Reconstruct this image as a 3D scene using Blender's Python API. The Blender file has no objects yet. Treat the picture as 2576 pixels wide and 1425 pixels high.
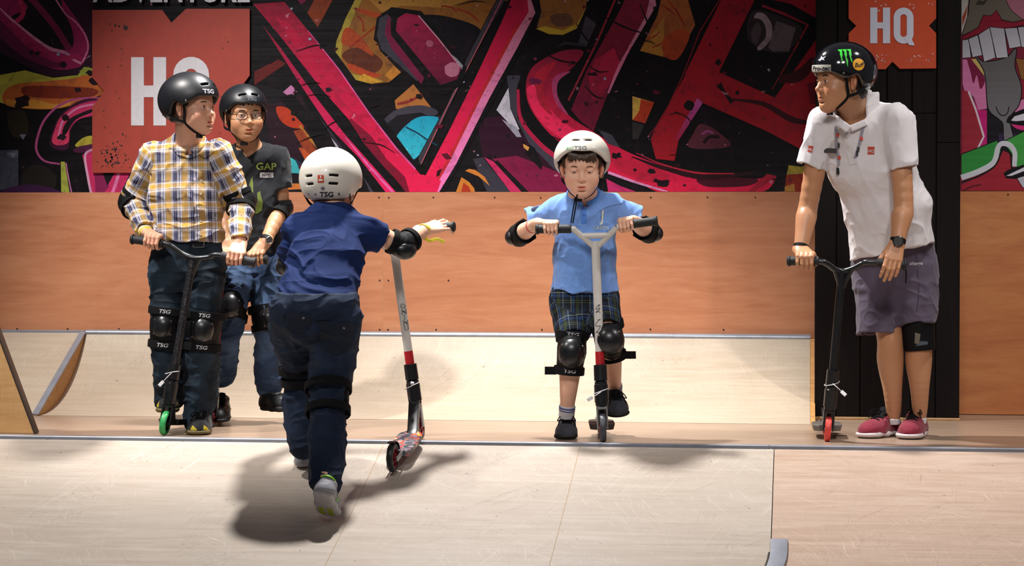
import bpy, math, random
import numpy as np
from mathutils import Vector, Matrix
from mathutils.bvhtree import BVHTree

random.seed(7)
RNG = np.random.default_rng(11)
scn = bpy.context.scene
COL = scn.collection
PI = math.pi
W_IMG, H_IMG, FPX = 2576.0, 1425.0, 5670.0
A3 = lambda *v: np.array(v, dtype=float)

# ------------------------------------------------------------------ camera
TH, PH, RO = math.radians(7.3), math.radians(0.83), math.radians(0.12)
CF = A3(-math.sin(TH) * math.cos(PH), math.cos(TH) * math.cos(PH), -math.sin(PH))
_R0 = A3(math.cos(TH), math.sin(TH), 0)
_U0 = np.cross(_R0, CF)
CR = _R0 * math.cos(RO) + _U0 * math.sin(RO)
CU = _U0 * math.cos(RO) - _R0 * math.sin(RO)
CC = A3(8.8 * math.sin(TH), -8.8 * math.cos(TH), 0.75)
cam = bpy.data.objects.new('camera', bpy.data.cameras.new('camera'))
COL.objects.link(cam)
cam.data.sensor_width = 36.0
cam.data.lens = 36.0 * FPX / W_IMG
cam.data.clip_start = 0.1
cam.matrix_world = Matrix(((CR[0], CU[0], -CF[0], CC[0]), (CR[1], CU[1], -CF[1], CC[1]), (CR[2], CU[2], -CF[2], CC[2]), (0, 0, 0, 1)))
scn.camera = cam
FW = A3(-math.sin(TH), math.cos(TH), 0)      # away from the camera, level
RT = A3(math.cos(TH), math.sin(TH), 0)       # photograph's right, level
UP = A3(0, 0, 1)


def ray(px, py):
    return CF + CR * ((px - W_IMG / 2) / FPX) + CU * ((H_IMG / 2 - py) / FPX)


def W(px, py, Y):
    """world point seen at a pixel, at depth plane Y"""
    d = ray(px, py)
    return CC + d * ((Y - CC[1]) / d[1])


def WZ(px, py, z):
    d = ray(px, py)
    return CC + d * ((z - CC[2]) / d[2])


def nrm(v):
    v = np.asarray(v, float)
    return v / np.linalg.norm(v)


def ramp_z(Y):
    if Y >= 0:
        return 0.0
    d = min(-Y, 3.0)
    return -(0.32 * d - 0.02 * d * d)


# ------------------------------------------------------------------ materials
def srgb(c):
    if isinstance(c, str):
        c = c.lstrip('#')
        c = [int(c[i:i + 2], 16) / 255 for i in (0, 2, 4)]
    return tuple((x / 12.92 if x <= 0.04045 else ((x + 0.055) / 1.055) ** 2.4) for x in c)


class NT:
    def __init__(s, name):
        s.m = bpy.data.materials.new(name)
        s.m.use_nodes = True
        s.t = s.m.node_tree
        s.b = s.t.nodes['Principled BSDF']

    def n(s, typ, **kw):
        nd = s.t.nodes.new(typ)
        for k, v in kw.items():
            if k.startswith('i_'):
                nd.inputs[k[2:].replace('_', ' ')].default_value = v
            else:
                setattr(nd, k, v)
        return nd

    def l(s, a, b):
        s.t.links.new(a, b)

    def coord(s, kind='Object', scale=(1, 1, 1), rot=(0, 0, 0), attr=None):
        if attr:
            c = s.n('ShaderNodeAttribute', attribute_name=attr).outputs['Vector']
        else:
            c = s.n('ShaderNodeTexCoord').outputs[kind]
        if rot != (0, 0, 0):
            m0 = s.n('ShaderNodeMapping')
            m0.inputs['Rotation'].default_value = rot
            s.l(c, m0.inputs['Vector'])
            c = m0.outputs[0]
            rot = (0, 0, 0)
        mp = s.n('ShaderNodeMapping')
        mp.inputs['Scale'].default_value = scale
        mp.inputs['Rotation'].default_value = rot
        s.l(c, mp.inputs['Vector'])
        return mp.outputs[0]

    def noise(s, vec, scale, detail=4, rough=.5, dist=0.0):
        nd = s.n('ShaderNodeTexNoise')
        nd.inputs['Scale'].default_value = scale
        nd.inputs['Detail'].default_value = detail
        nd.inputs['Roughness'].default_value = rough
        nd.inputs['Distortion'].default_value = dist
        s.l(vec, nd.inputs['Vector'])
        return nd.outputs['Fac']

    def ramp(s, fac, stops, interp='LINEAR'):
        r = s.n('ShaderNodeValToRGB')
        r.color_ramp.interpolation = interp
        e = r.color_ramp.elements
        while len(e) < len(stops):
            e.new(0.5)
        for el, (p, c) in zip(e, stops):
            el.position = p
            if not hasattr(c, '__len__'):
                c = (c, c, c)
            el.color = (*c[:3], 1)
        s.l(fac, r.inputs[0])
        return r.outputs['Color']

    def mix(s, fac, a, b, mode='MIX'):
        m = s.n('ShaderNodeMix', data_type='RGBA', blend_type=mode)
        for sock, v in ((m.inputs[0], fac), (m.inputs[6], a), (m.inputs[7], b)):
            if hasattr(v, 'links'):
                s.l(v, sock)
            elif hasattr(v, '__len__'):
                sock.default_value = (*v[:3], 1)
            else:
                sock.default_value = v
        return m.outputs[2]

    def math(s, op, a, b=None):
        m = s.n('ShaderNodeMath', operation=op)
        for sock, v in ((m.inputs[0], a), (m.inputs[1], b)):
            if v is None:
                continue
            if hasattr(v, 'links'):
                s.l(v, sock)
            else:
                sock.default_value = v
        return m.outputs[0]

    def bump(s, h, strength=.3, dist=.01):
        b = s.n('ShaderNodeBump')
        b.inputs['Strength'].default_value = strength
        b.inputs['Distance'].default_value = dist
        s.l(h, b.inputs['Height'])
        s.l(b.outputs[0], s.b.inputs['Normal'])

    def base(s, c):
        if hasattr(c, 'links'):
            s.l(c, s.b.inputs['Base Color'])
        else:
            s.b.inputs['Base Color'].default_value = (*c[:3], 1)

    def set(s, **kw):
        for k, v in kw.items():
            s.b.inputs[k.replace('_', ' ')].default_value = v
        return s


_MC = {}


def M(name, col, rough=.5, metal=0.0, var=.12, scale=40, bump=0.0, bscale=200, coat=0.0, spec=.5, sheen=0.0, bdist=.001):
    """simple procedural material: a colour with fine variation and optional bump"""
    if name in _MC:
        return _MC[name]
    t = NT(name)
    c = srgb(col) if isinstance(col, str) else col
    v = t.coord()
    f = t.noise(v, scale, 5)
    dark = tuple(x * (1 - var) for x in c)
    lite = tuple(min(1, x * (1 + var)) for x in c)
    t.base(t.ramp(f, [(.3, dark), (.7, lite)]))
    t.set(Roughness=rough, Metallic=metal)
    t.b.inputs['Coat Weight'].default_value = coat
    t.b.inputs['Specular IOR Level'].default_value = spec
    if sheen:
        t.b.inputs['Sheen Weight'].default_value = sheen
    if bump:
        t.bump(t.noise(v, bscale, 4), bump, bdist)
    _MC[name] = t.m
    return t.m


# ------------------------------------------------------------------ objects
def tag(o, label=None, cat=None, group=None, kind=None):
    if label: o['label'] = label
    if cat: o['category'] = cat
    if group: o['group'] = group
    if kind: o['kind'] = kind
    return o


def empty(name, loc, label=None, cat=None, group=None, kind=None):
    o = bpy.data.objects.new(name, None)
    o.empty_display_size = .05
    COL.objects.link(o)
    o.location = tuple(loc)
    return tag(o, label, cat, group, kind)


def world_loc(o):
    p = np.zeros(3)
    while o is not None:
        p = p + np.array(o.location)
        o = o.parent
    return p


def mk(name, V, F, mat, parent=None, loc=None, smooth=True, label=None, cat=None, group=None, kind=None, attrs=None):
    """V in world coordinates; stored relative to the object's own origin"""
    V = np.asarray(V, dtype=np.float64).reshape(-1, 3)
    base = world_loc(parent) if parent is not None else (np.asarray(loc, float) if loc is not None else np.zeros(3))
    me = bpy.data.meshes.new(name)
    if isinstance(F, np.ndarray):
        nv, nf = len(V), len(F)
        me.vertices.add(nv)
        me.vertices.foreach_set('co', (V - base).astype(np.float32).ravel())
        me.loops.add(nf * F.shape[1])
        me.loops.foreach_set('vertex_index', F.astype(np.int32).ravel())
        me.polygons.add(nf)
        me.polygons.foreach_set('loop_start', (np.arange(nf) * F.shape[1]).astype(np.int32))
        me.update(calc_edges=True)
    else:
        me.from_pydata([tuple(v) for v in (V - base)], [], [tuple(int(i) for i in f) for f in F])
        me.update()
    if smooth:
        me.polygons.foreach_set('use_smooth', np.ones(len(me.polygons), bool))
        if smooth != True:
            me.set_sharp_from_angle(angle=math.radians(smooth))
    for k, arr in (attrs or {}).items():
        arr = np.asarray(arr, np.float32)
        if arr.shape[1] == 4:
            at = me.attributes.new(k, 'FLOAT_COLOR', 'POINT')
            at.data.foreach_set('color', arr.ravel())
        else:
            at = me.attributes.new(k, 'FLOAT_VECTOR', 'POINT')
            at.data.foreach_set('vector', arr.ravel())
    o = bpy.data.objects.new(name, me)
    COL.objects.link(o)
    if parent is not None:
        o.parent = parent
    else:
        o.location = tuple(base)
    for m_ in (mat if isinstance(mat, (list, tuple)) else [mat]):
        me.materials.append(m_)
    return tag(o, label, cat, group, kind)


def spline(pts, n=8, closed=False):
    """Catmull-Rom through the points"""
    P = np.asarray(pts, float)
    N = len(P)
    out = []
    rng_ = range(N) if closed else range(N - 1)
    for i in rng_:
        if closed:
            p0, p1, p2, p3 = P[(i - 1) % N], P[i], P[(i + 1) % N], P[(i + 2) % N]
        else:
            p1, p2 = P[i], P[i + 1]
            p0 = P[i - 1] if i > 0 else 2 * p1 - p2
            p3 = P[i + 2] if i + 2 < N else 2 * p2 - p1
        for k in range(n):
            t = k / n
            out.append(.5 * (2 * p1 + (p2 - p0) * t + (2 * p0 - 5 * p1 + 4 * p2 - p3) * t * t + (3 * p1 - p0 - 3 * p2 + p3) * t ** 3))
    if not closed:
        out.append(P[-1])
    return np.array(out)


class MB:
    def __init__(s):
        s.V, s.F, s.n = [], [], 0

    def add(s, V, F):
        V = np.asarray(V, float)
        s.V.append(V)
        s.F += [tuple(i + s.n for i in f) for f in F]
        s.n += len(V)
        return s

    def box(s, c, h, R=None, bev=0.0):
        """box with centre, half sizes, rotation rows = axes; bevelled edges"""
        h = np.asarray(h, float)
        R = np.eye(3) if R is None else np.asarray(R, float)
        if bev <= 0:
            P = [[x, y, z] for x in (-1, 1) for y in (-1, 1) for z in (-1, 1)]
            V = np.array(P) * h
            F = [(0, 1, 3, 2), (4, 6, 7, 5), (0, 4, 5, 1), (2, 3, 7, 6), (0, 2, 6, 4), (1, 5, 7, 3)]
        else:
            V, idx = [], {}
            for x in (-1, 1):
                for y in (-1, 1):
                    for z in (-1, 1):
                        sg = np.array([x, y, z])
                        for a in range(3):
                            v = sg * (h - bev)
                            v[a] = sg[a] * h[a]
                            idx[(x, y, z, a)] = len(V)
                            V.append(v)
            F = []
            for a in range(3):
                b, c_ = (a + 1) % 3, (a + 2) % 3
                for sa in (-1, 1):
                    q = []
                    for sb, sc in ((-1, -1), (1, -1), (1, 1), (-1, 1)):
                        k = [0, 0, 0]
                        k[a], k[b], k[c_] = sa, sb, sc
                        q.append(idx[(*k, a)])
                    F.append(tuple(q if sa > 0 else q[::-1]))
                for sb in (-1, 1):
                    for sc in (-1, 1):
                        k1, k2 = [0, 0, 0], [0, 0, 0]
                        k1[a], k1[b], k1[c_] = -1, sb, sc
                        k2[a], k2[b], k2[c_] = 1, sb, sc
                        q = [idx[(*k1, b)], idx[(*k2, b)], idx[(*k2, c_)], idx[(*k1, c_)]]
                        F.append(tuple(q if sb * sc > 0 else q[::-1]))
            for x in (-1, 1):
                for y in (-1, 1):
                    for z in (-1, 1):
                        F.append(tuple(idx[(x, y, z, a)] for a in (range(3) if x * y * z > 0 else (2, 1, 0))))
            V = np.array(V)
        return s.add(V @ R + np.asarray(c, float), F)

    def tube(s, pts, r, n=12, caps=True, closed=False, flat=None, side=None):
        """round tube; flat = (w, t) gives a strap section with 'side' as the width direction"""
        P = np.asarray(pts, float)
        N = len(P)
        r = np.full(N, r) if not hasattr(r, '__len__') else np.asarray(r, float)
        if len(r) != N:
            r = np.interp(np.linspace(0, 1, N), np.linspace(0, 1, len(r)), r)
        T = np.roll(P, -1, 0) - np.roll(P, 1, 0) if closed else np.gradient(P, axis=0)
        T /= np.linalg.norm(T, axis=1)[:, None] + 1e-12
        u = np.cross(T[0], [0.13, 0.21, 1.0])
        if np.linalg.norm(u) < 1e-3: u = np.cross(T[0], [1, 0, 0])
        u = nrm(u)
        V = []
        for i in range(N):
            if side is not None:
                sd = np.asarray(side[i] if np.ndim(side) == 2 else side, float)
                u = sd - T[i] * np.dot(sd, T[i])
            else:
                u = u - T[i] * np.dot(u, T[i])
            u = nrm(u)
            w = np.cross(T[i], u)
            for k in range(n):
                a = 2 * PI * k / n
                if flat:
                    ca, sa = math.cos(a), math.sin(a)
                    e = .35
                    V.append(P[i] + u * flat[0] * math.copysign(abs(ca) ** e, ca) * r[i] + w * flat[1] * math.copysign(abs(sa) ** e, sa) * r[i])
                else:
                    V.append(P[i] + (u * math.cos(a) + w * math.sin(a)) * r[i])
        F = []
        for i in range(N if closed else N - 1):
            j = (i + 1) % N
            for k in range(n):
                l = (k + 1) % n
                F.append((i * n + k, i * n + l, j * n + l, j * n + k))
        if caps and not closed:
            F.append(tuple(range(n))[::-1])
            F.append(tuple((N - 1) * n + k for k in range(n)))
        return s.add(V, F)

    def lathe(s, prof, o, axis, n=32, closed=True):
        """profile of (radius, height along axis)"""
        ax = nrm(axis)
        u = nrm(np.cross(ax, [0.3, 0.1, 1.0] if abs(ax[2]) < .9 else [1, 0, 0]))
        w = np.cross(ax, u)
        V = [np.asarray(o) + ax * hh + (u * math.cos(2 * PI * k / n) + w * math.sin(2 * PI * k / n)) * rr for rr, hh in prof for k in range(n)]
        F = []
        m = len(prof)
        for i in range(m if closed else m - 1):
            j = (i + 1) % m
            for k in range(n):
                l = (k + 1) % n
                F.append((i * n + k, i * n + l, j * n + l, j * n + k))
        return s.add(V, F)

    def cyl(s, a, b, r, n=20, r2=None):
        return s.tube([a, b], [r, r if r2 is None else r2], n)

    def prism(s, poly, ex):
        """planar polygon (3d points) pushed along the vector ex"""
        P = np.asarray(poly, float)
        n = len(P)
        V = np.vstack([P, P + np.asarray(ex)])
        F = [tuple(range(n))[::-1], tuple(range(n, 2 * n))] + [(i, (i + 1) % n, n + (i + 1) % n, n + i) for i in range(n)]
        return s.add(V, F)

    def build(s, name, mat, parent=None, smooth=35, **kw):
        return mk(name, np.vstack(s.V), s.F, mat, parent, smooth=smooth, **kw)


# ------------------------------------------------------------------ distance fields
f32 = np.float32


def _c3(v):
    return np.asarray(v, dtype=f32)


class SDF:
    """smooth blend of simple volumes, turned into one surface"""

    def __init__(s):
        s.ops = []

    def _add(s, fn, c, R, k, op):
        s.ops.append((op, fn, None if c is None else np.asarray(c, float), R, k))
        return s

    def cap(s, a, b, ra, rb=None, k=.01, op='u', flat=False):
        rb = ra if rb is None else rb
        a_, b_ = _c3(a), _c3(b)
        ab = b_ - a_
        L2 = float(ab @ ab) + 1e-12
        L = math.sqrt(L2)

        def fn(p):
            q = p - a_
            t0 = (q @ ab) / L2
            t = np.clip(t0, 0, 1)
            v = q - t[:, None] * ab
            if flat:
                t2 = np.maximum(t0, 0)
                v = q - t2[:, None] * ab
                d = np.sqrt((v * v).sum(1)) - (ra + (rb - ra) * np.minimum(t2, 1.2))
                return np.maximum(d, (t0 - 1) * L)
            return np.sqrt((v * v).sum(1)) - (ra + (rb - ra) * t)
        return s._add(fn, (np.asarray(a) + np.asarray(b)) / 2, L / 2 + max(ra, rb), k, op)

    def ecap(s, a, b, wa, wb, side, k=.02, op='u', flat=False):
        """cone with an elliptic section: wa/wb = (half width along side, half depth)"""
        a_, b_ = _c3(a), _c3(b)
        sd = _c3(nrm(side))
        ab = b_ - a_
        L2 = float(ab @ ab) + 1e-12
        L = math.sqrt(L2)

        def fn(p):
            q = p - a_
            t0 = (q @ ab) / L2
            t = np.clip(t0, 0, 1)
            if flat:
                t = np.clip(t0, 0, 1.3)
            v = q - t[:, None] * ab
            x = v @ sd
            rest = v - x[:, None] * sd
            y = np.sqrt((rest * rest).sum(1))
            w = wa[0] + (wb[0] - wa[0]) * t
            d = wa[1] + (wb[1] - wa[1]) * t
            k0 = np.sqrt((x / w) ** 2 + (y / d) ** 2)
            k1 = np.sqrt((x / (w * w)) ** 2 + (y / (d * d)) ** 2) + 1e-6
            r = k0 * (k0 - 1) / k1
            r = np.where(k0 < .3, -np.minimum(w, d) * .7, r)
            if flat:
                r = np.maximum(r, (t0 - 1) * L)
            return r
        return s._add(fn, (np.asarray(a) + np.asarray(b)) / 2, L / 2 + max(*wa, *wb), k, op)

    def ell(s, c, r, R=None, k=.01, op='u'):
        """ellipsoid; R rows = its axes"""
        c_ = _c3(c)
        r_ = _c3(r)
        Rm = np.eye(3, dtype=f32) if R is None else _c3(R)

        def fn(p):
            q = (p - c_) @ Rm.T
            k0 = np.sqrt(((q / r_) ** 2).sum(1))
            k1 = np.sqrt(((q / (r_ * r_)) ** 2).sum(1)) + 1e-6
            return np.where(k0 < .2, -float(min(r)) * .8, k0 * (k0 - 1) / k1)
        return s._add(fn, c, max(r), k, op)

    def box(s, c, h, R=None, rnd=.005, k=.005, op='u'):
        c_, h_ = _c3(c), _c3(h)
        Rm = np.eye(3, dtype=f32) if R is None else _c3(R)

        def fn(p):
            q = np.abs((p - c_) @ Rm.T) - (h_ - rnd)
            return np.sqrt((np.maximum(q, 0) ** 2).sum(1)) + np.minimum(q.max(1), 0) - rnd
        return s._add(fn, c, float(np.linalg.norm(h)), k, op)

    def keep(s, n, p, k=.002):
        """keep only the side the normal n points away from"""
        n_, p_ = _c3(nrm(n)), _c3(p)
        return s._add(lambda q: (q - p_) @ n_, None, 0, k, 'i')

    def cut(s, fn, k=.002, op='i'):
        return s._add(fn, None, 0, k, op)

    def disp(s, fn):
        return s._add(fn, None, 0, 0, 'd')

    def leg(s, pts, rad, k=.006, n=4):
        """limb along a smooth curve, hardly blending with its neighbour"""
        q = spline(np.hstack([np.asarray(pts, float), np.asarray(rad, float)[:, None]]), n)
        for i in range(len(q) - 1):
            s.cap(q[i, :3], q[i + 1, :3], q[i, 3], q[i + 1, 3], k if i else .02)
        return s

    def limb(s, pts, rad, k=.015):
        for i in range(len(pts) - 1):
            s.cap(pts[i], pts[i + 1], rad[i], rad[i + 1], k)
        return s

    def _eval(s, p, c=None, blk=None, br=0.0):
        """p: (N,3); with blk (centres) evaluates per block of len(p)/len(blk) points"""
        N = len(p)
        d = np.full(N, 1.0, dtype=f32)
        if blk is not None:
            B = len(blk)
            m = N // B
            P3 = p.reshape(B, m, 3)
            D = d.reshape(B, m)
        for op, fn, cc, R, k in s.ops:
            if cc is not None and blk is not None:
                sel = np.nonzero(((blk - cc) ** 2).sum(1) < (R + k * 1.5 + br + .004) ** 2)[0]
                if len(sel) == 0:
                    continue
                q = P3[sel].reshape(-1, 3)
                cur = D[sel].reshape(-1)
            else:
                sel = None
                q, cur = p, d
            v = fn(q).astype(f32)
            if op == 'u':
                r = _smin(cur, v, k)
            elif op == 's':
                r = -_smin(-cur, v, k)
            elif op == 'i':
                r = -_smin(-cur, -v, k)
            else:
                r = cur + v
            if sel is None:
                d[:] = r
            else:
                D[sel] = r.reshape(len(sel), -1)
        return d

    def bounds(s):
        lo, hi = np.full(3, 1e9), np.full(3, -1e9)
        for op, fn, cc, R, k in s.ops:
            if op == 'u' and cc is not None:
                lo = np.minimum(lo, cc - R)
                hi = np.maximum(hi, cc + R)
        return lo, hi

    def mesh(s, h, smooth=1, pad=.012, lo=None, hi=None):
        l0, h0 = s.bounds()
        lo = l0 - pad if lo is None else np.maximum(l0 - pad, lo)
        hi = h0 + pad if hi is None else np.minimum(h0 + pad, hi)
        nb = np.maximum(1, np.ceil((hi - lo) / (8 * h)).astype(int))
        n = nb * 8
        bi = np.stack(np.meshgrid(*[np.arange(x) for x in nb], indexing='ij'), -1).reshape(-1, 3)
        bc = (lo + (bi * 8 + 3.5) * h)
        hr = 8 * h * .87
        dc = np.empty(len(bc), f32)
        for i in range(0, len(bc), 60000):
            dc[i:i + 60000] = s._eval(bc[i:i + 60000].astype(f32))
        act = np.abs(dc) < hr * 1.35 + .004
        G = np.empty(tuple(nb) + (8, 8, 8), f32)
        G[:] = dc.reshape(tuple(nb))[..., None, None, None]
        ai = np.nonzero(act)[0]
        off = np.stack(np.meshgrid(*[np.arange(8)] * 3, indexing='ij'), -1).reshape(-1, 3) * h
        GG = G.reshape(-1, 512)
        for i in range(0, len(ai), 1500):
            a = ai[i:i + 1500]
            base = lo + bi[a] * 8 * h
            p = (base[:, None, :] + off[None]).astype(f32).reshape(-1, 3)
            GG[a] = s._eval(p, blk=bc[a], br=hr).reshape(-1, 512)
        G = G.transpose(0, 3, 1, 4, 2, 5).reshape(tuple(n))
        V, F = surface_nets(G, lo, h)
        if smooth and len(V):
            V = laplace(V, F, smooth)
        return V, F


def _smin(a, b, k):
    if k <= 1e-5:
        return np.minimum(a, b)
    hh = np.maximum(k - np.abs(a - b), 0) / k
    return np.minimum(a, b) - hh * hh * k * .25


def surface_nets(G, lo, h):
    S_ = G < 0
    n = np.array(G.shape)
    c = S_[:-1, :-1, :-1].astype(np.int8)
    tot = np.zeros(tuple(n - 1), np.int8)
    for i in (0, 1):
        for j in (0, 1):
            for k in (0, 1):
                tot += S_[i:n[0] - 1 + i, j:n[1] - 1 + j, k:n[2] - 1 + k]
    idx = np.argwhere((tot > 0) & (tot < 8))
    cid = np.full(tuple(n - 1), -1, np.int32)
    cid[idx[:, 0], idx[:, 1], idx[:, 2]] = np.arange(len(idx))
    acc = np.zeros((len(idx), 3))
    cnt = np.zeros(len(idx))
    cor = [np.array([i, j, k]) for i in (0, 1) for j in (0, 1) for k in (0, 1)]
    val = {tuple(o): G[idx[:, 0] + o[0], idx[:, 1] + o[1], idx[:, 2] + o[2]] for o in cor}
    for o in cor:
        for ax in range(3):
            if o[ax] == 0:
                o2 = o.copy()
                o2[ax] = 1
                va, vb = val[tuple(o)], val[tuple(o2)]
                m = (va < 0) != (vb < 0)
                t = np.where(m, va / np.where(m, va - vb, 1), 0)
                pos = np.tile(o.astype(float), (len(idx), 1))
                pos[:, ax] += t
                acc += pos * m[:, None]
                cnt += m
    V = (idx + acc / cnt[:, None]) * h + lo
    F = []
    for ax in range(3):
        sl0, sl1 = [slice(None)] * 3, [slice(None)] * 3
        sl0[ax], sl1[ax] = slice(0, -1), slice(1, None)
        a, b = S_[tuple(sl0)], S_[tuple(sl1)]
        e = np.argwhere(a != b)
        b1, b2 = (ax + 1) % 3, (ax + 2) % 3
        e = e[(e[:, b1] > 0) & (e[:, b2] > 0) & (e[:, b1] < n[b1] - 1) & (e[:, b2] < n[b2] - 1)]
        if not len(e): continue
        inside = S_[e[:, 0], e[:, 1], e[:, 2]]
        q = []
        for d1, d2 in ((0, 0), (1, 0), (1, 1), (0, 1)):
            c_ = e.copy()
            c_[:, b1] -= d1
            c_[:, b2] -= d2
            q.append(cid[c_[:, 0], c_[:, 1], c_[:, 2]])
        q = np.stack(q, 1)
        q[~inside] = q[~inside][:, ::-1]
        F.append(q)
    F = np.vstack(F) if F else np.zeros((0, 4), int)
    return V, F


def laplace(V, F, it, lam=.5):
    for _ in range(it):
        acc = np.zeros_like(V)
        cnt = np.zeros(len(V))
        for a, b in ((0, 1), (1, 2), (2, 3), (3, 0)):
            for x in range(3):
                acc[:, x] += np.bincount(F[:, a], V[F[:, b], x], len(V)) + np.bincount(F[:, b], V[F[:, a], x], len(V))
            cnt += np.bincount(F[:, a], minlength=len(V)) + np.bincount(F[:, b], minlength=len(V))
        V = V + lam * (acc / np.maximum(cnt, 1)[:, None] - V)
    return V


_LAT = RNG.uniform(-1, 1, (32, 32, 32)).astype(f32)


def vnoise(p):
    i = np.floor(p).astype(np.int32)
    f = (p - i).astype(f32)
    f = f * f * (3 - 2 * f)
    i &= 31
    j = (i + 1) & 31
    r = 0
    for a in (0, 1):
        for b in (0, 1):
            for c in (0, 1):
                w = (f[:, 0] if a else 1 - f[:, 0]) * (f[:, 1] if b else 1 - f[:, 1]) * (f[:, 2] if c else 1 - f[:, 2])
                r = r + w * _LAT[(j if a else i)[:, 0], (j if b else i)[:, 1], (j if c else i)[:, 2]]
    return r


def folds(amp=.004, freq=(14, 14, 22), seed=0.0, rot=None, ridged=True):
    """cloth folds as a displacement of the distance"""
    fr = _c3(freq)
    Rm = None if rot is None else _c3(rot)

    def fn(p):
        q = p if Rm is None else p @ Rm.T
        w = vnoise(p * 6 + 3.1 + seed)
        q = q * fr + seed + w[:, None] * 1.1
        a = vnoise(q)
        if ridged:
            a = (1 - np.abs(a) * 2.2)
            a = a * np.abs(a)
        return (-a * amp).astype(f32)
    return fn


def frame(fwd, up):
    """rows: right-hand side x, forward y, up z"""
    y = nrm(fwd)
    x = nrm(np.cross(y, up))
    return np.array([x, y, np.cross(x, y)])
# ================================================================== setting
YB = 1.78                 # plywood wall
YK = 1.40                 # face of the black plank wall
ARC0, ARC1, ARCH = 1.08, 1.74, 0.345


def ply_mat(name, base, dark, lite, scale=1.0, scratch=0.0, rough=.5, warm=None, rot=0.0, grain=(1.2, 14, 14), coat=0.0):
    t = NT(name)
    v = t.coord(scale=(grain[0] * scale, grain[1] * scale, grain[2] * scale), rot=(0, 0, rot))
    v2 = t.coord()
    big = t.noise(v2, 1.3, 3, .5)
    g1 = t.noise(v, 1.6, 8, .62, 1.4)
    g2 = t.noise(v, 6.0, 6, .7, .6)
    c = t.ramp(g1, [(.30, dark), (.48, base), (.70, lite)])
    c = t.mix(.35, c, t.ramp(g2, [(.3, dark), (.7, lite)]))
    c = t.mix(t.ramp(big, [(.35, 0.0), (.75, .55)]), c, warm or base)
    if scratch:
        for k, (ang, sc, col) in enumerate(((.35, 1.0, lite), (-.45, 1.3, lite), (.8, .9, dark), (-.9, 1.1, lite), (.12, 1.5, dark), (-.18, 1.2, lite), (.6, 1.6, lite), (-.65, 1.4, dark))):
            vs = t.coord(scale=(sc * 130, sc * 2.6, sc * 2.6), rot=(0, 0, ang))
            s_ = t.noise(vs, 1.0 + .13 * k, 2, .6, .35)
            s_ = t.ramp(s_, [(.62, 0.0), (.68, 1.0)])
            msk = t.ramp(t.noise(v2, 1.7 + k * .7, 4, .6), [(.46, 0.0), (.66, scratch * .75)])
            f = t.mix(1.0, s_, msk, 'MULTIPLY')
            c = t.mix(f, c, tuple(min(1, x * (1.22 if col is lite else .66)) for x in col))
        sp = t.noise(t.coord(scale=(1, 1, 1)), 55, 2, .4)
        c = t.mix(t.ramp(sp, [(.755, 0.0), (.78, .7)]), c, tuple(x * .25 for x in dark))
    t.base(c)
    t.set(Roughness=rough)
    t.b.inputs['Coat Weight'].default_value = coat
    t.b.inputs['Coat Roughness'].default_value = .25
    t.bump(g2, .06, .002)
    return t.m


RAMPM = ply_mat('birch_ply', srgb('b3a698'), srgb('a8998a'), srgb('c4baae'), .8, .75, .36, srgb('b8aca0'), coat=.12)
RAMPR = ply_mat('birch_ply_tan', srgb('b89f8d'), srgb('a88c76'), srgb('c8b4a4'), .8, .8, .36, srgb('baa292'), coat=.12)
REARM = ply_mat('birch_ply_rear', srgb('b0a08c'), srgb('a6947c'), srgb('c0b29e'), .8, .55, .5, srgb('b6a896'))
FLOORM = ply_mat('floor_ply', srgb('9c8470'), srgb('846a54'), srgb('ac9682'), .9, .12, .35, srgb('9e8672'), grain=(1.0, 9, 9), coat=.35)
WALLM = ply_mat('okoume_ply', srgb('bd7a55'), srgb('a3623e'), srgb('cc916c'), .75, 0, .5, srgb('c48660'), grain=(1.3, 3.2, 9.5))
WALLR = ply_mat('okoume_ply_dark', srgb('b8703e'), srgb('9a562c'), srgb('c98850'), .8, 0, .5, srgb('bb6c36'), grain=(1.3, 3.2, 8.0))
EDGEM = ply_mat('ply_edge', srgb('c08a4c'), srgb('8a5a2c'), srgb('d8a868'), 2.0, 0, .6)
STEEL = M('galvanised_steel', '8d919b', .45, .30, .10, 14, .1, 60)
TUBE = M('coping_pipe', '9a9fa8', .32, .55, .10, 20, .08, 80)
SCREW = M('screw_head', 'b9b4aa', .35, .9, .05)
DARKHOLE = M('screw_dark', '2a1a10', .8)
BLACKW = None


def black_plank():
    t = NT('black_stained_planks')
    v = t.coord(scale=(14, 14, .8))
    g = t.noise(v, 3, 6, .6, .5)
    t.base(t.ramp(g, [(.3, srgb('050202')), (.7, srgb('100807'))]))
    t.set(Roughness=.6)
    t.b.inputs['Specular IOR Level'].default_value = .15
    t.bump(g, .25, .003)
    return t.m


BLACKW = black_plank()

XL, XR = -3.6, 3.6
X_bank = W(213, 850, ARC1)[0]
X_rampend = W(2051, 1000, 1.2)[0]
XBK0, XBK1 = W(2049, 700, YK)[0], W(2416, 700, YK)[0]
Z_ply0, Z_mur = ARCH + .001, W(1300, 483, YB)[2]
Z_TOP = 2.6


def extr(name, prof, x0, x1, mat, nx=1, **kw):
    """surface strip: (y, z) profile run along x, closed underneath"""
    V, F = [], []
    n = len(prof)
    for x in (x0, x1):
        V += [(x, y, z) for y, z in prof]
    F += [(i, i + 1, n + i + 1, n + i) for i in range(n - 1)]
    F.append((n - 1, 0, n, 2 * n - 1))
    F.append(tuple(range(n))[::-1])
    F.append(tuple(range(n, 2 * n)))
    return mk(name, V, F, mat, smooth=25, loc=((x0 + x1) / 2, prof[0][0], 0), **kw)


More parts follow.
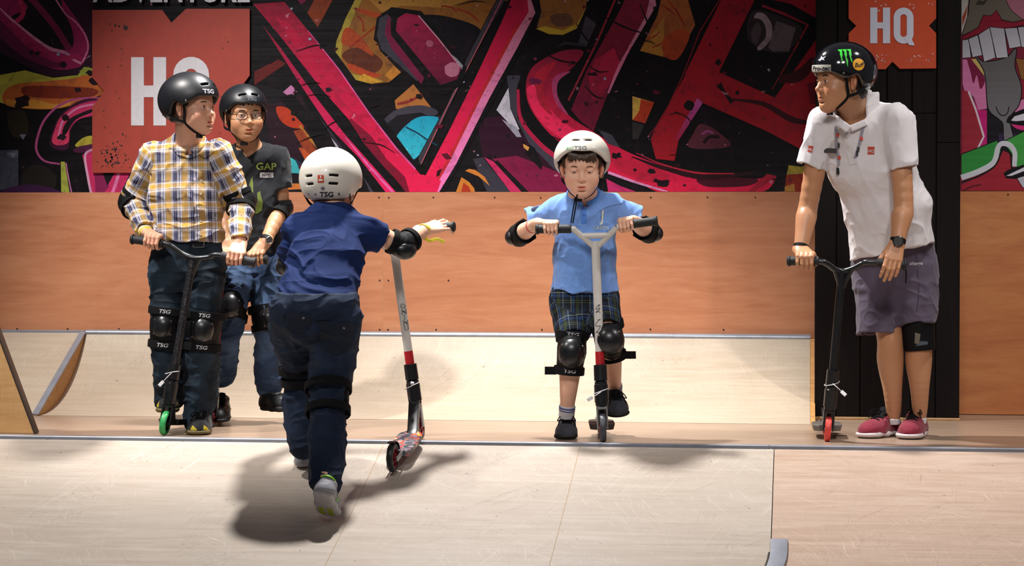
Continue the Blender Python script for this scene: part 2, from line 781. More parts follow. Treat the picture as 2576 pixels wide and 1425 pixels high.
# flat platform the riders stand on
mb = MB().box(((XL + XR) / 2, (0.0 + YB + .3) / 2, -.32), ((XR - XL) / 2, (YB + .3) / 2, .32))
mb.build('floor', FLOORM, smooth=False, kind='structure')
# the far ground below the front ramp
mb = MB().box((0, -7, -.95), (6, 6.9, .05))
mb.build('floor_lower', FLOORM, smooth=False, kind='structure')

# front ramp: two sheets meeting at a seam
prof = [(-d, ramp_z(-d)) for d in np.linspace(0, 3, 25)]
XS = (W(1953, 1137, -.02)[0] + W(1936, 1300, -.65)[0]) / 2
lp = [(-.004, ramp_z(-.004))] + prof[1:] + [(-3, -.92), (-.004, -.92)]
extr('front_ramp', lp, XL, XS - .0015, RAMPM, label='pale scratched plywood ramp sloping down from the steel edge, left of the tan section', cat='ramp')
extr('front_ramp', lp, XS + .0015, XR, RAMPR, label='tan scratched plywood ramp section at the lower right below the instructor', cat='ramp')
# sheet joints on the left section
for xa, xb in ((975, 810), (1455, 1385)):
    x = (W(xa, 1137, -.02)[0] + W(xb, 1425, -1.12)[0]) / 2
    mb = MB()
    mb.tube([(x, -d, ramp_z(-d) + .0004) for d in np.linspace(.03, 2.9, 14)], 1, 6, flat=(.0011, .0006), side=(1, 0, 0))
    mb.build('trim_%d' % (1 if xa < 1000 else 2), M('joint', 'a88c68', .7), kind='structure')

# steel edge in two lengths
XJ = W(1936, 1124, -.02)[0]
for k, (x0, x1, lab) in enumerate(((XL, XJ - .001, 'long grey steel edge strip along the top of the pale ramp'), (XJ + .001, XR, 'grey steel edge strip at the instructor\'s end of the front ramp'))):
    t = empty('steel_edge', ((x0 + x1) / 2, -.02, 0), lab, 'edge strip')
    MB().box(((x0 + x1) / 2, -.014, -.0135), ((x1 - x0) / 2, .020, .0170), bev=.003).build('strip', STEEL, t)
    for px in ((120, 460, 700, 1130, 1330, 1515, 1706, 1902) if k == 0 else (1972, 2167, 2365, 2562)):
        p = W(px, 1112 + px * .009, -.034)
        MB().lathe([(0.0005, 0), (.0045, 0), (.0040, .0015), (.0005, .002)], (p[0], -.0342, -.011), (0, -1, 0), 10).build('screw', SCREW, t)

# bent metal plate at the foot of the seam
P_ = []
xs = XS + .028
for i, d in enumerate(np.linspace(.86, 1.55, 14)):
    sh = -.05 * max(0, (d - .98) / .3) ** 1.4
    P_.append((xs + sh, -d, ramp_z(-d) + .006))
t = MB().tube(P_, 1, 12, flat=(.030, .005), side=(1, 0, 0)).build('metal_plate', STEEL, label='bent scuffed metal plate strip on the ramp seam at the bottom edge', cat='plate')
mb = MB()
mb.tube([(p[0] - .033, p[1], p[2] - .002) for p in P_[2:]], 1, 8, flat=(.004, .004), side=(1, 0, 0))
mb.build('plate_gap', DARKHOLE, t)

# rear quarter pipe
th1 = 1.0
R_ = (ARC1 - ARC0) / math.sin(2 * math.atan(ARCH / (ARC1 - ARC0)))
ang = 2 * math.atan(ARCH / (ARC1 - ARC0))
arc = [(ARC0 + R_ * math.sin(a), R_ - R_ * math.cos(a) + .001) for a in np.linspace(0, ang, 20)]
extr('quarter_pipe', arc + [(YB - .001, ARCH), (YB - .001, .0005), (ARC0 - .0, .0005)], X_bank + .002, X_rampend - .022, REARM, label='low curved birch plywood quarter pipe behind the riders', cat='ramp')
o = extr('ramp_side_board', [(y - .006, z) for y, z in arc] + [(YB - .001, ARCH + .0), (YB - .001, .0005), (ARC0 - .006, .0005)], X_rampend - .021, X_rampend, EDGEM, label='layered plywood side edge of the quarter pipe beside the black wall', cat='board')
# screws along the ramp end
for s_, (px, py) in enumerate(((2037, 872), (2037, 893), (2037, 918), (2037, 943), (2037, 965), (2037, 1012), (2036, 1040), (1661, 889), (1647, 937), (1647, 953), (1646, 992), (1646, 1030))):
    pass
ytub, ztub = ARC1 + .012, ARCH + .004
t = empty('coping_pipe', (0, ytub, ztub), 'round grey steel coping pipe along the top of the rear quarter pipe', 'pipe')
MB().cyl((X_bank + .004, ytub, ztub), (X_rampend - .02, ytub, ztub), .0165, 20).build('pipe', TUBE, t)
for px in (250, 620, 900, 1240, 1690):
    p = W(px, 853, ytub)
    MB().lathe([(.0005, 0), (.005, 0), (.004, .002), (.0005, .0025)], (p[0], ytub - .0145, ztub + .006), (0, -1, .4), 10).build('screw', SCREW, t)
# flat bank at the left with its wedge side
extr('flat_bank', [(ARC0 - .03, .001), (ARC1 - .01, ARCH + .004), (YB - .001, ARCH + .004), (YB - .001, .0005), (ARC0 - .03, .0005)], XL, X_bank - .012, REARM, label='flat plywood bank left of the curved quarter pipe', cat='ramp')
mb = MB()
pw = [(ARC0 - .03, .001), (ARC1 - .01, ARCH + .004), (YB - .001, ARCH + .004), (YB - .001, .0005), (ARC0 - .03, .0005)]
mb.prism([(X_bank - .0115, y, z) for y, z in pw], (.014, 0, 0))
mb.build('bank_wedge', EDGEM, smooth=False, label='crescent of bare brown wood between the flat bank and the curved ramp', cat='panel')
MB().tube([(X_bank - .006, ARC0 - .03, .006), (X_bank - .006, ARC1 - .01, ARCH + .008)], 1, 8, flat=(.016, .004), side=(1, 0, 0)).build('bank_edge_strip', STEEL, label='thin worn metal strip on the sloping edge of the flat bank', cat='edge strip')
MB().box(((XL + X_bank) / 2, ARC1 + .012, ARCH + .008), ((X_bank - XL) / 2, .016, .008), bev=.002).build('bank_top_strip', STEEL, label='thin grey strip along the top of the flat bank', cat='edge strip')

# slanted side board at the far left
Yb_ = .10
a, b, c_, d_ = W(-60, 690, Yb_), W(86, 1092, Yb_), W(-260, 1100, Yb_), W(-260, 690, Yb_)
b[2] = 0.002
c_[2] = 0.002
MB().prism([a, b, c_, d_], (0, .035, 0)).build('slanted_board', ply_mat('side_ply', srgb('c99c66'), srgb('a97c48'), srgb('dcb57e'), 1.0, .3, .5), smooth=False, label='upright plywood side panel with slanted edge at the far left', cat='panel')
MB().tube([a + A3(0, .017, 0), b + A3(0.004, .017, 0)], 1, 8, flat=(.021, .006), side=(0, 1, 0)).build('panel_edge_strip', M('dark_edge', '3a2c24', .5), label='dark strip capping the slanted edge of the left side panel', cat='edge strip')

# plywood sheets on the back wall
mb = MB().box((0, YB + .16, 1.2), (XR + .6, .14, 1.8))
mb.build('wall_back', M('wall_dark', '241a16', .8), smooth=False, kind='structure')
sx = W(964, 660, YB)[0]


def sheet(x0, x1, z0, z1, m, lab, screws):
    t = empty('plywood_panel', ((x0 + x1) / 2, YB, (z0 + z1) / 2), lab, 'panel', 'plywood sheets on the back wall')
    MB().box(((x0 + x1) / 2, YB + .009, (z0 + z1) / 2), ((x1 - x0) / 2, .009, (z1 - z0) / 2), bev=.0015).build('sheet', m, t)
    for px, py, r in screws:
        p = W(px, py, YB - .001)
        if x0 < p[0] < x1 and z0 < p[2] < z1:
            MB().lathe([(.0004, 0), (r, 0), (r * .9, .0012), (.0004, .0006)], p, (0, -1, 0), 10).build('screw', DARKHOLE if r > .0035 else SCREW, t)


scr = [(x, 828, .0042) for x in (43, 170, 299)] + [(953, 497, .004), (978, 498, .004), (1090, 497, .004), (955, 706, .004), (977, 706, .004), (1128, 706, .004), (955, 830, .004), (976, 830, .004), (1097, 830, .004), (1244, 497, .004), (1360, 498, .004), (1637, 497, .004), (1363, 830, .0042), (1636, 829, .0042), (1820, 830, .0042), (1780, 497, .004), (1900, 497, .004), (860, 829, .004)]
sheet(XL, sx - .0008, Z_ply0, Z_mur, WALLM, 'orange-brown plywood sheet behind the two helmeted boys at left', scr)
sheet(sx + .0008, XBK0 + .12, Z_ply0, Z_mur, WALLM, 'wide orange-brown plywood sheet behind the small boy in pale blue', scr)
sheet(XBK1 - .05, XR + .3, 0.002, W(2480, 480, YB)[2], WALLR, 'orange-brown plywood sheet at the far right beside the black wall', [(2536, 490, .0042)])
# plywood joint
MB().box((sx, YB + .001, (Z_ply0 + Z_mur) / 2), (.0008, .0006, (Z_mur - Z_ply0) / 2)).build('trim_3', M('joint_light', 'd9a878', .7), smooth=False, kind='structure')

# black plank wall, a boxed-out pier
seams = [XBK0] + [W(px, 900, YK)[0] for px in (2103, 2164, 2228, 2291, 2353)] + [XBK1]
mb = MB()
for k in range(6):
    x0, x1 = seams[k], seams[k + 1]
    zz = [0.001, 1.10 + .13 * ((k * 5) % 3), Z_TOP]
    for j in range(2):
        mb.box(((x0 + x1) / 2, YK + .01, (zz[j] + zz[j + 1]) / 2), ((x1 - x0) / 2 - .0022, .010, (zz[j + 1] - zz[j]) / 2 - .001), bev=.002)
mb.box(((XBK0 + XBK1) / 2, (YK + .012 + YB + .02) / 2, Z_TOP / 2), ((XBK1 - XBK0) / 2 - .003, (YB + .02 - YK - .012) / 2, Z_TOP / 2 - .002))
mb.build('wall_black', BLACKW, smooth=False, kind='structure')
MB().box(((XBK0 + XBK1) / 2, YK - .008, .006), ((XBK1 - XBK0) / 2, .007, .006), bev=.002).build('trim_4', M('batten', 'b08a5c', .6), kind='structure')


# ================================================================== murals
class Mural:
    def __init__(s, Y, zmin, step=.000016):
        s.zmin = zmin
        s.Y, s.V, s.F, s.C, s.k, s.step = Y, [], [], [], 0, step

    def pts(s, P):
        return [W(x, y, s.Y) for x, y in P]

    def poly(s, col, P, curve=False, col2=None, axis=None, raw=False, out=None, ocol='0c0a0c'):
        """flat printed shape; col2 fades across along the picture axis"""
        if curve: P = spline(P, 6, True)
        P = np.asarray(P, float)
        if out: s.line(ocol, list(P) + [P[0]], out, False)
        X = P if raw else np.array(s.pts(P))
        X = X.copy()
        X[:, 2] = np.maximum(X[:, 2], s.zmin)
        X[:, 1] = s.Y - s.k * s.step
        s.k += 1
        c1 = np.array(srgb(col))
        cc = np.tile(c1, (len(X), 1))
        if col2 is not None:
            c2 = np.array(srgb(col2))
            ax = np.array(axis if axis is not None else (0, 1), float)
            t = P @ ax
            t = (t - t.min()) / (np.ptp(t) + 1e-9)
            cc = c1 * (1 - t[:, None]) + c2 * t[:, None]
        b = sum(len(v) for v in s.V)
        s.V.append(X)
        s.C.append(np.hstack([cc, np.ones((len(X), 1))]))
        from mathutils.geometry import tessellate_polygon
        tri = tessellate_polygon([[Vector((v[0], v[2], 0)) for v in X]])
        for t3 in tri:
            s.F.append(tuple(b + i for i in t3))

    def line(s, col, P, w, curve=True):
        """ribbon of width w (photo pixels)"""
        P = spline(P, 6) if curve else np.asarray(P, float)
        w = np.full(len(P), w, float) if not hasattr(w, '__len__') else np.interp(np.linspace(0, 1, len(P)), np.linspace(0, 1, len(w)), w)
        T = np.gradient(P, axis=0)
        T /= np.linalg.norm(T, axis=1)[:, None] + 1e-9
        N_ = np.stack([-T[:, 1], T[:, 0]], 1)
        L, R = P + N_ * w[:, None] / 2, P - N_ * w[:, None] / 2
        XL_, XR_ = np.array(s.pts(L)), np.array(s.pts(R))
        b = sum(len(v) for v in s.V)
        X = np.vstack([XL_, XR_])
        X[:, 2] = np.maximum(X[:, 2], s.zmin)
        X[:, 1] = s.Y - s.k * s.step
        s.k += 1
        s.V.append(X)
        s.C.append(np.tile(np.array([*srgb(col), 1.0]), (len(X), 1)))
        n = len(P)
        s.F += [(b + i, b + i + 1, b + n + i + 1, b + n + i) for i in range(n - 1)]

    def blob(s, col, x, y, r, rag=.3, n=10, sx=1.0):
        a = np.linspace(0, 2 * PI, n, endpoint=False)
        rr = r * (1 + RNG.uniform(-rag, rag, n))
        s.poly(col, np.stack([x + np.cos(a) * rr * sx, y + np.sin(a) * rr], 1))

    def build(s, name, mat, parent):
        return mk(name, np.vstack(s.V), s.F, mat, parent, smooth=False, attrs={'Col': np.vstack(s.C)})


def print_mat(name, var=.35, rough=.45, streak=True, splat=True):
    t = NT(name)
    c = t.n('ShaderNodeAttribute', attribute_name='Col').outputs['Color']
    v = t.coord()
    if splat:
        f = t.noise(v, 9, 5, .65, 2.0)
        c = t.mix(t.ramp(f, [(.52, 0.0), (.60, .32)]), c, t.mix(.75, c, (.02, .005, .02)))
        f = t.noise(v, 26, 4, .6, 1.2)
        c = t.mix(t.ramp(f, [(.64, 0.0), (.66, .5)]), c, (.02, .012, .02))
        f = t.noise(v, 21, 3, .6, .4)
        c = t.mix(t.ramp(f, [(.70, 0.0), (.71, .35)]), c, (.75, .35, .45))
    if streak:
        vs = t.coord(scale=(.5, 1, 11))
        h = t.noise(vs, 2.2, 2, .4, .3)
        t.bump(h, .35, .006)
    t.base(c)
    t.set(Roughness=rough)
    t.b.inputs['Specular IOR Level'].default_value = .22
    return t.m


mu = Mural(YB + .0015, Z_mur)
T_ = empty('graffiti_banner', (0, YB, 1.5), 'wide printed banner of pink, black and orange graffiti on the back wall', 'banner')
zt = Z_TOP
mu.poly('050304', [(XL, 0, zt), (XBK0 + .1, 0, zt), (XBK0 + .1, 0, Z_mur), (XL, 0, Z_mur)], raw=True)
mu.poly('0e0b10', [(1090, 300), (1450, 40), (1560, 60), (1400, 330), (1200, 483), (1090, 483)])
mu.poly('131016', [(640, 210), (760, 240), (830, 400), (770, 483), (650, 483)])
# --- left part: loops, bull and arcs
mu.poly('2a0b22', [(-60, -20), (235, -20), (235, 180), (130, 200), (-60, 100)])
mu.poly('8c1a4e', [(-60, 40), (0, 81), (35, 116), (88, 154), (140, 175), (189, 172), (211, 158), (225, 123), (218, 88), (189, 42), (150, -10), (110, -40), (-60, -40)], True, out=5)
mu.poly('5c1238', [(-60, 60), (0, 95), (40, 130), (88, 158), (140, 172), (160, 160), (120, 150), (60, 110), (0, 50), (-60, 10)], True)
mu.poly('10090f', [(28, 44), (70, 20), (45, -20), (140, -20), (160, 30), (180, 70), (185, 110), (170, 125), (123, 116), (70, 81)], True)
mu.line('c07a9c', [(0, 21), (28, 48), (70, 84), (123, 121), (165, 133), (185, 150), (205, 160)], [3, 8, 9, 7, 6])
mu.line('c76f9a', [(138, -5), (165, 35), (190, 55), (215, 90), (221, 123), (207, 157)], [4, 4, 4, 4])
mu.line('70173f', [(72, -10), (100, 20), (140, 70), (175, 125)], 16)
mu.line('9a2050', [(30, 60), (90, 110), (150, 145), (200, 140)], 12)
mu.line('a8244e', [(46, -8), (58, 18), (56, 40), (40, 55)], 12)
mu.poly('a9a53a', [(-20, 195), (0, 189), (63, 177), (133, 196), (196, 189), (211, 168), (232, 172), (232, 200), (150, 210), (40, 215), (-20, 240)], out=4)
mu.poly('b3b040', [(-20, 195), (20, 200), (40, 215), (10, 235), (15, 262), (0, 258), (-20, 250)])
mu.poly('b5602a', [(10, 232), (40, 212), (133, 203), (196, 195), (215, 178), (240, 185), (262, 228), (232, 248), (140, 274), (35, 270), (8, 255)], True)
mu.poly('7a2c18', [(53, 228), (80, 216), (232, 222), (232, 243), (140, 248), (70, 242)], True)
mu.poly('c88a34', [(15, 250), (50, 254), (90, 250), (140, 262), (190, 250), (150, 272), (35, 270)], True)
mu.poly('8f9a3c', [(200, 178), (222, 168), (232, 176), (228, 188), (205, 190)])
mu.poly('231f12', [(20, 285), (60, 278), (72, 320), (60, 345), (30, 340)], True)
mu.poly('1a1712', [(60, 430), (100, 415), (140, 440), (130, 480), (60, 480)], True)
mu.line('a8487c', [(252, 247), (196, 249), (147, 267), (112, 302), (95, 344), (92, 379), (112, 405), (151, 413)], [5, 5, 6, 6, 6, 5, 4])
mu.poly('3a0f2c', [(152, 290), (196, 255), (245, 250), (245, 290), (200, 300), (178, 330), (172, 372), (147, 378), (126, 362), (134, 326)], True)
mu.poly('b52a5c', [(154, 293), (196, 264), (250, 254), (250, 284), (200, 300), (176, 325), (172, 358), (147, 366), (131, 356), (138, 326)], True, 'd03a5e')
mu.line('d078a4', [(240, 262), (196, 272), (160, 302), (148, 342), (152, 352)], 5)
mu.poly('150d12', [(157, 345), (160, 320), (180, 296), (232, 274), (232, 282), (190, 302), (168, 335)], True)
mu.poly('a89a34', [(189, 365), (211, 346), (236, 343), (236, 365), (200, 370)], True)
mu.poly('4a1438', [(183, 378), (200, 368), (236, 362), (236, 375), (205, 385), (190, 384)])
mu.poly('b52858', [(207, 390), (225, 376), (240, 372), (240, 430), (330, 430), (305, 492), (228, 492)])
mu.line('c890b0', [(232, 376), (214, 392), (222, 450), (230, 490)], 6)
mu.poly('7a1c4a', [(238, 440), (262, 436), (275, 470), (262, 490), (240, 490)])
mu.poly('120b10', [(258, 433), (290, 433), (270, 468)])
mu.line('d070a0', [(300, 435), (282, 490)], 8)
mu.poly('9aa040', [(153, 407), (163, 407), (175, 490), (154, 490)])
mu.line('c070a0', [(166, 410), (172, 445), (181, 490)], 3)
mu.poly('3c3f4c', [(-20, 379), (46, 377), (46, 467), (-20, 490)])
mu.poly('545868', [(15, 385), (46, 377), (46, 395), (25, 400)])
mu.poly('35143a', [(8, 490), (20, 474), (75, 464), (130, 474), (155, 490)], True)
for x, y, r in ((155, 345, 8), (56, 257, 15), (158, 163, 8), (226, 184, 7), (95, 134, 5), (196, 226, 6), (238, 204, 10), (163, 297, 8), (79, 132, 5)):
    mu.blob('1c0b14', x, y, r, .3, 10, 1.3)
for x, y in ((57, 345), (32, 392)):
    mu.poly('6a7080', [(x - 8, y - 7), (x + 9, y - 6), (x + 1, y + 7)])
# --- between sign and the long stroke
mu.poly('7c3418', [(765, 39), (796, -10), (842, -10), (789, 88), (779, 70)])
mu.poly('1a0c10', [(730, 10), (790, 0), (775, 30), (745, 50)])
mu.poly('7a1545', [(716, -10), (785, -10), (754, 14), (725, 14)])
mu.poly('5a1a18', [(640, 180), (700, 150), (720, 160), (640, 215)])
mu.poly('24101a', [(660, 270), (760, 240), (800, 380), (700, 420)])
mu.poly('a8341c', [(695, 270), (723, 272), (745, 295), (765, 321), (733, 321), (705, 302)], True)
mu.poly('b4502a', [(751, 372), (775, 372), (811, 381), (814, 410), (768, 404)], out=0)
mu.line('a06a2c', [(754, 316), (775, 344), (800, 372), (812, 385)], 7)
mu.poly('8a3a1e', [(738, 330), (760, 325), (800, 385), (790, 400), (760, 370)])
mu.poly('3ab0b8', [(719, 398), (735, 398), (761, 418), (758, 437), (723, 435)])
mu.poly('20304a', [(740, 396), (765, 415), (760, 440)])
mu.poly('08080c', [(715, 437), (765, 440), (765, 475), (715, 475)])
mu.poly('c07034', [(730, 462), (760, 462), (764, 476), (720, 478)])
mu.poly('b0709c', [(732, 214), (749, 230), (730, 245), (712, 232)])
mu.poly('060406', [(700, 246), (735, 236), (860, 379), (900, 420), (940, 490), (830, 490), (811, 400), (770, 320)])
mu.poly('b9b4c4', [(833, 346), (860, 379), (849, 379)])
mu.poly('3c3a4a', [(885, 375), (905, 385), (975, 490), (930, 490)])
mu.poly('2b2833', [(800, 290), (820, 315), (905, 430), (890, 430)])
# --- orange cloud
mu.poly('8a5a26', [(898, -10), (1340, -10), (1256, 5), (1211, 78), (1126, 42), (1053, 39), (1000, 21), (955, 35), (944, 84), (956, 128), (1009, 182), (979, 207), (933, 211), (874, 196), (842, 154), (846, 105), (870, 45)], out=6)
mu.poly('9c8a34', [(898, -10), (915, -10), (888, 45), (862, 105), (858, 150), (884, 186), (940, 196), (965, 205), (933, 211), (874, 196), (842, 154), (846, 105), (870, 45)])
mu.poly('a87a36', [(930, 0), (1180, 0), (1120, 20), (1010, 14), (960, 30)])
mu.poly('a5451f', [(895, 20), (950, 32), (985, 50), (945, 45), (900, 30)], True)
mu.poly('5a2c1a', [(860, 140), (900, 120), (960, 150), (950, 180), (905, 180)], True)
mu.poly('a8401e', [(880, 175), (930, 195), (960, 190), (925, 178), (880, 160)], True)
mu.poly('c0902f', [(915, 185), (960, 206), (935, 211), (900, 200)])
mu.poly('b8782c', [(968, 190), (990, 165), (1009, 182), (985, 202)])
mu.poly('a2431f', [(870, 70), (905, 90), (940, 140), (900, 120), (860, 110)], True)
for a_ in ((1110, 15, 1150, 30), (1150, 22, 1205, 55), (960, 55, 880, 120), (900, 40, 915, 80)):
    mu.line('8a2a1a', [(a_[0], a_[1]), ((a_[0] + a_[2]) / 2 + 5, (a_[1] + a_[3]) / 2 - 4), (a_[2], a_[3])], 4)
mu.poly('0d0b12', [(1053, 39), (1126, 42), (1211, 78), (1175, 150), (1110, 130), (1060, 60)], True)
# orange facet and cyan eye
mu.poly('050406', [(900, 215), (985, 215), (1040, 190), (1110, 290), (1095, 330), (1030, 420), (960, 330), (930, 260)])
mu.poly('a86a34', [(1040, 212), (1098, 288), (996, 274), (993, 253)])
mu.line('8a2f28', [(1000, 262), (1030, 255), (1062, 238)], 7)
mu.poly('3e3b48', [(958, 312), (996, 277), (1056, 265), (1098, 277), (1091, 291), (1021, 288), (972, 326)], True)
mu.poly('15131a', [(950, 330), (1000, 290), (1060, 283), (1090, 300), (1040, 420), (990, 380)])
mu.poly('1b9dc0', [(1102, 296), (1056, 294), (1021, 316), (995, 351), (1010, 382), (1035, 403), (1063, 379), (1091, 323)], True, '35b8d0')
mu.line('0b3a50', [(1021, 320), (1050, 335), (1075, 352), (1100, 366)], 4)
mu.poly('7ad4e4', [(1015, 372), (1025, 375), (1023, 383), (1014, 381)])
# maroon lower band, flames and white shards
mu.poly('2e0c22', [(1200, 300), (1267, 291), (1400, 421), (1440, 490), (1319, 490), (1214, 396)])
mu.poly('7c1440', [(1240, 400), (1300, 392), (1420, 440), (1450, 490), (1320, 490)])
mu.poly('35333f', [(1190, 400), (1214, 396), (1284, 490), (1225, 490)])
mu.poly('c0285c', [(1218, 396), (1242, 407), (1312, 490), (1284, 490)])
mu.poly('0d0a10', [(1242, 407), (1252, 404), (1330, 490), (1312, 490)])
mu.poly('c47a30', [(1147, 490), (1161, 446), (1180, 458), (1193, 474), (1195, 490)])
mu.poly('a8341c', [(1160, 486), (1166, 460), (1180, 470), (1185, 486)])
mu.poly('c87a34', [(1170, 430), (1180, 425), (1196, 428), (1220, 446), (1232, 468), (1204, 444)])
mu.poly('c9c8d8', [(1288, 204), (1249, 277), (1295, 326), (1307, 326), (1284, 274), (1281, 232)])
mu.poly('3f3d4a', [(1275, 190), (1310, 190), (1300, 225), (1302, 298), (1400, 405), (1400, 432), (1330, 360), (1285, 274)])
mu.poly('9a9aac', [(1262, 300), (1300, 345), (1312, 345), (1300, 320)])
mu.poly('0b090c', [(1330, 365), (1345, 372), (1365, 415), (1362, 428), (1320, 385)])
mu.poly('d09a4c', [(1315, 361), (1332, 371), (1328, 380), (1318, 372)])
# upper middle orange tab
mu.poly('86592a', [(1340, -10), (1356, -10), (1362, 30), (1351, 67), (1381, 84), (1416, 86), (1451, 67), (1474, 21), (1476, -10)], out=6)
mu.poly('b0952f', [(1348, 72), (1370, 66), (1416, 76), (1451, 60), (1474, 21), (1451, 72), (1416, 88), (1381, 86)])
mu.poly('5d4030', [(1385, 40), (1430, 35), (1440, 60), (1400, 66)], True)
mu.poly('3b3946', [(1474, 40), (1500, 60), (1478, 110), (1440, 190), (1436, 180)])
mu.poly('2b2933', [(1380, 130), (1420, 105), (1470, 110), (1480, 150), (1440, 200)])
# --- V stroke
mu.poly('050406', [(600, -20), (735, -20), (1068, 440), (1290, -20), (1350, -20), (1358, 40), (1120, 490), (940, 490)])
mu.poly('8a1030', [(637, 10), (716, 5), (775, 77), (853, 175), (926, 281), (996, 372), (1067, 449), (1100, 490), (1028, 490), (916, 344), (810, 225), (705, 91)], col2='e01a50')
mu.poly('a81038', [(690, 40), (730, 60), (800, 165), (845, 230), (900, 300), (860, 262), (760, 140)], col2='b01840')
mu.line('d0559a', [(775, 77), (853, 175), (926, 281), (996, 372), (1045, 426)], [1.5, 3, 3, 4, 4], False)
mu.line('7a0c2c', [(880, 300), (925, 352), (965, 405), (1010, 452), (1030, 486)], [6, 26, 18, 22, 14])
mu.poly('800f30', [(660, 62), (705, 119), (796, 246), (867, 337), (996, 490), (970, 490), (902, 396), (825, 316), (754, 210)], col2='e02060')
mu.line('e060a8', [(868, 345), (930, 420), (988, 490)], [2, 6, 10], False)
mu.poly('38353f', [(1256, -10), (1239, 21), (1175, 147), (1126, 263), (1052, 398), (1058, 417), (1196, 133), (1270, 0)], out=3)
mu.line('c05a6a', [(1262, 0), (1192, 140), (1126, 268), (1060, 412)], 2, False)
mu.poly('a8143c', [(1290, -10), (1333, -10), (1347, 32), (1302, 119), (1232, 246), (1147, 414), (1105, 490), (1052, 490), (1067, 449), (1126, 337), (1196, 196), (1260, 60)], col2='ea1e54')
mu.poly('b02428', [(1300, 60), (1318, 60), (1250, 190), (1180, 330), (1110, 470), (1090, 470), (1160, 330), (1230, 190)], col2='c22a38')
mu.poly('c07a92', [(1333, -10), (1347, 32), (1302, 119), (1232, 246), (1147, 414), (1105, 490), (1088, 490), (1130, 410), (1210, 246), (1292, 90), (1330, 30), (1326, -10)], col2='ee7ac0')
mu.poly('e01c50', [(1018, 440), (1065, 440), (1110, 455), (1100, 490), (1030, 490)])
mu.poly('5a0c24', [(1110, 388), (1125, 385), (1138, 400), (1122, 402)])
mu.poly('30060e', [(1100, 430), (1112, 424), (1106, 442), (1097, 446)])
# little capsule stroke
mu.poly('060508', [(940, 100), (948, 45), (985, 18), (1060, 28), (1175, 170), (1160, 215), (1120, 240), (1080, 230), (975, 130)])
mu.poly('3a3844', [(948, 90), (955, 45), (975, 35), (985, 48), (975, 80), (1060, 190), (1050, 205), (960, 125)])
mu.poly('70163c', [(968, 84), (973, 50), (982, 39), (984, 88), (1067, 196), (1060, 212), (985, 122)])
mu.poly('9c1c48', [(1000, 46), (1021, 33), (1053, 39), (1161, 172), (1150, 200), (1109, 214), (996, 77)], col2='5a1030')
mu.line('c58ca0', [(1053, 39), (1105, 100), (1161, 172)], 3, False)
mu.blob('b06a86', 1137, 176, 19, .08, 14)
mu.blob('b05a78', 1081, 110, 9, .1, 12)
mu.poly('8a8a98', [(1138, 138), (1150, 148), (1165, 165), (1162, 175)])
# --- big C
mu.poly('050406', [(1302, 215), (1320, 160), (1370, 128), (1425, 112), (1475, 118), (1500, 60), (1560, 0), (1780, -10), (1700, 150), (1650, 350), (1660, 400), (1850, 425), (1960, 420), (1985, 440), (1960, 490), (1600, 490), (1420, 420), (1330, 330)])
mu.line('b01c46', [(1303, 225), (1310, 298), (1352, 356), (1398, 394), (1440, 415)], [7, 10, 12, 12])
mu.poly('7c1836', [(1468, 130), (1423, 126), (1370, 147), (1335, 175), (1323, 218), (1332, 267), (1370, 323), (1420, 366), (1528, 432), (1609, 462), (1690, 490), (1900, 490), (1953, 445), (1920, 448), (1847, 455), (1756, 434), (1668, 416), (1598, 391), (1546, 365), (1496, 333), (1440, 298), (1402, 256), (1393, 218), (1405, 195), (1440, 170)], True, 'e21c4a', axis=(-.1, 1))
mu.poly('ec2a5c', [(1325, 225), (1352, 218), (1375, 262), (1420, 310), (1500, 358), (1480, 372), (1400, 340), (1345, 285)], True)
mu.poly('b01e38', [(1345, 190), (1365, 170), (1400, 155), (1372, 200), (1368, 240), (1390, 290), (1360, 265), (1348, 225)], True)
mu.poly('a84070', [(1388, 215), (1400, 190), (1435, 180), (1405, 205), (1404, 245), (1430, 290), (1400, 262)], True)
mu.poly('c01c3e', [(1560, 400), (1660, 425), (1680, 452), (1620, 455), (1550, 425)], True)
mu.poly('4a0e22', [(1760, 448), (1900, 450), (1880, 468), (1780, 470)], True)
mu.line('2c0a14', [(1590, 395), (1660, 420), (1760, 445), (1850, 440), (1900, 432)], [3, 10, 14, 10, 4])
mu.line('b8243c', [(1600, 385), (1668, 414), (1756, 435), (1847, 437)], [2, 3, 4, 3])
mu.line('0b090c', [(1525, 441), (1590, 470), (1650, 492)], 10)
mu.line('d890c4', [(1530, 434), (1600, 459), (1680, 483)], [7, 6, 4])
mu.poly('c02a68', [(1525, 450), (1560, 468), (1600, 492), (1530, 492)])
mu.poly('a81c38', [(1930, 438), (1953, 443), (1900, 486), (1880, 486)])
for x, y, r, q in ((1350, 205, 14, '6a1a48'), (1552, 392, 12, '1a0810'), (1640, 430, 9, '1a0810'), (1720, 440, 8, '2a0a14'), (1670, 460, 12, '1c0a12')):
    mu.blob(q, x, y, r * .7, .4, 11, 1.6)
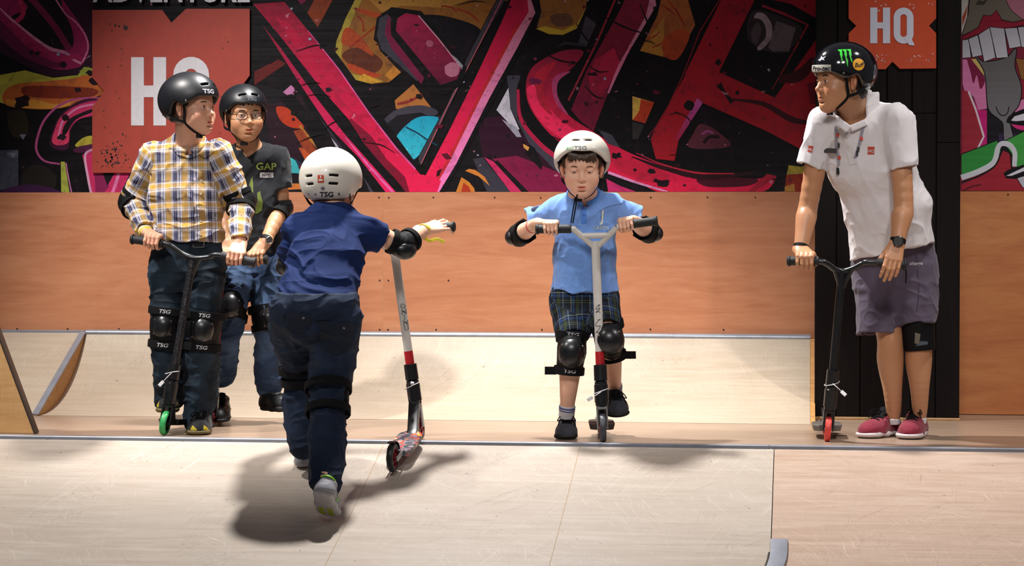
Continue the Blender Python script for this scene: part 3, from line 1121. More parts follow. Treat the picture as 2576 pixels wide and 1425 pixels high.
# strokes crossing
mu.line('8e2438', [(1549, -5), (1500, 110), (1430, 253)], 5, False)
mu.poly('7a1c34', [(1577, -10), (1647, -10), (1651, 14), (1591, 116), (1525, 246), (1493, 330), (1461, 305), (1437, 277), (1475, 179), (1553, 39)], col2='6a1030')
mu.poly('b01e44', [(1500, 150), (1545, 120), (1560, 160), (1520, 240), (1490, 250), (1480, 190)], col2='8a1838')
mu.poly('c07a98', [(1636, -10), (1647, -10), (1651, 14), (1591, 116), (1580, 120), (1625, 40)])
mu.line('d078a0', [(1590, 110), (1560, 165), (1530, 235)], [4, 9, 5])
for q in ((1480, 165, 1530, 180), (1470, 215, 1520, 250), (1500, 30, 1640, 90), (1450, 60, 1500, 120), (1610, 10, 1650, 90), (1360, 130, 1460, 160)):
    mu.line('0d090c', [(q[0], q[1]), ((q[0] + q[2]) / 2, (q[1] + q[3]) / 2 + 8), (q[2], q[3])], [2, 5, 2])
mu.poly('97552a', [(1665, -10), (1728, -10), (1749, 63), (1700, 151), (1672, 144), (1610, 128), (1654, 39)], out=5)
mu.poly('a8752f', [(1610, 128), (1672, 42), (1668, 143)])
mu.poly('a0401f', [(1668, 100), (1710, 75), (1735, 90), (1705, 148), (1672, 140)], True)
for q in ((1680, 0, 1725, 70), (1660, 10, 1700, 40), (1630, 100, 1660, 80), (1640, 120, 1665, 108)):
    mu.line('8a2018', [(q[0], q[1]), ((q[0] + q[2]) / 2 + 4, (q[1] + q[3]) / 2), (q[2], q[3])], [2, 4, 2])
mu.poly('c8a050', [(1591, 242), (1646, 258), (1623, 311), (1591, 302)], out=4)
mu.poly('b03a1e', [(1612, 250), (1646, 258), (1623, 311), (1591, 302), (1605, 285)])
mu.poly('d0b04c', [(1594, 246), (1612, 250), (1608, 280), (1594, 275)])
mu.poly('2e2c2c', [(1591, 306), (1621, 315), (1605, 350), (1591, 350)])
mu.poly('3d3c4a', [(1505, 325), (1540, 340), (1560, 372), (1530, 362)])
# big red stroke at right
mu.poly('8a1424', [(1819, -10), (2060, -10), (2060, 400), (2019, 378), (1928, 330), (1765, 258), (1707, 354), (1697, 405), (1650, 400), (1637, 351), (1651, 316), (1723, 192), (1725, 182)], col2='a81828')
mu.line('7a1a28', [(1810, 0), (1760, 80), (1718, 190), (1665, 300), (1630, 345)], 3, False)
mu.poly('060305', [(1903, -10), (1990, 10), (2060, 50), (2060, 90), (1949, 246), (1809, 182)])
mu.line('8a1c2c', [(1917, 14), (1975, 36), (2032, 63), (1985, 150), (1942, 226)], [6, 8, 4, 2], False)
mu.poly('2a2226', [(1905, 25), (2015, 66), (2000, 110), (1960, 135), (1890, 110), (1880, 60)], True)
mu.poly('8f8088', [(1905, 32), (1925, 37), (1942, 65), (1938, 100), (1914, 126), (1905, 120), (1925, 95), (1926, 70), (1915, 50), (1897, 45)], True)
mu.poly('5c5258', [(1953, 53), (2002, 70), (1984, 133), (1945, 130), (1932, 120)])
mu.poly('493f45', [(1890, 80), (1905, 55), (1915, 75), (1905, 110), (1893, 105)], True)
mu.poly('060305', [(1768, 260), (1928, 335), (2060, 405), (2060, 440), (1975, 420), (1850, 432), (1700, 415), (1706, 362)])
mu.poly('b050a0', [(1754, 247), (1768, 259), (1707, 354), (1698, 350)], col2='a01c3c')
mu.poly('5a2838', [(1763, 312), (1798, 326), (1837, 368), (1735, 372), (1745, 335)], True)
mu.line('8a3f74', [(1765, 338), (1780, 330), (1795, 336)], 6)
mu.line('1a0c10', [(1770, 360), (1785, 345), (1810, 345)], 8)
mu.blob('140a0c', 1733, 266, 13, .12, 14)
mu.blob('140a0c', 1807, 158, 8, .3, 12)
mu.line('180a0e', [(1808, 212), (1822, 232), (1842, 258)], [16, 6, 12])
mu.line('3c0a14', [(1840, 250), (1920, 262), (1990, 300), (2040, 310)], [4, 12, 16, 10])
mu.line('3c0a14', [(1960, 200), (2010, 190), (2050, 150)], [20, 30, 20])
mu.poly('6a1020', [(2030, 210), (2056, 205), (2056, 260), (2040, 262)])
mu.poly('b0a03c', [(1984, 416), (2016, 420), (2060, 400), (2060, 440), (1978, 445)])
mu.poly('9a2f1a', [(1978, 440), (2060, 434), (2060, 490), (1974, 490)])
mu.poly('b8843a', [(1974, 470), (1998, 462), (2000, 490), (1974, 490)])
# ink splats over everything
for k in range(70):
    x, y = RNG.uniform(660, 2040), RNG.uniform(5, 475)
    mu.blob(['160a10', '2c0a18', '0d0a10', '5a0f28'][k % 4], x, y, RNG.uniform(1.8, 5.2), .4, 12, RNG.uniform(.7, 2.2))
for k in range(26):
    x, y = RNG.uniform(10, 2040), RNG.uniform(5, 475)
    mu.blob(['c06a90', '8a8fa8', '7a2a50'][k % 3], x, y, RNG.uniform(1.6, 4.5), .3, 8)
for k in range(16):
    x, y = RNG.uniform(700, 2040), RNG.uniform(5, 420)
    a_ = RNG.uniform(-.6, .9)
    L_ = RNG.uniform(30, 90)
    mu.line('0d090c', [(x, y), (x + L_ * .5 * math.cos(a_) + 6, y + L_ * .5 * math.sin(a_) - 6), (x + L_ * math.cos(a_), y + L_ * math.sin(a_))], [1, 3, 1])
mu.build('printed_surface', print_mat('banner_print'), T_)

# ---- text helpers


def text_verts(s, size=1.0, bold=0.0, shear=0.0, res=3):
    cu = bpy.data.curves.new('t', 'FONT')
    cu.body = s
    cu.size = size
    cu.offset = bold * size
    cu.shear = shear
    cu.resolution_u = res
    cu.align_x = 'CENTER'
    ob = bpy.data.objects.new('t', cu)
    me = ob.to_mesh()
    V = np.array([v.co[:] for v in me.vertices]).reshape(-1, 3)
    F = [tuple(p.vertices) for p in me.polygons]
    ob.to_mesh_clear()
    bpy.data.objects.remove(ob)
    bpy.data.curves.remove(cu)
    return V[:, :2], F


WHITEP = M('white_print', 'c9c6cc', .6, 0, .04)
ORANGE = M('orange_sign', 'b8431f', .45, 0, .06, 30)
REDSIGN = M('red_sign', '9c3628', .5, 0, .08, 20)


def H_poly(x, y, w, h, s):
    m = h * .085
    return [(x, y), (x + s, y), (x + s, y + h / 2 - m), (x + w - s, y + h / 2 - m), (x + w - s, y), (x + w, y), (x + w, y + h), (x + w - s, y + h), (x + w - s, y + h / 2 + m), (x + s, y + h / 2 + m), (x + s, y + h), (x, y + h)]


def Q_mesh(mb, x, y, w, h, s, Y, th):
    """stadium shaped ring with a tail"""
    def ring(x, y, w, h):
        r = w / 2
        a = np.linspace(PI, 2 * PI, 12)
        top = [(x + r + r * math.cos(t), y + r + r * math.sin(t)) for t in a]
        a = np.linspace(0, PI, 12)
        bot = [(x + r + r * math.cos(t), y + h - r + r * math.sin(t)) for t in a]
        return top + bot
    o, i = ring(x, y, w, h), ring(x + s, y + s, w - 2 * s, h - 2 * s)
    n = len(o)
    V = [W(px, py, Y) for px, py in o + i]
    V2 = [v + A3(0, -th, 0) for v in V]
    F = []
    for k in range(n):
        l = (k + 1) % n
        F += [(2 * n + k, 2 * n + l, 3 * n + l, 3 * n + k), (k, l, 2 * n + l, 2 * n + k), (n + k, n + l, 3 * n + l, 3 * n + k)]
    mb.add(V + V2, F)
    q = [(x + w * .50, y + h - s * .9), (x + w * .86, y + h - s * .9), (x + w * 1.03, y + h + h * .00), (x + w * 1.03, y + h + h * .055), (x + w * .78, y + h + h * .035)]
    mb.prism([W(px, py, Y) for px, py in q], (0, -th - .0006, 0))


# left HQ sign
Ys = YB - .012
t = empty('red_sign', W(430, 230, Ys), 'large faded red notched sign with white lettering behind the boy in plaid', 'sign')
out = [(232, 25), (408, 25), (431, 57), (468, 22), (628, 22), (628, 190), (600, 228), (628, 265), (628, 435), (470, 435), (440, 400), (408, 435), (232, 435), (232, 268), (262, 230), (232, 195)]
MB().prism([W(x, y, Ys) for x, y in out], (0, .006, 0)).build('board', REDSIGN, t, smooth=False)
mb = MB()
mb.prism([W(x, y, Ys - .0005) for x, y in H_poly(330, 144, 88, 172, 32)], (0, -.0012, 0))
Q_mesh(mb, 436, 143, 90, 173, 30, Ys - .0005, .0012)
mb.build('lettering', WHITEP, t, smooth=False)
mb = MB()
for k in range(150):
    if k < 95:
        x, y = 285 + RNG.normal(0, 16), 398 + RNG.normal(0, 22)
    else:
        x, y = RNG.choice([300, 560, 590, 280]) + RNG.normal(0, 28), RNG.uniform(50, 420)
    if not (238 < x < 622 and 60 < y < 430): continue
    r = RNG.uniform(.6, 3.2) if k < 95 else RNG.uniform(.5, 2.2)
    a = np.linspace(0, 2 * PI, 7, endpoint=False) + RNG.uniform(0, 1)
    rr = r * RNG.uniform(.6, 1.3, 7)
    mb.add([W(x + c * q, y + s * q, Ys - .0006) for c, s, q in zip(np.cos(a), np.sin(a), rr)], [tuple(range(7))])
for x, y, r in ((316, 70, 6), (300, 66, 3), (290, 64, 3)):
    a = np.linspace(0, 2 * PI, 9, endpoint=False)
    mb.add([W(x + c * r, y + s * r, Ys - .0006) for c, s in zip(np.cos(a), np.sin(a))], [tuple(range(9))])
mb.build('ink_splatter', M('ink', '2a0f10', .6), t, smooth=False, kind='stuff')
tv, tf = text_verts('ADVENTURE', 1.0, .02)
tv[:, 0] *= 395 / np.ptp(tv[:, 0])
tv[:, 1] *= 62 / .7
t2 = empty('wall_lettering', W(432, -20, YB - .02), 'white capital lettering above the faded red sign, cut by the top of the picture', 'lettering')
mk('letters', [W(432 + x, 4 - y, YB - .022) for x, y in tv], tf, WHITEP, t2, smooth=False)

# right HQ sign on the black wall
Ys = YK - .008
t = empty('orange_sign', W(2245, 60, Ys), 'bright orange notched sign with white lettering on the black plank wall', 'sign')
out = [(2135, -75), (2355, -75), (2355, 46), (2337, 65), (2355, 84), (2355, 172), (2264, 173), (2245, 155), (2228, 174), (2135, 174), (2135, 84), (2154, 65), (2135, 46)]
MB().prism([W(x, y, Ys) for x, y in out], (0, .008, 0)).build('board', ORANGE, t, smooth=False)
mb = MB()
mb.prism([W(x, y, Ys - .0005) for x, y in H_poly(2189, 19, 50, 90, 18)], (0, -.0015, 0))
Q_mesh(mb, 2248, 19, 50, 91, 17, Ys - .0005, .0015)
mb.build('lettering', M('white_letters', 'c2c6d6', .6, 0, .04), t, smooth=False)
mb = MB()
for k in range(60):
    x, y = (RNG.choice([2200, 2218, 2345, 2300]) + RNG.normal(0, 9), RNG.choice([145, 150, 8, 14]) + RNG.normal(0, 9))
    if not (2140 < x < 2350 and -60 < y < 166): continue
    a = np.linspace(0, 2 * PI, 6, endpoint=False)
    r = RNG.uniform(.5, 1.8)
    mb.add([W(x + c * r, y + s * r * 1.3, Ys - .0007) for c, s in zip(np.cos(a), np.sin(a))], [tuple(range(6))])
mb.build('paint_flecks', WHITEP, t, smooth=False, kind='stuff')

# ---- cartoon mural on the right
mr = Mural(YB - .002, W(2480, 480, YB)[2])
T2 = empty('cartoon_mural', W(2500, 240, YB), 'cartoon mural of grey tongue and white teeth above the far right plywood', 'mural')
zl = W(2480, 480, YB)[2]
mr.poly('7a2034', [(XBK1 - .05, 0, zt), (XR + .3, 0, zt), (XR + .3, 0, zl), (XBK1 - .05, 0, zl)], raw=True)
z4 = lambda P: [(2040 + x / 2.851, y / 2.851) for x, y in P]
mr.poly('15131a', z4([(1250, 780), (1400, 760), (1560, 700), (1560, 1100), (1250, 1080)]))
mr.poly('c0b8b0', z4([(1080, -60), (1135, -60), (1120, 120), (1080, 250)]), out=3)
mr.poly('a04428', z4([(1128, 30), (1112, 110), (1086, 190), (1086, 120)]))
mr.poly('6a6258', z4([(1145, -60), (1560, -60), (1560, 160), (1450, 158), (1370, 140), (1330, 70), (1290, 115), (1235, 110), (1200, 200), (1087, 250), (1130, 100)]), out=3)
mr.poly('a86a7e', z4([(1400, -60), (1560, -60), (1560, 140), (1470, 100), (1420, 40)]), True, out=3)
mr.poly('3a352e', z4([(1180, 35), (1240, 35), (1270, -5), (1230, 10), (1200, 0)]))
mr.poly('d078a8', z4([(1087, 425), (1150, 430), (1250, 560), (1262, 780), (1200, 790), (1170, 700), (1130, 660), (1100, 650), (1087, 600)]), out=3)
mr.poly('7a1c40', z4([(1120, 425), (1150, 430), (1245, 560), (1215, 640), (1190, 540), (1165, 600), (1145, 520)]), True)
mr.poly('c01c74', z4([(1165, 700), (1200, 790), (1262, 790), (1262, 1060), (1195, 1070), (1240, 980)]))
mr.poly('9a2838', z4([(1087, 650), (1135, 655), (1235, 980), (1195, 1070), (1087, 1100)]))
mr.line('d8c8d0', z4([(1130, 655), (1180, 780), (1240, 980), (1192, 1075)]), 5, False)
mr.poly('c9b06a', z4([(1150, 425), (1200, 420), (1250, 480), (1255, 560)]))
mr.poly('8a5a30', z4([(1470, 420), (1560, 430), (1560, 570), (1510, 570)]), out=3)
mr.poly('8a1c30', z4([(1508, 575), (1560, 575), (1560, 700), (1505, 700)]))
mr.poly('d078a8', z4([(1500, 720), (1560, 700), (1560, 830), (1450, 800)]), out=3)
mr.poly('d0307c', z4([(1440, 880), (1560, 850), (1560, 930), (1480, 925)]), True)
mr.poly('35254a', z4([(1345, 960), (1470, 960), (1470, 1010), (1350, 1020)]), out=2)
mr.poly('5d5b5c', z4([(1180, 400), (1245, 445), (1400, 415), (1470, 350), (1460, 480), (1505, 620), (1490, 750), (1425, 850), (1450, 1005), (1390, 1010), (1380, 890), (1345, 850), (1275, 780), (1258, 600), (1240, 500)]), True, out=5, col2='77757a')
mr.line('0c0a0c', z4([(1325, 765), (1350, 815), (1385, 830), (1412, 805), (1420, 765)]), 2.5)
mr.poly('8a1c30', z4([(1090, 262), (1200, 200), (1240, 110), (1290, 118), (1330, 75), (1370, 148), (1450, 162), (1560, 140), (1560, 172), (1400, 205), (1280, 195), (1200, 245), (1090, 285)]), out=4)
for P in ([(1087, 290), (1130, 283), (1147, 410), (1087, 416)], [(1132, 280), (1195, 253), (1227, 395), (1160, 410)], [(1203, 250), (1282, 198), (1322, 412), (1244, 442)], [(1284, 195), (1385, 205), (1412, 410), (1332, 416)], [(1392, 205), (1477, 200), (1508, 332), (1425, 347)], [(1485, 197), (1560, 190), (1560, 345), (1512, 335)]):
    mr.poly('a9a8b0', z4(P), out=4, col2='bdbdc6')
mr.poly('2f8a3c', z4([(1080, 1110), (1200, 1065), (1335, 1010), (1360, 1090), (1300, 1180), (1200, 1230), (1080, 1270)]), out=5)
mr.poly('3f9a44', z4([(1380, 1020), (1560, 930), (1560, 1170), (1480, 1200), (1440, 1100)]), out=5)
mr.poly('9a2232', z4([(1080, 1330), (1300, 1210), (1380, 1080), (1430, 1110), (1450, 1240), (1560, 1200), (1560, 1380), (1080, 1380)]))
mr.line('c8ccd4', z4([(1078, 1275), (1200, 1232), (1310, 1165), (1342, 1060), (1375, 1030), (1430, 1045), (1462, 1100), (1458, 1195)]), [14, 14, 13, 12, 14, 12, 12])
mr.line('0c0a0c', z4([(1078, 1310), (1210, 1262), (1320, 1190), (1370, 1085), (1400, 1080), (1430, 1110), (1440, 1215)]), 4)
mr.poly('0c0a0c', z4([(1405, 860), (1440, 820), (1560, 780), (1560, 895), (1420, 885)]), True)
mr.poly('d0d0dc', z4([(1435, 865), (1460, 835), (1560, 805), (1560, 862), (1470, 870)]))
mr.poly('0c0a0c', z4([(1380, 1245), (1410, 1220), (1560, 1170), (1560, 1290), (1400, 1280)]))
mr.poly('d0d0dc', z4([(1400, 1262), (1560, 1185), (1560, 1215), (1440, 1262)]))
mr.poly('b8b8c4', z4([(1480, 1280), (1560, 1255), (1560, 1345), (1520, 1345)]), out=4)
mr.line('5a1420', z4([(1090, 1370), (1150, 1340), (1220, 1325)]), 4)
mr.build('printed_surface', print_mat('cartoon_print', streak=True, splat=False), T2)


# ================================================================== light
def spot(name, loc, aim, power, ang, blend, size, col):
    L = bpy.data.lights.new(name, 'SPOT')
    L.energy, L.spot_size, L.spot_blend, L.shadow_soft_size, L.color = power, math.radians(ang), blend, size, col
    o = bpy.data.objects.new(name, L)
    COL.objects.link(o)
    o.location = loc
    o.rotation_euler = (Vector(aim) - Vector(loc)).to_track_quat('-Z', 'Y').to_euler()
    return o


WARM = (1.0, .955, .92)
LIGHTS = [
    ('spot_overhead', (-.52, .66, 3.8), (.05, -.50, 0), 940, 86, .75, .12, (1.0, .975, .955)),
    ('spot_left', (-2.6, -1.0, 3.9), (-1.1, 1.25, .1), 680, 54, .7, .08, WARM),
    ('spot_right', (3.3, -.25, 4.2), (2.1, .65, .3), 300, 66, .7, .10, WARM),
    ('spot_fill_a', (-1.9, -5.0, 4.0), (-1.7, .5, .42), 330, 27, 1.0, .35, (1.0, .95, .92)),  # row of unseen fill, added to brighten people; narrow cones keep upper wall dark
    ('spot_fill_b', (-.5, -5.0, 4.0), (-.45, .5, .42), 330, 27, 1.0, .35, (1.0, .95, .92)),
    ('spot_fill_c', (.9, -5.0, 4.0), (.8, .5, .42), 330, 27, 1.0, .35, (1.0, .95, .92)),
    ('spot_fill_d', (2.3, -5.0, 4.0), (2.0, .5, .50), 400, 28, 1.0, .35, (1.0, .95, .92)),
]
for a_ in LIGHTS: spot(*a_)
wd = bpy.data.worlds.new('World')
scn.world = wd
wd.use_nodes = True
wd.node_tree.nodes['Background'].inputs[0].default_value = (.75, .72, .8, 1)
wd.node_tree.nodes['Background'].inputs[1].default_value = .10
scn.view_settings.view_transform = 'Standard'
scn.view_settings.look = 'None'
scn.view_settings.exposure = 0.28
scn.view_settings.gamma = 1.0
scn.view_settings.use_curve_mapping = False
scn.cycles.max_bounces = 6
# ================================================================== people: shared builders
def skin_mat(name, col, rough=.45):
    t = NT(name)
    a = t.n('ShaderNodeAttribute', attribute_name='Col').outputs['Color']
    v = t.coord()
    f = t.noise(v, 60, 4)
    c = t.mix(1.0, srgb(col), a, 'MULTIPLY')
    c = t.mix(t.ramp(f, [(.4, 0.0), (.75, .12)]), c, t.mix(1.0, c, (1.0, .70, .62), 'MULTIPLY'))
    t.base(c)
    t.set(Roughness=rough)
    t.b.inputs['Subsurface Weight'].default_value = .12
    t.b.inputs['Subsurface Radius'].default_value = (.012, .005, .003)
    t.b.inputs['Subsurface Scale'].default_value = .6
    t.bump(t.noise(v, 700, 2), .04, .0005)
    return t.m


def cloth_mat(name, col, rough=.85, var=.1, weave=900, wr=.25, sheen=.15):
    t = NT(name)
    c = srgb(col)
    v = t.coord()
    f = t.noise(v, 30, 5, .6)
    t.base(t.ramp(f, [(.3, tuple(x * (1 - var) for x in c)), (.7, tuple(min(1, x * (1 + var)) for x in c))]))
    t.set(Roughness=rough)
    t.b.inputs['Sheen Weight'].default_value = sheen
    t.b.inputs['Specular IOR Level'].default_value = .25
    h = t.mix(.35, t.noise(v, 34, 4, .55, 1.5), t.noise(v, weave, 2))
    t.bump(h, wr, .004)
    return t.m


def denim_mat(name, col, fade, rough=.8):
    t = NT(name)
    v = t.coord()
    c, fd = srgb(col), srgb(fade)
    f = t.noise(v, 7, 4, .6, .5)
    b = t.mix(t.ramp(f, [(.42, 0.0), (.75, 1.0)]), c, fd)
    tw = t.noise(t.coord(scale=(260, 260, 30)), 3, 4, .7)
    b = t.mix(t.ramp(tw, [(.35, 0.0), (.7, .38)]), b, fd)
    a = t.n('ShaderNodeAttribute', attribute_name='Col').outputs['Color']
    b = t.mix(1.0, b, a, 'MULTIPLY')
    t.base(b)
    t.set(Roughness=rough)
    t.b.inputs['Specular IOR Level'].default_value = .2
    h = t.mix(.3, t.noise(v, 30, 4, .55, 1.2), tw)
    t.bump(h, .35, .004)
    return t.m


EYEW = M('eye_white', 'cfc8c0', .25, 0, .02)
IRIS = M('eye_iris', '2a1810', .15, 0, .05)
BLACKPL = M('black_plastic', '121316', .34, 0, .1, 60, coat=.12)
BLACKMATTE = M('black_matte', '08080a', .65, 0, .15, 60, .15, 300, spec=.2)
BLACKFAB = M('black_webbing', '0d0d0f', .85, 0, .2, 120, .3, 500, spec=.2)
RUBBER = M('black_rubber', '17171a', .65, 0, .1, 80, .2, 400)
WHITEP2 = M('white_logo_print', 'b9b9be', .6, 0, .05)
CHROME = M('bright_steel', 'a8a8ac', .22, .95, .05)


class Head:
    def __init__(s, c, fwd, up, sc, wide=1.0):
        s.c, s.F, s.s, s.wd = np.asarray(c, float), frame(fwd, up), sc, wide
        s.M = s.F.copy()

    def P(s, x, y, z):
        return s.c + s.s * (A3(x * s.wd, y, z) @ s.F)

    def D(s, x, y, z):
        return A3(x, y, z) @ s.F

    def add(s, S, child=False, mouth_open=.0, asian=False, lid=None, nose=0.0):
        k, P, R = s.s, s.P, s.F
        e = lambda p, r, kk=.012, op='u', rot=None: S.ell(P(*p), np.array(r) * k * A3(s.wd, 1, 1), R if rot is None else rot @ R, kk * k, op)
        e((0, -.014, .034), (.075, .094, .084))
        e((0, .022, -.028), (.061, .064, .078), .03)
        jz = -.088 if child else -.096
        e((0, .058, jz + .004), (.026, .026, .020), .035)
        S.ecap(P(-.044, .012, -.062), P(-.010, .066, jz), (.016 * k, .016 * k), (.015 * k, .015 * k), s.D(0, 0, 1), .03 * k)
        S.ecap(P(.044, .012, -.062), P(.010, .066, jz), (.016 * k, .016 * k), (.015 * k, .015 * k), s.D(0, 0, 1), .03 * k)
        ck = .030 if child else .026
        for sx in (-1, 1):
            e((sx * .036, .056, -.036), (ck, ck, ck), .03)
            # brow ridge
            S.cap(P(sx * .012, .082, .021), P(sx * .046, .066, .020), .009 * k, .007 * k, .014 * k)
        # forehead fullness
        e((0, .045, .045), (.052, .038, .038), .03)
        for sx in (-1, 1):
            e((sx * .031, .088, .002), (.017, .016, .0115), .010, 's')
        # nose
        S.cap(P(0, .080, .010), P(0, (.098 if child else .102) + nose, -.026), .0065 * k, .0095 * k, .012 * k)
        e((0, (.100 if child else .104) + nose, -.030), (.0095, .0095, .0085), .006)
        for sx in (-1, 1):
            e((sx * .0105, .094, -.033), (.0075, .0085, .0068), .006)
            e((sx * .0055, .101, -.0395), (.0032, .004, .0028), .002, 's')
        # mouth
        e((0, .0755, -.064), (.030, .016, .018), .020)
        for sx in (-1, 1):
            S.cap(P(0, .0930, -.0580), P(sx * .022, .0825, -.063), .0036 * k, .0020 * k, .004 * k)
            S.cap(P(0, .0915, -.0705), P(sx * .020, .0815, -.066), .0045 * k, .0022 * k, .004 * k)
        e((0, .099, -.0640), (.021, .012, .0014 + mouth_open), .0025, 's')
        e((0, .090, -.081), (.016, .008, .004), .008, 's')
        # lids: a shell around each eyeball with an almond opening
        for sx in (-1, 1):
            c_ = (sx * .0305, .0735, .002)
            e(c_, (.0142, .0142, .0142), .004)
            dz, oh = lid or ((0.0, .0040) if asian else (0.0, .0048))
            e((sx * .0305, .087, .0005 + dz), (.0118, .012, oh), .0015, 's')
            S.cap(P(sx * .0195, .0835, .0105), P(sx * .042, .077, .0085), .0025 * k, .002 * k, .005 * k)
        # ears
        for sx in (-1, 1):
            rot = frame((sx * .45, 1, 0), (0, -.15, 1))
            e((sx * .079, -.012, -.004), (.0075, .019, .031), .006, 'u', rot)
            e((sx * .078, -.006, -.027), (.006, .010, .013), .006, 'u', rot)
            e((sx * .0865, -.008, .001), (.0055, .012, .020), .003, 's', rot)
        return s

    def tint(s, V, C, lip=(.86, .50, .50)):
        """natural colour: redder lips, cheeks, nose tip, ears"""
        q = ((V - s.c) / s.s) @ s.F.T
        q[:, 0] /= s.wd

        def g(c, r, col, amt):
            d = (((q - np.array(c)) / np.array(r)) ** 2).sum(1)
            w = np.clip(1.6 - 1.6 * d, 0, 1)[:, None] * amt
            C[:, :3] = C[:, :3] * (1 - w) + C[:, :3] * np.array(col) * w
        g((0, .092, -.064), (.0215, .016, .0115), lip, .9)
        for sx in (-1, 1):
            g((sx * .040, .066, -.038), (.03, .03, .026), (1.0, .80, .78), .55)
            g((sx * .080, -.01, -.004), (.02, .03, .036), (1.0, .78, .74), .6)
            g((sx * .031, .084, -.002), (.018, .02, .013), (.88, .78, .78), .5)
        g((0, .104, -.030), (.016, .016, .016), (1.0, .80, .78), .5)

    def eyes(s, parent, look=(0, 1, 0)):
        lk = nrm(look)
        for sx in (-1, 1):
            c = s.P(sx * .0305, .0735, .002)
            r = .0128 * s.s
            n = 20
            prof = [(max(1e-4, r * math.sin(a)), r * math.cos(a)) for a in np.linspace(PI, .0, n)]
            d = lk @ s.F
            t = MB().lathe(prof, c, d, 20, closed=False).build('eye', EYEW, parent, smooth=True)
            prof = [(1e-4, r * 1.03)] + [(r * 1.012 * math.sin(a), r * 1.02 * math.cos(a)) for a in np.linspace(.05, .46, 6)]
            MB().lathe(prof, c, d, 18, closed=False).build('iris', IRIS, t, smooth=True)

    def brows(s, parent, mat):
        for sx in (-1, 1):
            pts = [s.P(sx * x, y, z) for x, y, z in ((.011, .0915, .0175), (.024, .0895, .0225), (.037, .0830, .0225), (.050, .0715, .0165))]
            MB().tube(spline(pts, 4), [.6, 1, 1, .5], 8, flat=(.0024 * s.s, .0016 * s.s), side=s.D(0, 0, 1)).build('eyebrow', mat, parent)

    def hair(s, parent, mat, fringe=None, low=-.05, h=.003, back=True):
        """cap of hair; fringe = list of (x, z_end) locks over the forehead"""
        S = SDF()
        k = s.s
        S.ell(s.P(0, -.018, .036), np.array((.081 * s.wd, .099, .089)) * k, s.F, .01)
        if back:
            S.ell(s.P(0, -.055, -.03), np.array((.062 * s.wd, .052, .055)) * k, s.F, .02)

        def face(p):
            q = ((p - s.c) / s.s) @ s.F.T.astype(f32)
            z = q[:, 2]
            yl = np.where(z > .045, .034 + (z - .045) * 3.0, np.where(z > -.01, .034, -.028))
            a = (q[:, 1] - yl)
            side = np.abs(q[:, 0] / s.wd)
            ear = .021 - np.sqrt((q[:, 1] + .008) ** 2 + ((z + .003) * .8) ** 2)
            a = np.maximum(a, np.where(side > .055, ear, -1))
            return (np.maximum(a, low - z) * k).astype(f32)
        S.cut(face, .004)
        for x, z, y in (fringe or []):
            for dx in (-.0022, .0018):
                S.cap(s.P(x * .8 + dx, .062, .090), s.P(x * .9 + dx, .080, .066), .0065 * k, .0050 * k, .004)
                S.cap(s.P(x * .9 + dx, .080, .066), s.P(x + dx * 1.4, y, z + abs(dx)), .0050 * k, .0011 * k, .002)
        S.disp(folds(.0022, (160, 160, 40), 2.0, s.F, True))
        V, F = S.mesh(h, 0)
        return mk('hair', V, F, mat, parent)


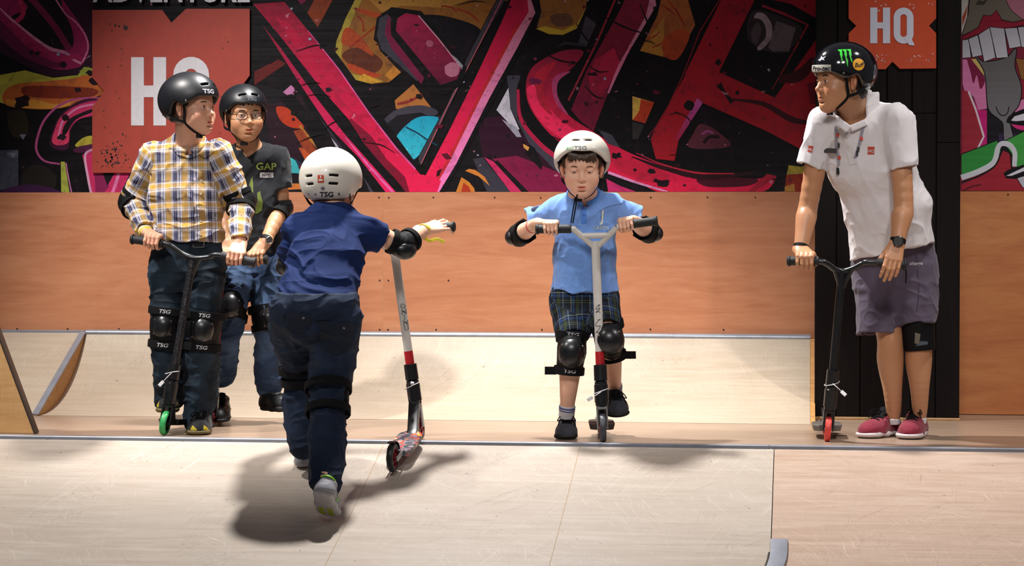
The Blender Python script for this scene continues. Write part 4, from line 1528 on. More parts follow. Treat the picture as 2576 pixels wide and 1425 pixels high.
def helmet(parent, hd, mat, sc=1.0, liner=None, brim_front=.030, vents='front', text='TSG', tmat=None, rivets=True, back_txt=False, lift=0.0, straps=True, ysh=0.0, vz=.083, ear=.034, vy=.092):
    k = hd.s * sc
    P = lambda x, y, z: hd.c + k * (A3(x, y + ysh, z + lift) @ hd.F)

    def shell(ro, ri, name, m, dz=0.0, inner_only=False):
        S = SDF()
        S.ell(P(0, -.012, .040), np.array(ro) * k, hd.F, .01)
        S.ell(P(0, -.030, .030), np.array((ro[0] * .985, ro[1] * .93, ro[2] * .95)) * k, hd.F, .03)

        def rim(p):
            q = (p - P(0, 0, 0).astype(f32)) / k @ hd.F.T.astype(f32)
            y, z = q[:, 1], q[:, 2]
            t = np.clip((y + .095) / .175, 0, 1)
            # back low, sweeping over the ear, up to the brow
            zc = -.045 + (brim_front + .045) * (t ** 1.5) + ear * np.exp(-((y + .010) / .026) ** 2) + dz
            return ((zc - z) * k * .8).astype(f32)
        S.cut(rim, .006)
        S.ell(P(0, -.015, .034), np.array(ri) * k, hd.F, .004, 's')
        if name == 'shell':
            vv = []
            if vents in ('front', 'both'):
                vv += [(sx * .036, vy, vz, sx * .35, .15) for sx in (-1, 1)]
            if vents in ('back', 'both'):
                vv += [(sx * .040, -.125, z, 0, 0) for sx in (-1, 1) for z in (.031, .004)]
            for x, y, z, ro_, tt in vv:
                S.box(P(x, y, z), np.array((.0165, .03, .0042)) * k, frame((x * 2.2, y, 0 if tt == 0 else .6 * abs(y)), (ro_, 0, 1)) @ hd.F, .003, .002, 's')
            if vents == 'side':
                pass
        V, F = S.mesh(.0026, 1)
        return mk(name, V, F, m, parent)
    sh = shell((.100, .121, .101), (.091, .112, .093), 'shell', mat)
    shell((.0925, .1135, .0945), (.083, .103, .088), 'liner', liner or BLACKMATTE, .004)
    bvh = None
    if rivets:
        for sx in (-1, 1):
            for yy, zz in ((.040, .022), (-.098, -.026)):
                n = nrm(A3(sx * (.1 if yy > 0 else .055), yy * 1.1, 0))
                o_ = P(0, 0, zz)
                p = ray_hit(sh, o_ + (n @ hd.F) * .3, -(n @ hd.F))
                if p is not None:
                    MB().lathe([(.0004, .0), (.0042, .0), (.003, .0016), (.0004, .002)], p, n @ hd.F, 10).build('rivet', CHROME, sh)
    if straps:
        for sx in (-1, 1):
            a = P(sx * .088, .028, .012)
            a2 = P(sx * .080, -.062, -.022)
            j = hd.P(sx * .066, .010, -.062)
            c = hd.P(sx * .012, .050, -.118)
            m1 = hd.P(sx * .083, .022, -.022)
            ch = hd.P(sx * .045, .034, -.097)
            MB().tube(spline([a, m1, j, ch, c], 6), 1, 8, flat=(.0065 * hd.s, .0013), side=hd.D(0, 1, 0)).build('strap', BLACKFAB, parent)
            MB().tube(spline([a2, hd.P(sx * .082, -.030, -.048), j], 6), 1, 8, flat=(.0060 * hd.s, .0013), side=hd.D(0, .3, 1)).build('strap', BLACKFAB, parent)
        MB().box(hd.P(.014, .046, -.121), (.017 * hd.s, .006, .009 * hd.s), hd.F, .002).build('buckle', BLACKPL, parent)
    return sh


def ray_hit(ob, o, d, off=.0006):
    """first hit of a ray on a mesh object, in world coordinates"""
    bv = _bvh(ob)
    L = Vector(world_loc(ob))
    h = bv.ray_cast(Vector(o) - L, Vector(d))
    if h[0] is None:
        return None
    return np.array(h[0] + L) - np.asarray(d) * off


_BV = {}


def _bvh(ob):
    if ob.name not in _BV:
        me = ob.data
        n = len(me.vertices)
        co = np.empty(n * 3, np.float32)
        me.vertices.foreach_get('co', co)
        co = co.reshape(-1, 3)
        pl = [tuple(p.vertices) for p in me.polygons]
        _BV[ob.name] = BVHTree.FromPolygons([tuple(c) for c in co.tolist()], pl)
    return _BV[ob.name]


def decal(ob, V2, F, o, n, up, mat, name='lettering', off=.0009, label=None, sub=0, parent=None, attrs=None, thick=0.0):
    """print a flat outline onto a surface: projected along -n from the plane at o"""
    n = nrm(n)
    u = nrm(np.cross(up, n))
    v = np.cross(n, u)
    V2 = np.asarray(V2, float)
    V, ok = [], []
    for x, y in V2:
        p = np.asarray(o) + u * x + v * y + n * .12
        h = ray_hit(ob, p, -n, off)
        ok.append(h is not None)
        V.append(h if h is not None else p)
    F = [f for f in F if all(ok[i] for i in f)]
    if not F:
        print('DECAL MISSED', name, ob.name)
        return None
    used = sorted({i for f in F for i in f})
    mp = {i: j for j, i in enumerate(used)}
    VV = np.array([V[i] for i in used])
    d_ = mk(name, VV, [tuple(mp[i] for i in f) for f in F], mat, parent or ob, smooth=bool(thick), label=label, attrs=attrs(VV) if attrs else None)
    if thick:
        md = d_.modifiers.new('thickness', 'SOLIDIFY')
        md.thickness = thick
        md.offset = 0
    return d_


def text_on(ob, s, size, o, n, up, mat, bold=.02, shear=0, name='lettering', sx=1.0, off=.0009, parent=None):
    V, F = text_verts(s, size, bold, shear)
    V = V.copy()
    V[:, 0] *= sx
    V[:, 1] -= size * .35
    return decal(ob, V, F, o, n, up, mat, name, off, parent=parent)


def grid_shape(poly, cell):
    """fill an outline with small triangles so that it follows a curved surface"""
    from mathutils.geometry import delaunay_2d_cdt
    P = np.asarray(poly, float)
    out = []
    n = len(P)
    for i in range(n):
        a, b = P[i], P[(i + 1) % n]
        m = max(1, int(np.linalg.norm(b - a) / cell))
        out += [a + (b - a) * k / m for k in range(m)]
    nb = len(out)
    lo, hi = P.min(0), P.max(0)
    xs, ys = np.arange(lo[0] + cell / 2, hi[0], cell), np.arange(lo[1] + cell / 2, hi[1], cell)
    pts = [Vector(p) for p in out] + [Vector((x, y)) for x in xs for y in ys]
    r = delaunay_2d_cdt(pts, [], [list(range(nb))], 1, 1e-7)
    return np.array([v[:] for v in r[0]]), [tuple(f) for f in r[2]]


# ---------------------------------------------------------------- hands
def hand_grip(S, wrist, c, a, toW, f, s=1.0, side=1, rg=.017, open_=None, thumb=True, spread=.0185, off=0.0):
    """hand closed on a bar. c: bar point under the palm, a: bar direction (unit), toW: from the bar to the back of the hand,
    f: the way the fingers run over the bar, side: which way along a the thumb sits"""
    a = nrm(a)
    u = toW - a * np.dot(toW, a)
    u = nrm(u)
    f = f - a * np.dot(f, a) - u * np.dot(f, u)
    f = nrm(f)

    def pt(x, ang, r):
        an = math.radians(ang)
        return c + a * x + (u * math.cos(an) + f * math.sin(an)) * r
    ln = [.93, 1.0, .97, .82]
    for i in range(4):
        x = (1.5 - i) * spread * s * side + off
        A = open_ or [18, 72, 135, 195]
        R0 = [.026 * s + rg * .35, rg + .0115 * s, rg + .0095 * s, rg + .009 * s]
        L = ln[i]
        P = [pt(x, A[0], R0[0]), pt(x, A[0] + (A[1] - A[0]) * L, R0[1] + .002), pt(x, A[0] + (A[2] - A[0]) * L, R0[2]), pt(x, A[0] + (A[3] - A[0]) * L, R0[3])]
        rr = [.0098 * s, .0092 * s, .0082 * s, .0070 * s]
        if i == 3: rr = [q * .9 for q in rr]
        for j in range(3):
            S.cap(P[j], P[j + 1], rr[j], rr[j + 1], .004 * s if j == 0 else .0025 * s)
        S.ell(P[1], (rr[1] * 1.12,) * 3, None, .003)
        # back of the hand
        w = np.asarray(wrist) + a * side * (1.5 - i) * .011 * s
        S.cap(w, P[0], .0150 * s, .0108 * s, .016 * s)
        S.ell(P[0], (.0112 * s,) * 3, None, .005)
    mid = (np.asarray(wrist) + c) / 2
    if thumb:
        p0 = np.asarray(wrist) * .75 + c * .25 + a * side * .020 * s
        p1 = pt(side * .034 * s + off, -28, rg + .014 * s)
        p2 = pt(side * .036 * s + off, -75, rg + .0095 * s)
        p3 = pt(side * .026 * s + off, -122, rg + .0085 * s)
        S.cap(p0, p1, .0145 * s, .0115 * s, .016 * s)
        S.cap(p1, p2, .0112 * s, .0098 * s, .004 * s)
        S.cap(p2, p3, .0098 * s, .0078 * s, .004 * s)


def free_hand(S, wrist, dirn, palm, s=1.0, side=1, curl=(12, 22, 18), fan=5, thumb_ang=40):
    """open hand: dirn from wrist to fingertips, palm = palm normal, side = thumb side along x"""
    d = nrm(dirn)
    n = nrm(palm - d * np.dot(palm, d))
    x = np.cross(d, n) * side
    for i in range(4):
        off = (1.5 - i)
        base = np.asarray(wrist) + d * (.082 - .004 * abs(i - 1)) * s + x * off * .0185 * s
        S.cap(np.asarray(wrist) + x * off * .010 * s, base, .0145 * s, .0105 * s, .015 * s)
        L = [.040, .044, .041, .032][i] * s
        an = math.radians(off * fan)
        dd = d * math.cos(an) + x * math.sin(an)
        p, ang = base, 0
        r = .0094 * s * (.88 if i == 3 else 1)
        for j, (l, c_) in enumerate(zip((L, L * .62, L * .52), curl)):
            ang += math.radians(c_)
            q = p + (dd * math.cos(ang) + n * math.sin(ang)) * l
            S.cap(p, q, r, r * .92, .003)
            p, r = q, r * .92
    t0 = np.asarray(wrist) + d * .018 * s + x * .018 * s
    ta = math.radians(thumb_ang)
    td = nrm(d * math.cos(ta) + x * math.sin(ta) + n * .3)
    t1 = t0 + td * .042 * s
    t2 = t1 + nrm(td + d * .3) * .032 * s
    t3 = t2 + nrm(td + d * .5) * .024 * s
    S.cap(t0, t1, .015 * s, .0115 * s, .014 * s)
    S.cap(t1, t2, .0112 * s, .0098 * s, .004)
    S.cap(t2, t3, .0098 * s, .008 * s, .004)


def collar(parent, lo, hi, front, rin, rlo, rhi, mat, vdeg=30, drop=.0, name='collar', attrs=None):
    """turned-down shirt collar round the neck axis lo-hi, open at the front"""
    lo, hi = np.asarray(lo, float), np.asarray(hi, float)
    ax = nrm(hi - lo)
    S = SDF()
    S.cap(lo - ax * .02, hi + ax * .02, rlo + (rlo - rhi) * .2, rhi, .002)
    S.keep(ax, hi, .004)
    f = nrm(np.asarray(front) - ax * np.dot(front, ax))
    sd = np.cross(ax, f)
    # lower edge dips towards the front points
    S.keep(nrm(-ax - f * drop), lo, .003)
    S.cap(lo - ax * .1, hi + ax * .1, rin, rin, .003, 's')
    a = math.radians(vdeg)
    tip = (lo + hi) / 2 + ax * .0

    def wedge(p):
        q = p - _c3(hi)
        h_ = (q @ _c3(-ax))
        w = np.tan(a) * h_ + .006
        x = np.abs(q @ _c3(sd))
        return np.maximum(x - w, -(q @ _c3(f))).astype(f32)
    S._add(wedge, None, 0, .003, 's')
    V, F = S.mesh(.0028, 1)
    return mk(name, V, F, mat, parent, attrs=attrs(V) if attrs else None)


# ---------------------------------------------------------------- pads and shoes
def cuff(parent, a, b, ra, rb, name, mat, side=None, q=1.0, k=.004, h=.003, sub=None):
    """sleeve of padding or a strap around a limb between a and b"""
    S = SDF()
    ax = nrm(np.asarray(b) - np.asarray(a))
    S.cap(a, b, ra, rb, k)
    S.keep(ax, b, .003)
    S.keep(-ax, a, .003)
    S.disp(folds(.0012, (50, 50, 50), 1.0))
    V, F = S.mesh(h, 1)
    return mk(name, V, F, mat, parent)


def band(parent, c, ax, r, w, mat, name='strap', th=.003, side=None, q=1.0, n=28):
    """flat strap wrapped around a limb"""
    ax = nrm(ax)
    u = nrm(side - ax * np.dot(side, ax)) if side is not None else nrm(np.cross(ax, [.1, 1, .2]))
    v = np.cross(ax, u)
    pts = [np.asarray(c) + u * r * math.cos(t) + v * r * q * math.sin(t) for t in np.linspace(0, 2 * PI, n, endpoint=False)]
    return MB().tube(pts, 1, 8, flat=(w / 2, th), side=ax, closed=True).build(name, mat, parent)


def knee_pad(parent, top, knee, bot, front, rT, rK, rB, s=1.0, cap_r=.047, text=True, tail=None, upside=True, g=.0):
    """padded sleeve, hard cap, two strapped bands with small lettering"""
    p = empty('knee_pad', knee)
    p.parent = parent
    p.location = tuple(np.asarray(knee) - world_loc(parent))
    front = nrm(front)
    S = SDF()
    S.cap(top, knee, rT, rK, .01)
    S.cap(knee, bot, rK, rB, .01)
    ax = nrm(np.asarray(bot) - np.asarray(top))
    S.keep(ax, bot, .003)
    S.keep(-ax, top, .003)
    S.ell(np.asarray(knee) + front * rK * .55, (cap_r * .95, cap_r * .8, cap_r * 1.25), frame(front, -ax), .02)
    S.keep(-front, np.asarray(knee) - front * rK * .25, .006)
    S.disp(folds(.0012, (60, 60, 60), 4.0))
    V, F = S.mesh(.003, 1)
    sl = mk('padding', V, F, BLACKMATTE, p)
    S = SDF()
    fr = frame(front, -ax)
    c = np.asarray(knee) + front * (rK * .62)
    S.ell(c, (cap_r, cap_r * .95, cap_r * 1.08), fr, .01)
    S.ell(c + ax * cap_r * .50 + front * .002, (cap_r * .86, cap_r * .84, cap_r * .72), fr, .012)
    S.keep(-front, c + front * .004, .004)
    S.ell(c - front * .004, (cap_r * .9, cap_r * .85, cap_r * .98), fr, .003, 's')
    V, F = S.mesh(.0025, 1)
    cp = mk('knee_cap', V, F, BLACKPL, p)
    for sgn in (-1, 1):
        for kk in (-.45, .75):
            q = ray_hit(cp, c + fr[0] * sgn * cap_r * .74 + ax * kk * cap_r + front * .2, -front)
            if q is not None:
                MB().lathe([(.0004, 0), (.0042, 0), (.003, .0018), (.0004, .002)], q, front, 10).build('rivet', CHROME, cp)
    for q, r, t_ in ((top, rT, 1), (bot, rB, 1)):
        q2 = np.asarray(q) + ax * (.014 if q is top else -.012)
        b_ = band(p, q2, ax, r + (.004 if not text else .007), .032, BLACKFAB)
        if text:
            text_on(b_, 'TSG', .021, q2 + front * (r + .02), front, -ax if upside else ax, WHITEP2, .02, .2, sx=1.3)
    if tail is not None:
        q2 = np.asarray(bot) - ax * .012
        t0 = q2 + nrm(tail) * rB
        MB().tube([t0 + front * rB * .45, t0 + front * rB * .35 + nrm(tail) * .02, t0 + front * .02 + nrm(tail) * .045], 1, 8, flat=(.016, .003), side=ax).build('strap_end', BLACKFAB, p)
    return p


def elbow_pad(parent, elbow, out, up_a, up_b, r, s=1.0):
    """soft sleeve and hard cap at the elbow; up_a/up_b: points along upper arm and forearm"""
    p = empty('elbow_pad', (0, 0, 0))
    p.parent = parent
    p.location = tuple(np.asarray(elbow) - world_loc(parent))
    out = nrm(out)
    S = SDF()
    S.cap(up_a, elbow, r, r * 1.05, .01)
    S.cap(elbow, up_b, r * 1.05, r * .95, .01)
    S.keep(nrm(np.asarray(up_a) - elbow), up_a, .003)
    S.keep(nrm(np.asarray(up_b) - elbow), up_b, .003)
    S.disp(folds(.001, (60, 60, 60), 6.0))
    V, F = S.mesh(.003, 1)
    mk('padding', V, F, BLACKMATTE, p)
    ax = nrm(np.asarray(up_b) - np.asarray(up_a))
    fr = frame(out, ax)
    S = SDF()
    c = np.asarray(elbow) + out * r * .55
    S.ell(c, (.034 * s, .036 * s, .044 * s), fr, .01)
    S.keep(-out, c + out * .003, .004)
    S.ell(c - out * .004, (.030 * s, .032 * s, .040 * s), fr, .003, 's')
    V, F = S.mesh(.0025, 1)
    mk('elbow_cap', V, F, BLACKPL, p)
    for q in (up_a, up_b):
        d = nrm(np.asarray(q) - elbow)
        band(p, np.asarray(q) - d * .010, d, r + .003, .022, BLACKFAB)
    return p


def shoe(parent, heel, toe, up, w=.045, hgt=.07, upper=None, sole=None, lace=None, ankle=None, name='shoe', laces=True, long_=False, stripe=None, bow=True, velcro=False, sole_h=.022):
    """heel, toe: ends of the sole on the ground"""
    heel, toe = np.asarray(heel, float), np.asarray(toe, float)
    d = toe - heel
    L = np.linalg.norm(d)
    d = d / L
    up = nrm(up - d * np.dot(up, d))
    sd = np.cross(d, up)
    t = empty(name, heel)
    t.parent = parent
    t.location = tuple(heel - world_loc(parent))
    Q = lambda x, y, z: heel + d * x * L + sd * y + up * z
    S = SDF()
    hs = sole_h
    S.ecap(Q(.16, 0, hs * .5), Q(.55, .000, hs * .5), (w * .80, hs * .6), (w * .86, hs * .6), sd, .01)
    S.ecap(Q(.55, 0, hs * .5), Q(.80, .003, hs * .55), (w * .86, hs * .6), (w * .97, hs * .6), sd, .02)
    S.ell(Q(.82, .002, hs * .55), (w * .96, L * .18, hs * .65), np.array([sd, d, up]), .012)
    S.keep(-up, Q(0, 0, 0), .003)
    S.keep(up, Q(0, 0, hs), .002)
    V, F = S.mesh(.0028, 1)
    mk('sole', V, F, sole, t)
    S = SDF()
    S.ecap(Q(.20, 0, hs + .006), Q(.62, 0, hs + .002), (w * .72, hgt * .42), (w * .82, hgt * .42), sd, .02)
    S.ell(Q(.76, .002, hs * .9), (w * .90, L * .225, hgt * .48), np.array([sd, d, up]), .03)
    S.ecap(Q(.20, 0, hs), Q(.24, 0, hgt * 1.02), (w * .72, L * .17), (w * .64, L * .155), sd, .02)
    S.ecap(Q(.30, 0, hgt * .9), Q(.56, 0, hgt * .62), (w * .52, .016), (w * .62, .014), sd, .03)
    S.keep(-up, Q(0, 0, hs * .7), .002)
    S.keep(nrm(up + d * .15), Q(.2, 0, hgt * 1.04), .006)
    S.ell(Q(.22, 0, hgt * 1.2), (w * .5, L * .125, hgt * .35), np.array([sd, d, up]), .005, 's')
    S.disp(folds(.0010, (50, 50, 50), 2.0))
    V, F = S.mesh(.0026, 1)
    u_ = mk('upper', V, F, upper, t)
    # tongue
    S = SDF()
    S.ecap(Q(.56, 0, hgt * .62), Q(.36, 0, hgt * 1.22), (w * .36, .007), (w * .42, .006), sd, .01)
    V, F = S.mesh(.003, 1)
    mk('tongue', V, F, upper if velcro else (lace or upper), t)
    if laces:
        n = 5
        for i in range(n):
            f_ = i / (n - 1)
            x = .66 - .26 * f_
            pts = []
            for yy in np.linspace(-1, 1, 7):
                h = ray_hit(u_, Q(x + .02 * yy * (1 if i % 2 else -1), yy * w * .42, .2), -up, .0025)
                if h is not None: pts.append(h)
            if len(pts) > 2:
                MB().tube(spline(pts, 3), .0026 if not velcro else 1, 8, flat=(.012, .003) if velcro else None, side=d if velcro else None).build('lace' if not velcro else 'strap', lace, u_)
        if bow and not velcro:
            o_ = Q(.42, 0, hgt * 1.04)
            for sx in (-1, 1):
                MB().tube(spline([o_, o_ + sd * sx * .022 + d * .022 + up * .014, o_ + sd * sx * .036 + d * .05 - up * .002, o_ + sd * sx * .018 + d * .028 + up * .0, o_], 6), .0022, 6).build('lace', lace, u_)
                MB().tube(spline([o_, o_ + sd * sx * .020 + d * .02 + up * .008, o_ + sd * sx * .034 + d * .06 - up * .02], 6), .0022, 6).build('lace', lace, u_)
    return t, u_, Q


# ---------------------------------------------------------------- scooters
def scooter(label, Cf, Cr, top, bars, grips, m_bar, m_stem, m_deck, m_wheel, m_core, m_fork, r=.055, grp=None, name='kick_scooter', stem_r=.017, bar_r=.0115, band_=None, deck_w=.055, cross=None, tagc=True, lean=None, low=None, deckpat=None, up=None):
    """Cf, Cr: wheel centres; top: where the stem meets the bar"""
    Cf, Cr, top = [np.asarray(v, float) for v in (Cf, Cr, top)]
    t = empty(name, (Cf[0], Cf[1], Cf[2] - r), label, 'scooter', grp or 'kick scooters of the riders')
    fw = nrm(Cf - Cr)
    st = nrm(top - Cf)
    up = nrm(UP - fw * np.dot(UP, fw)) if up is None else nrm(up - fw * np.dot(up, fw))
    ax = nrm(np.cross(fw, up))
    barD = nrm(np.asarray(bars[-1]) - np.asarray(bars[0]))
    axf = nrm(barD - st * np.dot(barD, st))
    for c, a_, nm in ((Cf, axf, 'wheel'), (Cr, ax, 'wheel')):
        h = .012
        w = MB().lathe([(r * .72, -h), (r * .90, -h), (r * .975, -h * .72), (r, -h * .25), (r, h * .25), (r * .975, h * .72), (r * .90, h), (r * .72, h)], c, a_, 40).build(nm, m_wheel, t)
        mb = MB().lathe([(r * .60, -h * .8), (r * .73, -h * .8), (r * .73, h * .8), (r * .60, h * .8)], c, a_, 32)
        mb.lathe([(r * .1, -h * 1.1), (r * .26, -h * 1.1), (r * .26, h * 1.1), (r * .1, h * 1.1)], c, a_, 20)
        u1 = nrm(np.cross(a_, [0.2, .1, 1]))
        v1 = np.cross(a_, u1)
        for k in range(5):
            q = math.cos(k * 2 * PI / 5) * u1 + math.sin(k * 2 * PI / 5) * v1
            mb.box(c + q * r * .43, (r * .2, r * .075, h * .55), np.array([q, np.cross(a_, q), a_]))
        mb.build('wheel_core', m_core, w)
        MB().lathe([(.0005, -h * 1.7), (.006, -h * 1.7), (.006, h * 1.7), (.0005, h * 1.7)], c, a_, 12).build('axle', CHROME, w)
    # fork
    hd0 = Cf + st * (r + .022) - nrm(np.cross(axf, st)) * .0
    mb = MB()
    for sg in (-1, 1):
        mb.box((Cf + hd0) / 2 + axf * sg * .0185, (.0035, .013, (r + .024) / 2 + .006), np.array([axf, nrm(np.cross(st, axf)), st]), .002)
    mb.box(hd0, (.022, .014, .007), np.array([axf, nrm(np.cross(st, axf)), st]), .003)
    mb.build('fork', m_fork, t)
    h1 = hd0 + st * .006
    h2 = h1 + st * .10
    MB().lathe([(stem_r * 1.15, 0), (stem_r * 1.45, .004), (stem_r * 1.45, .014), (stem_r * 1.22, .018), (stem_r * 1.22, .082), (stem_r * 1.45, .086), (stem_r * 1.45, .096), (stem_r * 1.1, .10)], h1, st, 24, closed=False).build('headset', low or m_fork, t)
    c1 = h2 + st * .062
    cl = MB().tube([h2, c1], [stem_r * 1.55, stem_r * 1.5], 20)
    cl.build('clamp', low or BLACKPL, t)
    for q in (.018, .045):
        MB().cyl(h2 + st * q - nrm(np.cross(axf, st)) * stem_r * 1.3 - axf * .012, h2 + st * q - nrm(np.cross(axf, st)) * stem_r * 1.3 + axf * .018, .0035, 8).build('bolt', CHROME, t)
    stp = [c1, top]
    s_ = MB().tube(stp, stem_r, 24).build('stem', m_stem, t)
    if band_:
        MB().tube([c1 + st * .0005, c1 + st * .052], stem_r * 1.03, 24).build('red_band', band_, t, label='red band')
    mb = MB()
    bp = bars if len(bars) < 3 else spline(bars, 8)
    mb.tube(bp, bar_r, 16)
    b_ = mb.build('handlebar', m_bar, t)
    if cross:
        mb = MB()
        for q in cross:
            mb.tube(spline(q, 6) if len(q) > 2 else q, bar_r, 16)
        mb.build('crossbar', m_bar, t)
    for g in grips:
        g0, g1 = np.asarray(g[0]), np.asarray(g[1])
        gd = nrm(g1 - g0)
        gl = np.linalg.norm(g1 - g0)
        prof = [(bar_r, 0)] + [(bar_r + .0055 + (.0009 if i % 2 else 0), .002 + (gl - .010) * i / 22) for i in range(23)] + [(bar_r + .010, gl - .007), (bar_r + .010, gl - .001), (bar_r + .005, gl + .004), (.0005, gl + .004)]
        MB().lathe(prof, g0, gd, 20, closed=False).build('grip', RUBBER, b_)
    # deck: plate with kicked nose, neck and rear fender
    dl = Cr - Cf
    n0 = Cf - fw * (r + .045) - up * .004
    n1 = Cr + fw * (r + .012) - up * .008
    mb = MB()
    sec = np.linspace(0, 1, 16)
    cen = [n0 + (n1 - n0) * q for q in sec]
    wd = [.55, .86, .98] + [1.0] * 10 + [.98, .9, .74]
    V, F = [], []
    for c, w in zip(cen, wd):
        ww = deck_w * w
        V += [c - ax * ww + up * .009, c - ax * (ww - .003) + up * .012, c + ax * (ww - .003) + up * .012, c + ax * ww + up * .009, c + ax * ww * .9 - up * .012, c - ax * ww * .9 - up * .012]
    for i in range(15):
        for k in range(6):
            l = (k + 1) % 6
            F.append((i * 6 + k, i * 6 + l, (i + 1) * 6 + l, (i + 1) * 6 + k))
    F += [tuple(range(6))[::-1], tuple(15 * 6 + k for k in range(6))]
    mb.add(V, F)
    dk = mb.build('deck', m_deck, t)
    mb = MB()
    mb.tube([n0 + up * .0 + fw * -.02, n0 + fw * .012 + up * .010, h1 + st * .03 - nrm(np.cross(axf, st)) * .0], 1, 12, flat=(.022, .012), side=ax)
    mb.lathe([(stem_r * 1.3, .012), (stem_r * 1.6, .016), (stem_r * 1.6, .084), (stem_r * 1.3, .088)], h1, st, 20)
    mb.build('neck', low or m_fork, t)
    mb = MB()
    arcp = [Cr + (fw * math.cos(q) + up * math.sin(q)) * (r + .006) for q in np.linspace(.25, 1.75, 10)]
    mb.tube(arcp, 1, 10, flat=(.015, .002), side=ax)
    mb.build('rear_brake', BLACKPL, t)
    mb = MB()
    for sg in (-1, 1):
        mb.box(Cr + fw * (r * .5) + ax * sg * .020 - up * .002, (r * .75, .0035, .010), np.array([fw, ax, up]), .002)
    mb.build('rear_dropout', m_fork, t)
    if tagc is not None and tagc is not False:
        c = h2 + st * .03 if tagc is True else tagc[0]
        dn = A3(-.03, -.03, -.03) if tagc is True else tagc[1]
        fr = -FW
        lp = [c + (axf * math.cos(q) + nrm(np.cross(axf, st)) * math.sin(q)) * stem_r * 1.75 + st * .010 * math.cos(q) for q in np.linspace(0, 2 * PI, 16, endpoint=False)]
        z = MB()
        z.tube(lp, .0016, 8, closed=True)
        e0 = c + fr * stem_r * 1.6
        z.tube(spline([e0, e0 + dn * .5 + fr * .008, e0 + dn], 5), .0016, 8)
        z.tube([e0 + dn * .95, e0 + dn * 1.45], 1, 8, flat=(.007, .0035), side=nrm(np.cross(dn, fr)))
        z.build('cable_tie', WHITETIE, t)
    return t, s_, dk


WHITETIE = M('white_tie', 'd8d6d8', .5, 0, .03)
WHITEBAR = M('white_paint', 'ccc8c2', .35, 0, .06, 20)
REDBAND = M('red_paint', 'b01a22', .4, 0, .06)
# ================================================================== people
def body_mesh(label, loc, mat, pieces, heads, group='people standing or riding on the ramps'):
    """one continuous skin: limbs, head and hands at their own fineness"""
    Vs, Fs, n = [], [], 0
    for S, h, sm in pieces:
        V, F = S.mesh(h, sm)
        Vs.append(V)
        Fs.append(F + n)
        n += len(V)
    V, F = np.vstack(Vs), np.vstack(Fs)
    C = np.ones((len(V), 4))
    for hd in heads:
        hd.tint(V, C)
    return mk('person', V, F, mat, loc=loc, label=label, cat='person', attrs={'Col': C}, group=group)


def sdf_obj(S, name, mat, parent, h=.0035, sm=1, attrs=None, label=None):
    V, F = S.mesh(h, sm)
    at = attrs(V) if attrs else None
    return mk(name, V, F, mat, parent, attrs=at, label=label)


def put(parent, p):
    return p


def plaid_mat(name, ru, rv, pu, pv, rough=.85, attr='Pat'):
    t = NT(name)
    c = t.n('ShaderNodeAttribute', attribute_name=attr).outputs['Vector']
    sp = t.n('ShaderNodeSeparateXYZ')
    t.l(c, sp.inputs[0])
    outs = []
    for ax, per, st in ((0, pu, ru), (1, pv, rv)):
        f = t.math('FRACT', t.math('MULTIPLY', sp.outputs[ax], 1.0 / per))
        outs.append(t.ramp(f, st, 'CONSTANT'))
    b = t.mix(.5, outs[0], outs[1])
    v = t.coord()
    t.base(t.mix(t.ramp(t.noise(v, 200, 2), [(.3, 0.0), (.8, .25)]), b, t.mix(1.0, b, (.55, .55, .55), 'MULTIPLY')))
    t.set(Roughness=rough)
    t.b.inputs['Specular IOR Level'].default_value = .2
    t.bump(t.noise(v, 36, 4, .55, 1.5), .3, .004)
    return t.m


def pattern(bones, side):
    """cloth coordinates: distance round and along the nearest limb"""
    def fn(V):
        best = np.full(len(V), 1e9)
        r_of = lambda o: .12 if o is None else o
        out = np.zeros((len(V), 3))
        for a, b, sd, o in bones:
            a, b = np.asarray(a, float), np.asarray(b, float)
            ab = b - a
            L = np.linalg.norm(ab)
            d = ab / L
            q = V - a
            t = q @ d
            tc = np.clip(t, 0, L)
            v = q - tc[:, None] * d
            dist = np.linalg.norm(v, axis=1) - r_of(o)
            s_ = nrm(np.asarray(sd) - d * np.dot(sd, d))
            w_ = np.cross(d, s_)
            x, y = v @ s_, v @ w_
            if o is None:
                ang = x
                m = dist < best
                out[m, 0], out[m, 1] = x[m], t[m]
            else:
                R = np.maximum(.02, np.sqrt(x * x + y * y))
                ang = np.arctan2(x, y) * o
                m = dist < best
                out[m, 0], out[m, 1] = ang[m], t[m]
            best = np.minimum(best, dist)
        return {'Pat': out}
    return fn


def fray(V):
    return {'Col': np.ones((len(V), 4))}


SK_KID = skin_mat('skin_light', 'e6b498')
SK_A = skin_mat('skin_plaid_boy', 'd6a084')
SK_B = skin_mat('skin_glasses_boy', 'bb8a66')
SK_E = skin_mat('skin_instructor', 'b98560')
HAIRBR = M('hair_brown', '3a2616', .5, 0, .3, 150, .4, 400)
HAIRBK = M('hair_black', '0b0908', .45, 0, .3, 150, .4, 400)
HAIRMB = M('hair_mid_brown', '5a4030', .5, 0, .3, 150, .4, 400)
H_WHITE = M('helmet_white', 'd9d4c8', .38, 0, .03, 10, coat=.15)
H_BLACK = M('helmet_black_satin', '0f1116', .42, 0, .15, 30, .05, 200)
H_GLOSS = M('helmet_black_gloss', '0b0c10', .10, 0, .1, 20, coat=.8)
INK = M('black_ink', '14121a', .5, 0, .1)


